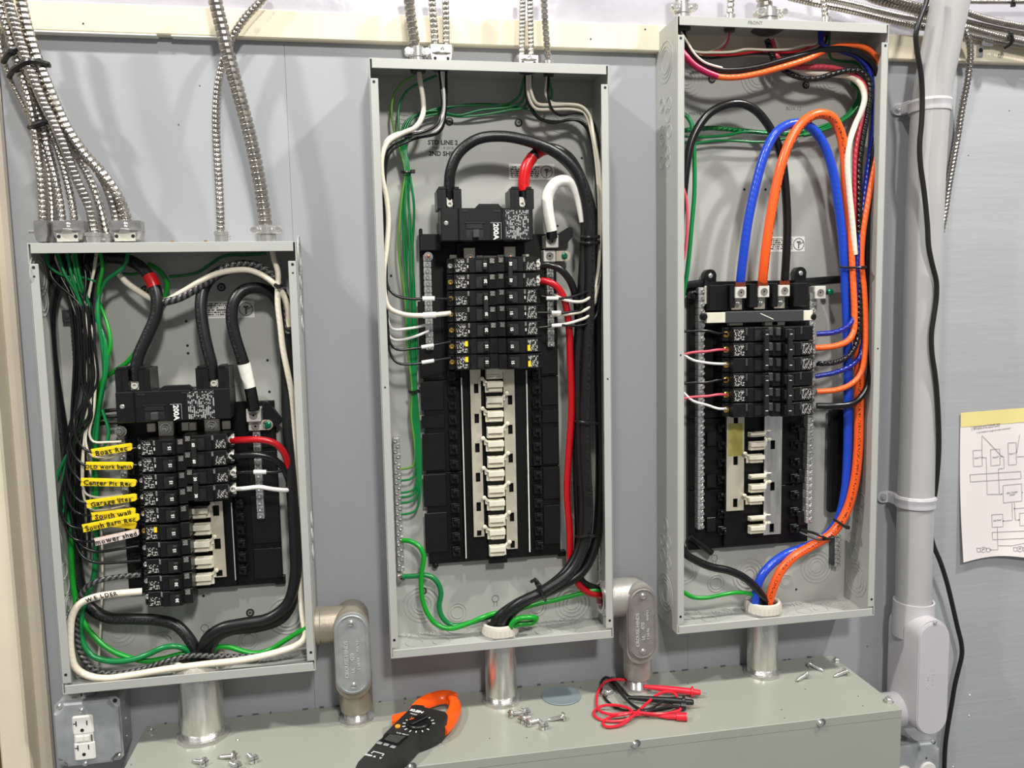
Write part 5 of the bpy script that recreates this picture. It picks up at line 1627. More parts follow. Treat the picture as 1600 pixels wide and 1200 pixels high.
# ================================================================== pipe nipples between panels and trough
for i, (ut, vt, r, d, lab, spot) in enumerate(((316, 1120, .0325, .050, 'thickest galvanised pipe nipple under the left panel, reddish stain', 1),
                                               (783, 1060, .0262, .040, 'galvanised pipe nipple with a reddish reflection under the middle panel', 1),
                                               (1191, 1030, .0262, .040, 'galvanised pipe nipple under the right panel', 1))):
    c = P(ut, vt, d)
    zb = PB[i]
    r0 = thing('pipe_nipple', lab, 'pipe', (c.x, -d, TZ), 'pipe nipples under the panels')
    mb = MB()
    prof = [(r, 0)]
    for k in range(5): prof += [(r, .002 + k * .0022), (r * 1.0 - .0009, .0031 + k * .0022)]
    prof += [(r, .0135), (r * 1.01, .016), (r * 1.01, zb - TZ - .002), (r, zb - TZ), (r, zb - TZ + .010), (r - .003, zb - TZ + .010), (r - .003, zb - TZ - .02)]
    mb.lathe(prof, (c.x, -d, TZ), UZ, 40, cap=False)
    part('pipe', mb, 'pipe', r0)
    part('bore', MB().lathe([(r - .003, 0), (r - .003, .0005)], (c.x, -d, zb - .012), UZ, 32), 'dark', r0)
    for nm, z0, h in (('locknut', TZ, .006), ('locknut', zb + T, .005)):
        mb = MB()
        n = 48
        vs, fs = [], []
        for z, rr in ((0, 1.22), (h, 1.18)):
            for k in range(n):
                a = 2 * math.pi * k / n
                q = r * (rr + (.05 if (k % 8) in (0, 1) else 0))
                vs.append((c.x + math.cos(a) * q, -d + math.sin(a) * q, z0 + z))
        for k in range(n):
            a = 2 * math.pi * k / n
            vs.append((c.x + math.cos(a) * r * .99, -d + math.sin(a) * r * .99, z0 + h))
        for k in range(n):
            k2 = (k + 1) % n
            fs.append((k, k2, n + k2, n + k)); fs.append((n + k, n + k2, 2 * n + k2, 2 * n + k))
        mb.add(vs, fs)
        part(nm, mb, 'zinc', r0)
    mb = MB()
    z1 = zb + T + .005
    mb.lathe([(r * 1.02, 0), (r * 1.18, 0), (r * 1.19, .012), (r * 1.14, .0165), (r * 1.00, .0175), (r * .92, .0150), (r * .90, .004)], (c.x, -d, z1), UZ, 48, cap=False)
    for k in range(26):
        a = 2 * math.pi * k / 26
        mb.M = Matrix.Translation((c.x, -d, z1)) @ Matrix.Rotation(a, 4, 'Z')
        mb.box(r * 1.17, r * 1.215, -.0008, .0008, .001, .012)
    part('bushing', mb, 'bush', r0, 'white plastic bushing')
    part('throat_shade', MB().lathe([(r * .9, 0), (r * .9, .0006)], (c.x, -d, z1 + .009), UZ, 32), 'dark', r0)  # dark disc, stands in for the shade inside the bushing opening

# ================================================================== cast conduit bodies


def stadium(w, h, n=14):
    r = w / 2
    pts = []
    for k in range(n + 1):
        a = math.pi * k / n
        pts.append((r * math.cos(a), h / 2 - r + r * math.sin(a)))
    for k in range(n + 1):
        a = math.pi + math.pi * k / n
        pts.append((r * math.cos(a), -(h / 2 - r) + r * math.sin(a)))
    return pts


def loft(mb, sections, cap=True):
    """sections: list of point rings with equal counts"""
    n = len(sections[0])
    vs = [p for s in sections for p in s]
    fs = [tuple(range(n)), tuple(range((len(sections) - 1) * n, len(sections) * n))] if cap else []
    for k in range(len(sections) - 1):
        for i in range(n): fs.append((k * n + i, k * n + (i + 1) % n, (k + 1) * n + (i + 1) % n, (k + 1) * n + i))
    return mb.add(vs, fs)


def conduit_body(lab, xa, arm_v0, arm_v1, cu, cv, w, h, d0, d1, m, mc, neck_r, txt, narm):
    cc = P(cu, cv, d1)
    r = thing('conduit_elbow', lab, 'conduit fitting', (cc.x, -(d0 + d1) / 2, TZ), 'cast conduit bodies')
    dc = (d0 + d1) / 2
    z_arm0, z_arm1 = P(cu - 40, arm_v1, dc).z, P(cu - 40, arm_v0, dc).z
    za, ra = (z_arm0 + z_arm1) / 2, (z_arm1 - z_arm0) / 2
    ztop = cc.z + h / 2 + .002
    zbot = cc.z - h / 2 - .010
    mb = MB()
    # body: stadium outline, rounded at the back, square at the cover
    secs = []
    for d, k in ((d0, .60), (d0 + .004, .84), (d0 + .012, .97), (d1 - .016, 1.0), (d1 - .004, 1.0)):
        secs.append([V((cc.x + px_ * k, -d, cc.z - .004 + py_ * (1 - (1 - k) * .35))) for px_, py_ in stadium(w * 1.03, h + .014)])
    loft(mb, secs)
    part('body', mb, m, r)
    mb = MB()
    mb.lathe([(ra, xa - cc.x), (ra, -.012), (ra * .98, 0), (ra * .8, .010), (0, .016)], (cc.x, -dc, za), RX, 32)
    mb.lathe([(ra * 1.04, xa - cc.x + .001), (ra * 1.04, xa - cc.x + .007), (ra, xa - cc.x + .008)], (cc.x, -dc, za), RX, 32)
    part('side_arm', mb, m, r)
    nz = P(cu, narm[0], dc).z
    part('neck', MB().lathe([(w * .49, zbot + .030 - nz), (w * .49, .008), (w * .46, .001), (w * .44, 0)], (cc.x + .002, -dc, nz), UZ, 32), m, r)
    prof = [(neck_r, 0)]
    for k in range(int((nz - TZ) / .0024)): prof += [(neck_r, .0024 * k + .001), (neck_r - .0008, .0024 * k + .0022)]
    prof += [(neck_r, nz - TZ + .004)]
    part('nipple', MB().lathe(prof, (cc.x + .002, -dc, TZ), UZ, 28), 'zinc', r)
    part('locknut', MB().lathe([(neck_r * 1.42, 0), (neck_r * 1.42, .004), (neck_r * 1.2, .006)], (cc.x + .002, -dc, TZ), UZ, 9), 'zinc', r)
    o = V((cc.x, -d1, cc.z))
    cv_ = part('cover', MB().prism(stadium(w * .98, h), o, RX, UZ, -.004, .0022).prism(stadium(w * .90, h * .965), o, RX, UZ, .0022, .0034), mc, r)
    outer, inner = stadium(w * .90, h * .965), stadium(w * .80, h * .925)
    mb = MB()
    n = len(outer)
    loft(mb, [[o + RX * a + UZ * b + FW * .0034 for a, b in outer], [o + RX * a + UZ * b + FW * .0046 for a, b in stadium(w * .87, h * .95)], [o + RX * a + UZ * b + FW * .0046 for a, b in stadium(w * .83, h * .935)], [o + RX * a + UZ * b + FW * .0030 for a, b in inner]], cap=False)
    part('cover_rim', mb, mc, cv_)
    for sz in (1, -1):
        mb = MB()
        mb.lathe([(.0050, 0), (.0048, .0016), (.003, .003), (0, .0034)], o + UZ * sz * h * .385 + FW * .0034, FW, 14)
        part('screw', mb, 'zinc', cv_)
        part('screw_slot', MB().box(o.x - .004, o.x + .004, d1 + .0058, d1 + .0070, o.z + sz * h * .385 - .0006, o.z + sz * h * .385 + .0006), 'ink_grey', cv_)
    mb = MB()
    for s, dx, dz, sz in txt:
        letter(mb, s, o + RX * dx + UZ * dz + FW * .0036, (0, 0, 1), (-1, 0, 0), sz, offset=.0001, extrude=.0004)
    part('lettering', mb, 'relief', cv_)
    return r


conduit_body('brownish cast conduit body with oval grey cover, right of the left panel', PX[0] + W, 949, 1003, 550.5, 1021, .0535, .131, .020, .086, 'cast', 'cover', .0205,
             [('CROUSE-HINDS', -.009, -.008, .0085), ('470', .000, -.005, .0085), ('UL', .001, -.026, .0070), ('1 1/4 IN.', .0095, -.016, .0058), ('FORM 7', .0085, .012, .0050)], (1108,))
conduit_body('grey cast conduit body with oval brown-grey cover, right of the middle panel', PX[1] + W, 905, 962, 1003.5, 973.5, .0490, .124, .018, .082, 'cast2', 'cover2', .0185,
             [('CROUSE-HINDS', -.009, -.010, .0082), ('470', .000, -.004, .0085), ('UL', .001, -.024, .0070), ('1 1/4 IN.', .0090, -.018, .0056), ('FORM 7', .0080, .014, .0050)], (1056,))
# threaded end of the second body inside the middle panel
xi = PX[1] + W - T
c = X(938, 925, xi)
p = thing('conduit_locknut', 'threaded locknut on the inside right wall, around red and black wires, middle panel', 'locknut', (xi, -.05, c.z))
part('locknut', MB().lathe([(.030, 0), (.030, .005), (.026, .005), (.026, .009), (.020, .009), (.019, .001)], (xi, -.05, c.z), (-1, 0, 0), 14), 'zinc', p)
part('bore', MB().lathe([(.020, 0), (.020, .0012)], (xi, -.05, c.z), (-1, 0, 0), 20), 'dark', p)

# ================================================================== grey plastic pipe on the right, its straps and body
R_ = .0305
pts = [P(1496, -60, .075), P(1487, -10, .070), P(1477, 40, .062), P(1467, 90, .055), P(1459, 130, .050), P(1454, 170, .048), P(1448, 260, .046), P(1443, 400, .046), P(1439, 550, .046), P(1434, 700, .046), P(1430, 800, .046), P(1428, 900, .046), P(1427, 950, .046)]
pp = solo('plastic_pipe', MB().tube(pts, R_, 40, .010), 'pvc', 'grey plastic pipe running up the wall right of the panels', 'pipe')
for k, (u0, v0, ue, ve, lab) in enumerate(((1453, 166, 1406, 169, 'upper grey strap holding the plastic pipe'), (1430, 782, 1383, 778, 'lower grey strap holding the plastic pipe'))):
    c = P(u0, v0, .046); e = P(ue, ve, .012)
    r = thing('pipe_strap', lab, 'pipe strap', (c.x, 0, c.z), 'straps on the plastic pipe')
    mb = MB()
    n = 30
    sec = []
    for j in range(n + 1):
        a = math.radians(-35 + 270 * j / n)
        dirv = V((math.cos(a), -math.sin(a), 0))
        ring = []
        for q, z in ((R_ + .0005, -.0105), (R_ + .003, -.0105), (R_ + .0034, -.0075), (R_ + .003, -.005), (R_ + .0034, -.001), (R_ + .0050, .0055), (R_ + .0034, .0095), (R_ + .0005, .0105)):
            ring.append(c + dirv * q + UZ * z)
        sec.append(ring)
    loft(mb, sec)
    part('band', mb, 'pvc_light', r)
    ear = MB()
    xl = c.x - R_ * .75
    ear.prism([(e.x - c.x + 0, .0105)] + [(e.x - c.x + .0105 * math.cos(math.radians(t)), .0105 * math.sin(math.radians(t))) for t in range(90, 271, 20)] + [(e.x - c.x, -.0105), (xl - c.x, -.0105), (xl - c.x, .0105)], V((c.x, -.001, e.z)), RX, UZ, 0, .005)
    ear.box(xl - .004, xl + .006, .001, .028, e.z - .0100, e.z + .0100, .001)
    part('ear', ear, 'pvc_light', r)
    part('screw', MB().lathe([(.0072, 0), (.0072, .0012), (.0048, .0014), (.0046, .0035), (.0018, .004), (0, .0032)], (e.x, -.006, e.z), FW, 14), 'boxsteel', r)

cc = P(1457.5, 1061, .104)
w_, h_ = .0575, .206
r = thing('conduit_elbow', 'tall pale grey plastic conduit body with flat front cover at lower right', 'conduit fitting', (cc.x, -.05, cc.z - h_ / 2))
xa, xb = cc.x - .036, cc.x + .0298
mb = MB()
secs = []
dirs = stadium(.062, h_ + .006)
for d, k in ((.014, .80), (.020, .96), (.060, 1.0), (.098, 1.0), (.101, .98)):
    secs.append([V((cc.x + a * k, -d, cc.z + .001 + b * (1 - (1 - k) * .3))) for a, b in dirs])
loft(mb, secs)
part('body', mb, 'pvc_light', r)
mb = MB()
zt_, zc_ = P(1427, 938, .046).z, cc.z + h_ * .5 - .045
xt = P(1428, 938, .046).x
prof = [(.0365, zc_ - zt_), (.0365, -.030), (.0350, -.012), (.0350, 0), (.0310, 0), (.0310, -.006)]
mb.lathe(prof, (xt, -.046, zt_), UZ, 40, cap=False)
part('hub', mb, 'pvc_light', r)
zs = P(1405, 1105, .05).z
part('side_hub', MB().lathe([(.031, TR - xt - .001), (.031, -.012), (.028, .010)], (xt + .01, -.052, zs - .002), RX, 36), 'pvc_light', r)
cvr = part('cover', MB().prism(stadium(w_ * 1.06, h_), V((cc.x, -.101, cc.z)), RX, UZ, 0, .003).prism(stadium(w_ * .98, h_ * .985), V((cc.x, -.104, cc.z)), RX, UZ, 0, .0015), 'pvc_light', r)
for u, v in ((1461, 972.5), (1457, 1158.5)):
    p = P(u, v, .1055)
    part('screw', MB().lathe([(.0038, 0), (.0036, .0014), (.002, .0024), (0, .002)], (p.x, -.1055, p.z), FW, 12), 'boxsteel', cvr)
p = P(1455, 1062, .1055)
mb = letter(MB(), 'TYPE LB', (p.x + .004, -.1056, p.z), (0, 0, 1), (-1, 0, 0), .0062, extrude=.0003)
letter(mb, '2 IN', (p.x - .006, -.1056, p.z + .004), (0, 0, 1), (-1, 0, 0), .0050, extrude=.0003)
mb.ring(.0018, .0028, .0004, (p.x - .006, -.1055, p.z - .013), FW, 14)
part('lettering', mb, 'pvc_light', cvr)

# black cord hanging in front of the pipe
q = [(1452, -20, .105), (1446, 8, .105), (1436, 34, .104), (1431, 55, .102), (1434, 85, .098), (1439, 115, .094), (1441, 150, .090), (1440, 190, .088), (1437, 225, .086), (1438, 255, .085), (1444, 300, .084), (1449, 350, .084), (1451, 385, .084), (1457, 415, .084), (1463, 440, .083), (1463, 465, .082), (1459, 495, .082), (1455.5, 520, .082), (1456, 550, .082),
     (1461, 585, .082), (1464, 615, .080), (1466.5, 660, .078), (1467, 700, .074), (1465, 735, .070), (1461, 770, .064), (1455, 800, .058), (1453, 825, .054), (1458, 850, .048), (1470, 880, .040), (1480, 912, .034), (1488, 945, .030), (1496, 980, .026), (1502, 1005, .024), (1503, 1022, .022), (1498, 1045, .020), (1492, 1070, .018), (1487, 1100, .016), (1481, 1135, .014), (1477, 1165, .012), (1475, 1215, .012), (1473, 1260, .012)]
solo('power_cord', MB().tube([P(*t) for t in q], .0042, 12, .006), 'cord', 'long black cord hanging in front of the grey plastic pipe', 'cord')

# ================================================================== outlet boxes


def outlet_box(lab, u0, v0, u1, v1, d, grp):
    """square steel box with a raised cover; u0..v1 = the cover in the photograph at depth d"""
    a, b = P(u0, v0, d), P(u1, v1, d)
    x0, x1, z1, z0 = a.x, b.x, a.z, b.z
    w, h = x1 - x0, z1 - z0
    r = thing('outlet_box', lab, 'outlet box', ((x0 + x1) / 2, -d / 2, z0), grp)
    part('box_shell', MB().box(x0 + .002, x1 - .002, .001, d - .012, z0 + .002, z1 - .002, .004), 'boxsteel', r)
    cx, cz = (x0 + x1) / 2, (z0 + z1) / 2
    part('cover_plate', MB().prism([(-w / 2 + .006, -h / 2), (w / 2 - .006, -h / 2), (w / 2, -h / 2 + .006), (w / 2, h / 2 - .006), (w / 2 - .006, h / 2), (-w / 2 + .006, h / 2), (-w / 2, h / 2 - .006), (-w / 2, -h / 2 + .006)], V((cx, -d + .012, cz)), RX, UZ, 0, .0016), 'boxsteel', r)
    n = .014
    poly = lambda k: [(-w / 2 + n + k, -h / 2 + k), (w / 2 - n - k, -h / 2 + k), (w / 2 - n - k + .002, -h / 2 + n * .6), (w / 2 - n * .6, -h / 2 + n + k - .002), (w / 2 - k, -h / 2 + n + k), (w / 2 - k, h / 2 - n - k), (w / 2 - n * .6, h / 2 - n - k + .002), (w / 2 - n - k + .002, h / 2 - n * .6),
                      (w / 2 - n - k, h / 2 - k), (-w / 2 + n + k, h / 2 - k), (-w / 2 + n + k - .002, h / 2 - n * .6), (-w / 2 + n * .6, h / 2 - n - k + .002), (-w / 2 + k, h / 2 - n - k), (-w / 2 + k, -h / 2 + n + k), (-w / 2 + n * .6, -h / 2 + n + k - .002), (-w / 2 + n + k - .002, -h / 2 + n * .6)]
    mb = MB()
    secs = []
    for k, dd in ((.001, d - .0108), (.0012, d - .004), (.0035, d - .0008), (.0055, d)):
        secs.append([V((cx + p, -dd, cz + q)) for p, q in poly(k)])
    loft(mb, secs)
    part('raised_cover', mb, 'boxsteel', r)
    for sx, sz in ((-1, 1), (1, 1), (1, -1), (-1, -1)):
        if (sx, sz) == (1, 1):
            part('screw_hole', MB().lathe([(.0032, 0), (.0032, .0005)], (cx + sx * (w / 2 - .007), -d + .0102, cz + sz * (h / 2 - .007)), FW, 12), 'dark', r)
        else:
            part('screw', MB().lathe([(.0042, 0), (.004, .002), (.002, .0034), (0, .003)], (cx + sx * (w / 2 - .007), -d + .0104, cz + sz * (h / 2 - .007)), FW, 12), 'zinc', r)
    for k in range(3):
        part('side_knockout', MB().lathe([(.0034, 0), (.0034, .0008)], (x1 - .002, -d * .42, z1 - h * (.22 + .28 * k)), RX, 12), 'zinc', r)
    return r, cx, cz, w, h


GO = 'steel outlet boxes'
r, cx, cz, w, h = outlet_box('steel outlet box with white outlet below the left panel', 80, 1102, 191, 1192, .068, GO)
a, b = P(112.5, 1119, .068), P(150.5, 1185, .068)
x0, x1, z1, z0 = a.x, b.x, a.z, b.z
zm = (z0 + z1) / 2
rc = part('outlet', MB().box(x0, x1, .066, .0712, zm + .006, z1, .003).box(x0 + .0015, x1 - .0015, .066, .0705, zm - .008, zm + .008, .001).box(x0, x1, .066, .0712, z0, zm - .006, .003), 'white', r, 'white outlet with test buttons')
part('test_button', MB().box(x0 + .004, (x0 + x1) / 2 - .001, .0705, .0722, zm - .0045, zm + .0045, .0008), 'white', rc)
part('test_button', MB().box((x0 + x1) / 2 + .001, x1 - .007, .0705, .0722, zm - .0045, zm + .0045, .0008), 'white', rc)
part('indicator', MB().box(x1 - .0045, x1 - .0020, .0705, .0715, zm - .005, zm + .005), 'ink_grey', rc)
for zz in ((zm + z1) / 2 + .004, (zm + z0) / 2 + .001):
    mb = MB()
    xm = (x0 + x1) / 2
    mb.box(xm - .0095, xm - .0080, .0712, .0716, zz - .0015, zz + .0065).box(xm - .0130, xm - .0080, .0712, .0716, zz + .0018, zz + .0030)
    mb.box(xm + .0055, xm + .0070, .0712, .0716, zz - .001, zz + .006)
    mb.lathe([(.0026, 0), (.0026, .0004)], (xm - .0010, -.0712, zz - .0085), FW, 14)
    part('outlet_slots', mb, 'dark', rc)
for zz in (z1 + .008, z0 - .006):
    part('screw', MB().lathe([(.0040, 0), (.0038, .0018), (.002, .003), (0, .0028)], ((x0 + x1) / 2 - .001, -.068, zz), FW, 12), 'zinc', r)
for u, v in ((123, 1092), (135, 1091)):
    p = P(u, v, .04)
    part('locknut', MB().lathe([(.010, 0), (.010, .006)], (p.x + (u - 129) * .0007, -.040, r.location.z + h - .003), UZ, 10), 'galv', r)

r, cx, cz, w, h = outlet_box('steel outlet box cut off by the bottom edge, lower right', 1362, 1172, 1466, 1290, .062, GO)
for u, v in ((1412, 1210), (1449, 1204)):
    p = P(u, v, .063)
    o = part('outlet', MB().lathe([(.0165, 0), (.0165, .003), (.0150, .0042)], (p.x, -.062, p.z), FW, 28), 'white', r)
    part('outlet_slots', MB().box(p.x - .006, p.x - .0045, .0662, .0666, p.z - .002, p.z + .006).box(p.x + .0045, p.x + .006, .0662, .0666, p.z - .002, p.z + .006).lathe([(.0026, 0), (.0026, .0004)], (p.x, -.0662, p.z - .007), FW, 12), 'dark', o)
p = P(1448, 1185, .063)
part('screw_hole', MB().lathe([(.0016, 0), (.0016, .0005)], (p.x, -.062, p.z), FW, 10), 'dark', r)
p0, p1 = P(1414, 1155, .03), P(1452, 1186, .03)
solo('conduit_stub', MB().tube([P(1395, 1130, .03), p0, p1], .011, 14), 'galv', 'short steel conduit stub under the plastic conduit body', 'conduit')

# ================================================================== flexible metal conduits


def flex(lab, pts, r, pitch=.0088, m='armor', grp=None, depth=.16, n=12):
    p = [P(*q) for q in pts]
    return solo('metal_conduit', MB().conduit(p, r, pitch, n, depth), m, lab, 'conduit', grp, origin=p[0], sharp=28)


GL = 'metal conduits above the left panel'
flex('thin metal conduit leftmost behind the bundle, above the left panel', [(-3, 40, .03), (2, 80, .03), (8, 100, .032), (20, 133, .034), (37, 167, .036), (50, 190, .038), (62, 215, .036), (74, 260, .034), (80, 310, .034), (82, 365, .04)], .0042, .008, grp=GL)
flex('metal conduit into the leftmost single fitting, above the left panel', [(-4, -20, .05), (3, 20, .05), (13, 50, .05), (22, 80, .052), (37, 127, .052), (49, 172, .052), (56, 213, .050), (62, 267, .050), (66, 320, .050), (68, 362, .050)], .0066, .0090, grp=GL)
flex('smooth metal conduit third from the left at the top, above the left panel', [(5, -25, .066), (15, 10, .066), (30, 60, .066), (47, 110, .066), (66, 157, .066), (86, 197, .064), (103, 237, .062), (121, 283, .058), (139, 323, .054), (150, 372, .048)], .0066, .0078, grp=GL, depth=.07)
flex('thickest metal conduit at the right of the left bundle, above the left panel', [(29, -25, .056), (35, 10, .056), (43, 45, .056), (57, 90, .056), (75, 135, .056), (92, 175, .054), (107, 205, .054), (130, 238, .054), (157, 268, .054), (182, 303, .052), (194, 330, .050), (201, 360, .050)], .0078, .0098, grp=GL)
flex('metal conduit to the left hole of the first double fitting', [(14, 60, .040), (30, 100, .040), (48, 150, .040), (66, 195, .042), (75, 233, .046), (86, 277, .050), (93, 315, .050), (99, 360, .050)], .0060, .0090, grp=GL)
flex('metal conduit to the right hole of the first double fitting', [(26, 60, .036), (44, 110, .036), (62, 160, .036), (79, 203, .040), (93, 240, .044), (106, 287, .048), (113, 320, .050), (118, 360, .050)], .0054, .0085, grp=GL)
flex('metal conduit to the left hole of the second double fitting', [(62, 130, .040), (84, 180, .040), (104, 216, .042), (118, 234, .046), (143, 256, .048), (160, 280, .048), (172, 308, .050), (179, 332, .050), (184, 360, .050)], .0058, .0085, grp=GL, depth=.1)
flex('metal conduit behind the second double fitting, above the left panel', [(108, 225, .030), (130, 260, .030), (147, 295, .032), (158, 330, .034), (168, 372, .038)], .0062, .0095, grp=GL)
flex('thick metal conduit slanting to the right fitting of the left panel', [(331, -30, .058), (336, 0, .058), (346, 42, .058), (357, 88, .058), (373, 147, .056), (389, 207, .054), (402, 267, .052), (411, 320, .050), (416, 362, .050)], .0102, .0105, grp=GL, depth=.13)
flex('thin metal conduit crossing behind the thick one, above the left panel', [(425, -18, .030), (408, 2, .030), (384, 27, .032), (364, 56, .034), (351, 88, .034), (342, 125, .034), (338, 165, .036), (338, 215, .040), (342, 283, .046), (344, 325, .050), (345, 368, .050)], .0060, .0086, grp=GL)
GM = 'metal conduits above the middle panel'
flex('thick metal conduit leftmost above the middle panel', [(636, -30, .05), (639, 0, .05), (643, 35, .05), (647, 62, .05), (650, 86, .05)], .0086, .0102, grp=GM)
flex('metal conduit in the left hole of the left double fitting, middle panel', [(673, -30, .05), (675, 0, .05), (678, 40, .05), (681, 85, .05)], .0060, .0092, grp=GM)
flex('metal conduit in the right hole of the left double fitting, middle panel', [(696, -30, .05), (696, 0, .05), (697, 40, .05), (697, 85, .05)], .0056, .0084, grp=GM)
flex('metal conduit in the left hole of the right double fitting, middle panel', [(817, -30, .05), (816.5, 0, .05), (816, 40, .05), (815, 95, .05)], .0050, .0072, grp=GM)
flex('metal conduit in the right hole of the right double fitting, middle panel', [(828, -30, .05), (828, 0, .05), (829, 40, .05), (830, 95, .05)], .0048, .0076, grp=GM)
flex('dark-banded metal conduit rightmost above the middle panel', [(849, -30, .05), (850, 0, .05), (852, 40, .05), (855, 75, .05), (857, 100, .05)], .0054, .0095, grp=GM, depth=.24)
GT = 'metal conduits above the right panel'
flex('thick metal conduit at the left corner above the right panel', [(1065, -30, .05), (1066, -10, .05), (1066, 8, .05)], .0112, .0115, grp=GT)
flex('thin metal conduit second above the right panel', [(1142, -30, .05), (1142, 0, .05), (1140, 30, .05)], .0058, .0098, grp=GT)
flex('thickest metal conduit in the clamp above the right panel', [(1192, -30, .05), (1193, -10, .05), (1195, 14, .05)], .0125, .0120, grp=GT)
flex('thin metal conduit rightmost above the right panel', [(1285, -30, .05), (1287, 0, .05), (1290, 34, .05)], .0052, .0086, grp=GT)
GH = 'metal conduits running across the top right'
for lab, pts, r, pt, dp in (
        ('metal conduit sloping down to the pipe, uppermost left of it', [(1330, -22, .03), (1364, -2, .03), (1405, 9, .03), (1440, 18, .03), (1480, 26, .03)], .0074, .0076, .2),
        ('metal conduit sloping down to the pipe, second from the top', [(1290, -2, .045), (1330, 6, .045), (1370, 16, .045), (1410, 25, .045), (1450, 32, .045)], .0050, .0050, .1),
        ('metal conduit sloping down to the pipe, third from the top', [(1232, -4, .03), (1270, 5, .03), (1310, 13, .03), (1350, 22, .03), (1390, 32, .03), (1430, 41, .03), (1460, 46, .03)], .0052, .0062, .2),
        ('short metal conduit touching the top edge left of the pipe', [(1370, -12, .04), (1400, 0, .04), (1430, 8, .04), (1460, 14, .04)], .0056, .0066, .2),
        ('straight metal conduit along the top edge right of the pipe', [(1490, 2, .03), (1530, 3, .03), (1570, 3, .03), (1900, 6, .03)], .0038, .0040, .06),
        ('metal conduit upper of the tied four right of the pipe', [(1480, 8, .034), (1507, 18, .034), (1535, 28, .034), (1568, 36, .034), (1640, 48, .034), (1900, 88, .034)], .0054, .0056, .1),
        ('beaded metal conduit second of the tied four right of the pipe', [(1480, 26, .026), (1504, 32, .026), (1551, 43, .026), (1590, 51, .026), (1640, 60, .026), (1900, 100, .026)], .0046, .0058, .26),
        ('metal conduit third of the tied four right of the pipe', [(1480, 34, .036), (1504, 41, .036), (1535, 50, .036), (1568, 59, .036), (1640, 74, .036), (1900, 116, .036)], .0054, .0056, .1),
        ('metal conduit lowest of the tied four right of the pipe', [(1490, 48, .022), (1519, 57, .022), (1545, 63, .022), (1570, 68, .022), (1640, 80, .022), (1900, 120, .022)], .0046, .0062, .2),
        ('metal conduit bending down behind the plastic pipe', [(1496, 26, .044), (1505, 42, .044), (1513, 60, .042), (1516, 80, .036), (1515, 100, .030), (1511, 130, .024), (1504, 165, .016), (1497, 210, .010), (1489, 255, .009), (1482, 295, .009), (1476, 335, .009), (1470, 365, .009)], .0060, .0082, .16)):
    flex(lab, pts, r, pt, grp=GH, depth=dp)
c = P(1531, 79, .016)
r = thing('conduit_strap', 'small metal one-hole strap on the cream board right of the pipe', 'strap', c)
part('strap_plate', MB().box(c.x - .006, c.x + .006, .0155, .018, c.z - .011, c.z + .010, .001).box(c.x - .002, c.x + .022, .018, .026, c.z + .006, c.z + .020, .003), 'zinc', r)
part('screw_hole', MB().lathe([(.0040, 0), (.0040, .0006)], (c.x, -.018, c.z), FW, 14), 'dark', r)
tie('black tie round the four conduits right of the pipe', [(1577, 50, .036), (1580, 54, .046), (1582, 62, .046), (1578, 70, .040), (1569, 75, .032)], .006, (1579, 54, .046))
tie('black tie round the straight conduit at the top right', [(1584, -1, .034), (1585, 3, .038), (1583, 8, .034)], .005)
tie('upper black tie of two round the left conduit bundle', [(5, 97, .044), (9, 90, .052), (18, 80, .062), (27, 76, .062)], .008, (18, 80, .064))
tie('lower black tie of two round the left conduit bundle', [(14, 120, .044), (20, 110, .058), (33, 101, .068), (46, 95, .074), (62, 97, .068), (76, 101, .056)], .008, (75, 102, .058))
tie('black tie round the left conduits above their fittings', [(46, 199, .048), (56, 196, .058), (68, 192, .060), (80, 189, .050)], .008, (72, 189, .062))

# ---------------- fittings on the panel tops


def fit_base(i, u, v, d):
    p = P(u, v, d)
    return V((p.x, -d, PT[i])), p.z


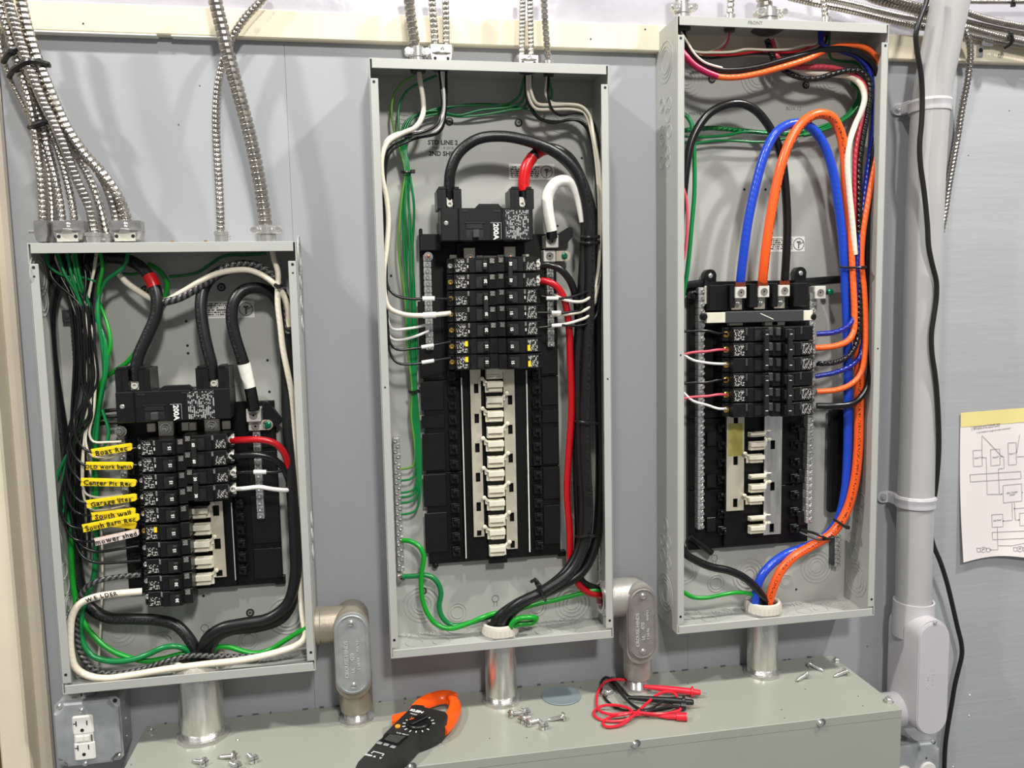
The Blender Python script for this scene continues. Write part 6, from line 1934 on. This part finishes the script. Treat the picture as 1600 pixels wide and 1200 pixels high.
def fitting(i, u, vtop, d, kind, lab, half=None, grp=None):
    o, zt = fit_base(i, u, vtop, d)
    if kind == 'bucket': o.z += .004
    h = max(.008, zt - o.z)
    r = thing('conduit_fitting', lab, 'conduit fitting', o, grp)
    if kind == 'bucket':
        w = half
        poly = [(-w, h), (w, h), (w, h * .5), (w * .96, h * .3), (w * .82, h * .1), (w * .58, 0), (-w * .58, 0), (-w * .82, h * .1), (-w * .96, h * .3), (-w, h * .5)]
        mb = MB()
        secs = []
        for dd, k in ((-.013, .82), (-.010, .96), (.010, .96), (.014, .80)):
            secs.append([o + RX * a * k + UZ * b - V((0, dd, 0)) for a, b in poly])
        loft(mb, secs)
        mb.lathe([(w * 1.04, 0), (w * 1.04, .0016)], o + UZ * h * .52, UZ, 28)
        part('body', mb, 'galv', r)
        if w > .011:
            part('clamp_plate', MB().prism([(-w * .62, 0), (w * .62, 0), (w * .62, h * .42), (w * .34, h * .42), (w * .22, h * .62), (-w * .22, h * .62), (-w * .34, h * .42), (-w * .62, h * .42)], o + V((0, -.0125, 0)), RX, UZ, 0, .0022), 'lug', r)
            for s in (-1, 1):
                part('screw_hole', MB().lathe([(.0026, 0), (.0026, .0004)], o + V((s * w * .50, -.0147, h * .24)), FW, 12), 'dark', r)
            part('screw', MB().lathe([(.0036, 0), (.0034, .0014), (.0016, .0024), (0, .002)], o + V((w * .1, -.0132, h * .80)), FW, 12), 'zinc', r)
        else:
            part('screw', MB().lathe([(.0024, 0), (.0024, .010), (.0016, .011)], o + V((-w, 0, h * .52)), (-1, 0, 0), 10), 'zinc', r)
    elif kind == 'round':
        w = half
        part('body', MB().lathe([(w, 0), (w, h * .7), (w * 1.12, h * .72), (w * 1.12, h), (w * .8, h)], o, UZ, 24), 'zinc', r)
        part('screw', MB().lathe([(.0028, 0), (.0028, .004)], o + V((w, 0, h * .5)), RX, 10), 'zinc', r)
    elif kind == 'clamp':
        w = half
        part('body', MB().lathe([(w * .95, 0), (w * .95, h * .45), (w * .85, h * .5), (w * .85, h)], o, UZ, 24), 'zinc', r)
        mb = MB()
        mb.box(o.x - w * 1.25, o.x + w * 1.25, d + w * .45, d + w * .8, o.z + h * .55, o.z + h * .92, .002)
        for s in (-1, 1): mb.lathe([(.0060, 0), (.0060, w * .85), (.0048, w * .95)], o + V((s * w * 1.25, 0, h * .72)), FW, 16)
        mb.lathe([(w * 1.05, 0), (w * 1.05, h * .35)], o + UZ * h * .5, UZ, 20)
        part('saddle', mb, 'zinc', r)
        for s in (-1, 1):
            part('screw', MB().ring(.0022, .0048, .0018, o + V((s * w * 1.25, -w * .95, h * .72)), FW, 14).lathe([(.0026, 0), (.0026, .0012)], o + V((s * w * 1.25, -w * .95, h * .72)), FW, 8), 'zinc', r)
    # ring under the panel top, inside
    part('inner_locknut', MB().lathe([(half * (1.6 if half == .0170 else 1.05) if kind != 'bucket' or half < .012 else .013, 0), (half * 1.0 if kind != 'bucket' or half < .012 else .0125, -.0055), (.006, -.006)], o + V((0, 0, -T)), UZ, 16), 'charcoal', r)
    return r


GF = 'conduit fittings on top of the panels'
fitting(0, 68, 346, .050, 'bucket', 'small rounded metal fitting leftmost on top of the left panel', .0105, GF)
fitting(0, 109, 346, .050, 'bucket', 'double metal fitting with a two-hole plate, second on the left panel', .0225, GF)
fitting(0, 198, 346, .050, 'bucket', 'double metal fitting with a two-hole plate, right of the bundle on the left panel', .0225, GF)
fitting(0, 147, 364, .056, 'round', 'flat metal fitting between the two double fittings of the left panel', .0115, GF)
fitting(0, 166, 366, .044, 'round', 'flat metal fitting partly behind the right double fitting, left panel', .0105, GF)
fitting(0, 345.5, 362, .050, 'round', 'small round fitting under the thin conduit on the left panel', .0095, GF)
fitting(0, 417, 352, .050, 'clamp', 'two-screw clamp fitting under the thick slanting conduit, left panel', .0135, GF)
fitting(1, 652, 74, .050, 'clamp', 'clamp fitting with a side screw leftmost on the middle panel', .0115, GF)
fitting(1, 688, 74, .050, 'bucket', 'double metal fitting on the left of the middle panel', .0195, GF)
fitting(1, 823, 90, .050, 'bucket', 'low double metal fitting on the right of the middle panel', .0185, GF)
fitting(1, 857, 96, .050, 'round', 'lowest small round fitting rightmost on the middle panel', .0080, GF)
fitting(2, 1066, 4, .050, 'clamp', 'tall clamp fitting at the left corner of the right panel', .0130, GF)
fitting(2, 1140, 24, .050, 'round', 'small round fitting under the second conduit, right panel', .0085, GF)
fitting(2, 1200, 14, .050, 'clamp', 'wide clamp fitting with a large screw in the middle of the right panel top', .0170, GF)
fitting(2, 1290, 28, .050, 'round', 'small round fitting rightmost on the right panel', .0080, GF)
for u in (269, 321):
    p = P(u, 375, .04)
    solo('panel_screw_tip', MB().lathe([(.0022, 0), (.0020, .006), (.0010, .007)], (p.x, -.040, PT[0]), UZ, 10), 'brass', 'brass screw end sticking up on top of the left panel, %s of two' % ('left' if u == 269 else 'right'), 'screw')

# ================================================================== things lying on the trough
# ---- clamp meter
ZM = TZ + .034
def zp(u, v, z=ZM): return Z(u, v, z)
A = zp(556, 1196); B = zp(603, 1203)
ol = [(551, 1206), (557, 1192), (575, 1174), (589, 1158), (596, 1153), (598, 1148), (613, 1133), (628, 1118), (641, 1106), (643, 1101), (650, 1099.5), (663, 1101), (665, 1104), (697, 1111), (699.5, 1115), (698, 1121), (693, 1126), (683, 1132), (672, 1137), (655, 1143), (650, 1148), (642, 1157), (632, 1166), (620, 1177), (610, 1188), (600, 1201), (592, 1212)]
pl = [zp(u, v) for u, v in ol]
mr = thing('clamp_meter', 'black and orange clamp meter lying on the trough', 'clamp meter', (zp(630, 1150).x, zp(630, 1150).y, TZ))
cx = sum(p.x for p in pl) / len(pl); cy = sum(p.y for p in pl) / len(pl)
mb = MB()
def ringz(k, z): return [V((cx + (p.x - cx) * k, cy + (p.y - cy) * k, z)) for p in pl]
loft(mb, [ringz(.93, TZ + .001), ringz(.99, TZ + .005), ringz(1.0, TZ + .020), ringz(1.0, ZM - .003), ringz(.965, ZM)])
part('housing', mb, 'meter', mr)
# axes of the meter on the trough: EX along the body to the jaw, EY across
EX = (zp(680, 1107) - zp(590, 1190)); EX.z = 0; EX.normalize()
EY = V((EX.y, -EX.x, 0))          # to the right of the long axis
def mp_(u, v, dz=0.0): return zp(u, v, ZM + dz) if not dz else zp(u, v, ZM + dz)
FT = ZM
def quad(name, pts, z0, z1, m, parent=mr, label=None):
    q = [zp(u, v, ZM) for u, v in pts]
    mb = MB()
    loft(mb, [[V((p.x, p.y, z0)) for p in q], [V((p.x, p.y, z1)) for p in q]])
    return part(name, mb, m, parent, label)
d = zp(654, 1131.5)
rr = (zp(673, 1128) - zp(636, 1134)).length / 2
dial = part('dial', MB().lathe([(rr, 0), (rr, .004), (rr * .92, .0055), (0, .0055)], (d.x, d.y, FT - .0005), UZ, 36), 'black2', mr)
t = MB()
t.M = Matrix.Translation((d.x, d.y, FT)) @ Matrix.Rotation(math.atan2(EX.y, EX.x) - .35, 4, 'Z')
t.box(-rr * .85, rr * .85, -.0045, .0045, .005, .0085, .0012)
part('dial_grip', t, 'black2', dial)
q0, q1 = zp(640, 1133), zp(647, 1130.5)
part('dial_pointer', MB().tube([V((q0.x, q0.y, FT + .0088)), V((q1.x, q1.y, FT + .0088))], .0008, 5, smooth=False), 'orange_plastic', dial)
mk = MB()
for a in range(0, 360, 24):
    aa = math.radians(a) + .3
    p = d + V((math.cos(aa), math.sin(aa), 0)) * rr * 1.24
    if (p - zp(690, 1140)).length < .02: continue
    mk.M = Matrix.Translation((p.x, p.y, FT)) @ Matrix.Rotation(aa, 4, 'Z')
    mk.box(-.0022, .0022, -.0007, .0007, 0, .0004)
part('dial_marks', mk, 'white_ink', mr)['kind'] = 'stuff'
p = zp(621.5, 1135.5)
part('orange_button', MB().lathe([(.0042, 0), (.0042, .0016), (.003, .0024)], (p.x, p.y, FT), UZ, 18), 'orange_button', mr)
quad('display', [(605, 1147), (639, 1150), (623, 1165), (595, 1158)], FT - .0004, FT + .0010, 'black', mr)
quad('display_glass', [(609, 1148.5), (634, 1151.5), (620.5, 1162.5), (600, 1156.5)], FT + .0010, FT + .0014, 'screen', mr)
for u, v in ((593, 1162), (603.5, 1164.5), (614, 1168)):
    p = zp(u, v)
    t = MB()
    t.M = Matrix.Translation((p.x, p.y, FT)) @ Matrix.Rotation(math.atan2(EY.y, EY.x), 4, 'Z')
    t.box(-.0042, .0042, -.0028, .0028, 0, .002, .0012)
    part('button', t, 'button', mr)
up_ = EX.copy()
rt = EY.copy()
t = MB()
p = zp(651, 1111.5); letter(t, 'KLEIN', (p.x, p.y, FT + .0003), rt, up_, .0085, offset=.0003)
p = zp(646, 1116); letter(t, 'TOOLS', (p.x, p.y, FT + .0003), rt, up_, .0040)
part('lettering', t, 'white_ink', mr)
t = MB()
p = zp(629, 1147); letter(t, 'CL120  400A AC', (p.x, p.y, FT + .0003), rt, up_, .0030)
p = zp(585, 1182.5); letter(t, 'COM', (p.x - rt.x * .010, p.y - rt.y * .010, FT + .0003), rt, up_, .0048, offset=.0002)
letter(t, 'V', (p.x + rt.x * .010, p.y + rt.y * .010, FT + .0003), rt, up_, .0048, offset=.0002)
part('lettering', t, 'white_ink', mr)
t = MB()
for dx in (-.009, .009):
    q = p + rt * dx + up_ * .007
    t.lathe([(.0010, 0), (.0010, .0004)], (q.x, q.y, FT), UZ, 10)
q0, q1 = p - rt * .009 + up_ * .011, p + rt * .009 + up_ * .011
t.tube([V((q0.x, q0.y, FT + .0002)), V((q1.x, q1.y, FT + .0002))], .0005, 4, smooth=False)
for q in (q0, q1):
    e = q - up_ * .003
    t.tube([V((q.x, q.y, FT + .0002)), V((e.x, e.y, FT + .0002))], .0005, 4, smooth=False)
c0 = p - up_ * .001
t.prism([(-.0022, 0), (.0022, 0), (0, .0038)], (c0.x, c0.y, FT), rt, up_, 0, .0004)
part('warning_marks', t, 'white_ink', mr)
q = Z(685.5, 1134.5, TZ + .022)
t = MB()
t.M = Matrix.Translation((q.x, q.y - .001, q.z)) @ Matrix.Rotation(math.atan2(EX.y, EX.x), 4, 'Z')
t.box(-.005, .005, -.001, .0012, -.005, .005, .0006)
part('side_label', t, 'button', mr)
# jaw
ZJ = TZ + .0175
jp = [(648, 1114), (655, 1105), (664, 1098), (676, 1093), (690, 1089.5), (701, 1089.5), (708, 1093), (711, 1101), (710, 1110), (706, 1121), (700, 1130), (692, 1138)]
def jz(u, v): return Z(u, v, ZJ)
jaw = MB().tube([jz(*q) for q in jp[:7]], .0115, 14, .004, flat=.62)
part('jaw', jaw, 'orange_plastic', mr, 'orange jaw half, upper')
jaw2 = MB().tube([jz(u, v) + V((.0006, 0, 0)) for u, v in ((705.5, 1091.5), (709, 1095), (711, 1102), (709.5, 1111), (705, 1121), (698, 1131), (690, 1139))], .0118, 14, .004, flat=.62)
part('jaw', jaw2, 'orange_plastic', mr, 'orange jaw half, outer')
tg = [zp(640, 1116, TZ + .018), zp(628, 1119, TZ + .018), zp(614, 1122.5, TZ + .018), zp(612, 1126, TZ + .018), zp(613, 1133, TZ + .018), zp(622, 1131, TZ + .018), zp(636, 1122, TZ + .018)]
t = MB(); loft(t, [[V((p.x, p.y, TZ + .010)) for p in tg], [V((p.x, p.y, TZ + .024)) for p in tg]])
part('trigger', t, 'orange_plastic', mr, 'orange jaw trigger')

# ---- test leads
def zt_(u, v, h): return Z(u, v, TZ + h)
def lead(lab, m, pts, probe, plug=None, mt='zinc'):
    r = thing('test_lead', lab, 'test lead', zt_(*pts[0]), 'test leads on the trough')
    part('cable', MB().tube([zt_(*q) for q in pts], .0023, 8, .004), m, r)
    (u0, v0, h0), (u1, v1, h1), (u2, v2, h2) = probe
    a, b, c = zt_(u0, v0, h0), zt_(u1, v1, h1), zt_(u2, v2, h2)
    ax = b - a; L = ax.length
    part('probe', MB().lathe([(.0028, -.010), (.0036, 0), (.0046, L * .12), (.0056, L * .55), (.0056, L * .82), (.0088, L * .83), (.0088, L * .87), (.0050, L * .88), (.0045, L * 1.0), (.0030, L * 1.02)], a, ax, 16), m, r)
    part('probe_tip', MB().lathe([(.0011, 0), (.0010, (c - b).length * .8), (.0002, (c - b).length)], b, c - b, 8), mt, r)
    if plug:
        a, b = zt_(*plug[0]), zt_(*plug[1])
        L = (b - a).length
        part('plug', MB().lathe([(.0026, -.004), (.0040, .004), (.0042, L * .5), (.0066, L * .52), (.0066, L)], a, b - a, 16), m, r)
    return r


def ld(x, y): return 900 + x / 7.27, 1030 + y / 7.27


redp = [(820, 310, .012), (740, 290, .012), (640, 252, .014), (520, 232, .016), (420, 232, .016), (340, 255, .012), (285, 310, .008), (245, 390, .004), (232, 480, .004), (245, 550, .006), (290, 600, .008), (390, 625, .010), (540, 615, .010), (700, 605, .010), (850, 620, .010), (1000, 620, .008), (1110, 600, .006), (1180, 575, .006), (1190, 540, .008),
        (1150, 500, .010), (1150, 440, .012), (1120, 390, .014), (1060, 370, .014), (980, 378, .014), (900, 420, .012), (830, 480, .012), (740, 560, .012), (640, 650, .010), (540, 730, .006), (430, 765, .004), (340, 765, .004), (305, 735, .004), (330, 690, .004), (400, 655, .006), (500, 635, .014), (640, 600, .014), (600, 560, .014), (500, 530, .012), (400, 520, .010), (300, 530, .008), (225, 570, .004), (200, 620, .003), (240, 670, .003), (330, 700, .003),
        (450, 705, .004), (560, 690, .006), (660, 640, .008), (760, 625, .006), (900, 640, .005), (1000, 655, .005)]
lead('red test lead, coiled, with red probe and plug, on the trough', 'lead_red', [(*ld(x, y), h) for x, y, h in redp], ((*ld(840, 318), .012), (*ld(1405, 380), .010), (*ld(1490, 395), .008)), ((*ld(1010, 652), .005), (*ld(1262, 655), .007)))
blkp = [(670, 440, .006), (600, 420, .006), (540, 360, .006), (470, 280, .006), (400, 225, .008), (340, 205, .010), (300, 235, .008), (285, 320, .004), (310, 410, .003), (380, 500, .003), (480, 560, .004), (600, 590, .006), (740, 590, .006), (880, 585, .006), (1010, 570, .006), (1120, 530, .008), (1170, 470, .010), (1150, 440, .012), (1060, 450, .012), (950, 500, .012), (850, 560, .010), (760, 575, .010), (660, 530, .008), (570, 460, .008), (500, 380, .008), (430, 300, .008), (360, 225, .010),
        (420, 250, .012), (480, 320, .012), (560, 440, .012), (640, 520, .012), (760, 585, .012), (900, 570, .012), (1040, 540, .012), (1170, 540, .010)]
lead('black test lead, coiled, tangled under the red one on the trough', 'lead_black', [(*ld(x, y), h) for x, y, h in blkp], ((*ld(660, 440), .010), (*ld(1325, 490), .012), (*ld(1420, 488), .012)), ((*ld(1120, 520), .010), (*ld(1245, 535), .008)))

# ---- round blank disc
p = zt_(877, 1087, .001)
rr = (Z(908, 1087, TZ) - Z(846, 1087, TZ)).length / 2
solo('blank_disc', MB().lathe([(rr * .96, 0), (rr, .0008), (rr, .0016), (rr * .97, .0022), (rr * .90, .0014), (0, .0014)], (p.x, p.y, TZ + .0003), UZ, 48), 'disc', 'round blue-grey steel disc lying flat on the trough', 'disc', origin=(p.x, p.y, TZ))

# ---- loose screws: one built, the rest copied
HEAD = MB().lathe([(.0072, 0), (.0075, .0010), (.0066, .0028), (.0040, .0038), (.0010, .0040)], (0, 0, 0), RX, 18)
HEADM = HEAD.mesh('head', 'zinc')
SLOTM = MB().box(.0034, .0043, -.0065, .0065, -.0007, .0007).mesh('slot', 'ink_grey')
SLOT2 = MB().box(.0034, .0043, -.0007, .0007, -.0055, .0055).mesh('slot', 'ink_grey')
prof = [(.0033, 0)]
for k in range(9): prof += [(.0033, -.002 - k * .0021), (.0026, -.003 - k * .0021)]
prof += [(.0022, -.0215), (.0012, -.0240)]
SHM = MB().lathe(prof, (0, 0, 0), RX, 12).mesh('shank', 'zinc')


def loose(lab, hu, hv, tu, tv, stand=False, grp='loose screws on the trough'):
    """head pixel, tip pixel; lies on its head rim and its tip"""
    a = Z(hu, hv, TZ + .006); b = Z(tu, tv, TZ + .0025)
    ax = (a - b).normalized()
    r = thing('loose_screw', lab, 'screw', a, grp)
    r.rotation_mode = 'QUATERNION'
    r.rotation_quaternion = ax.to_track_quat('X', 'Z')
    lpart('head', HEADM, r); lpart('shank', SHM, r); lpart('slot', SLOTM, r); lpart('slot', SLOT2, r)


loose('loose screw beside the middle pipe nipple, tip pointing right', 799, 1115, 817, 1114)
loose('loose screw lying head up behind others, right of the middle pipe nipple', 822, 1113, 816, 1110)
loose('loose screw half hidden in the small pile right of the middle pipe nipple', 816, 1124, 826, 1121)
loose('loose screw at the front of the pile, slotted head facing left', 826, 1129, 842, 1125)
loose('loose screw with its slotted head turned to the front, right end of the pile', 850, 1134, 843, 1126)
loose('loose screw apart from the pile, tip pointing left, in front of the steel disc', 879, 1120, 857, 1125)
loose('loose screw front left of three near the right end of the trough', 1258, 1055, 1242, 1065)
loose('loose screw rearmost of three near the right end of the trough', 1267, 1038, 1286, 1048)
loose('loose screw rightmost of three near the right end of the trough', 1320, 1050, 1302, 1057)
loose('loose screw pointing left, in front of the left pipe nipple', 364, 1181, 342, 1183)
loose('loose screw leftmost, at the bottom edge below the left pipe nipple', 318, 1191, 302, 1189)
loose('loose screw with its head up, right of the others below the left pipe nipple', 396, 1186, 386, 1177)
loose('loose screw cut off by the bottom edge, below the left pipe nipple', 370, 1197, 360, 1192)
loose('loose screw inside the loop of the black test lead', 946, 1084, 957, 1079)
p = Z(371, 1157, TZ)
solo('metal_chip', MB().lathe([(.002, 0), (.0028, .0018), (.0012, .003)], (p.x, p.y, TZ), V((.4, 0, 1)), 7), 'zinc', 'tiny metal chip right of the left pipe nipple', 'metal chip')

# ================================================================== drawing taped to the wall
def pd(u, v):
    t = max(0, (v - 660) / 220)
    return .0022 + .010 * t ** 3 + .0016 * math.sin(u * .045 + v * .02) * t
pv, pf = [], []
NU, NV = 26, 26
for j in range(NV + 1):
    for i in range(NU + 1):
        s, t = i / NU, j / NV
        u = (1501 + 279 * s) * (1 - t) + (1505.5 + 276 * s) * t - 3 * math.sin(t * math.pi) * (1 - s)
        v = (646 - 22 * s) * (1 - t) + (879 - 22 * s - 6 * math.sin(s * 9)) * t
        pv.append(P(u, v, pd(u, v)))
for j in range(NV):
    for i in range(NU):
        a = j * (NU + 1) + i
        pf.append((a, a + 1, a + NU + 2, a + NU + 1))
n0 = len(pv)
pv2 = pv + [p + V((0, .0004, 0)) for p in pv]
pf2 = pf + [tuple(n0 + k for k in reversed(f)) for f in pf]
edge = list(range(NU + 1)) + [NU + (NU + 1) * j for j in range(1, NV + 1)] + [(NU + 1) * NV + i for i in range(NU - 1, -1, -1)] + [(NU + 1) * j for j in range(NV - 1, 0, -1)]
for k in range(len(edge)):
    a, b = edge[k], edge[(k + 1) % len(edge)]
    pf2.append((a, b, n0 + b, n0 + a))
pr = solo('paper_drawing', MB().add(pv2, pf2), 'paper', 'white paper with a printed wiring diagram taped to the wall at right', 'paper', origin=P(1640, 760, 0))
tv, tf = [], []
for i in range(NU + 1):
    s = i / NU
    for t in (-.004, .055, .092):
        u = 1501 + 279 * s + 4 * t
        v = 646 - 22 * s + 233 * t
        tv.append(P(u, v, pd(u, v) + .0006))
for i in range(NU):
    for k in (0, 1): tf.append((i * 3 + k, i * 3 + 3 + k, i * 3 + 4 + k, i * 3 + 1 + k))
part('tape_strip', MB().add(tv, tf), 'tape_yellow', pr, 'yellow tape along the top edge')
def pl_(mb, pts, w=.00036):
    q = []
    for k in range(len(pts) - 1):
        (a, b), (c, d_) = pts[k], pts[k + 1]
        n = max(2, int(math.hypot(c - a, d_ - b) / 10))
        for j in range(n): q.append((a + (c - a) * j / n, b + (d_ - b) * j / n))
    q.append(pts[-1])
    mb.tube([P(u, v, pd(u, v) + .0007) for u, v in q], w, 4, smooth=False)
cr = lambda x, y: (1480 + x / 4.283, 620 + y / 4.283)
def rect(mb, x0, y0, x1, y1, sk=0): pl_(mb, [cr(x0, y0), cr(x1, y0 - sk), cr(x1 + 3, y1 - sk), cr(x0 + 3, y1), cr(x0, y0)])
dg = MB()
rect(dg, 174, 358, 233, 465, 4); rect(dg, 291, 352, 352, 460, 5); rect(dg, 408, 308, 462, 455, 4); rect(dg, 153, 520, 492, 568, 22); rect(dg, 374, 592, 498, 708, 12); rect(dg, 299, 788, 372, 872, 4); rect(dg, 484, 778, 560, 862, 4); rect(dg, 301, 906, 620, 955, 14)
pl_(dg, [cr(234, 405), cr(234, 258), cr(366, 398)]); pl_(dg, [cr(236, 405), cr(262, 406), cr(268, 652), cr(366, 650)]); pl_(dg, [cr(366, 398), cr(380, 400), cr(382, 478), cr(344, 480), cr(350, 650)])
pl_(dg, [cr(466, 372), cr(486, 252)]); pl_(dg, [cr(470, 400), cr(560, 396)]); pl_(dg, [cr(434, 708), cr(438, 824), cr(376, 830)]); pl_(dg, [cr(450, 706), cr(456, 822), cr(484, 824)]); pl_(dg, [cr(450, 748), cr(560, 738)])
pl_(dg, [cr(336, 872), cr(340, 1022), cr(290, 1023)]); pl_(dg, [cr(340, 994), cr(430, 996), cr(560, 970)])
for x, y in ((242, 1022), (487, 1017)):
    pl_(dg, [cr(x + 20 * math.cos(a * .6283), y + 18 * math.sin(a * .6283)) for a in range(11)])
    rect(dg, x - 44, y - 10, x - 20, y + 14); rect(dg, x + 20, y - 10, x + 44, y + 14)
part('printed_diagram', dg, 'ink_pale', pr)
dt = MB()
for x, y in ((234, 405), (366, 398), (366, 650), (502, 640), (450, 748), (376, 830), (480, 822), (292, 1023), (464, 372)):
    u, v = cr(x, y); q = P(u, v, pd(u, v) + .0008)
    dt.lathe([(.0010, 0), (.0010, .0003)], q, FW, 8)
part('arrow_heads', dt, 'ink', pr)['kind'] = 'stuff'
pt = MB()
for s, x, y, sz in (('1. Supply feeds panel A through meter', 258, 192, .0040), ('2. All breakers to be sized as marked', 258, 205, .0040), ('3. Grounding to trough and water service lines', 312, 224, .0038), ('Panel A', 204, 408, .0042), ('Panel B', 324, 404, .0042), ('Panel C', 436, 380, .0042), ('Main Transfer', 436, 640, .0044), ('Switch', 438, 654, .0044), ('Sub Panel', 336, 826, .0044), ('M', 242, 1022, .0060), ('M', 487, 1017, .0060)):
    u, v = cr(x, y); q = P(u, v, pd(u, v) + .0009)
    letter(pt, s, q, (1, 0, .075), (-.075, 0, 1), sz, extrude=.00005)
part('printed_text', pt, 'ink_grey', pr)['kind'] = 'stuff'
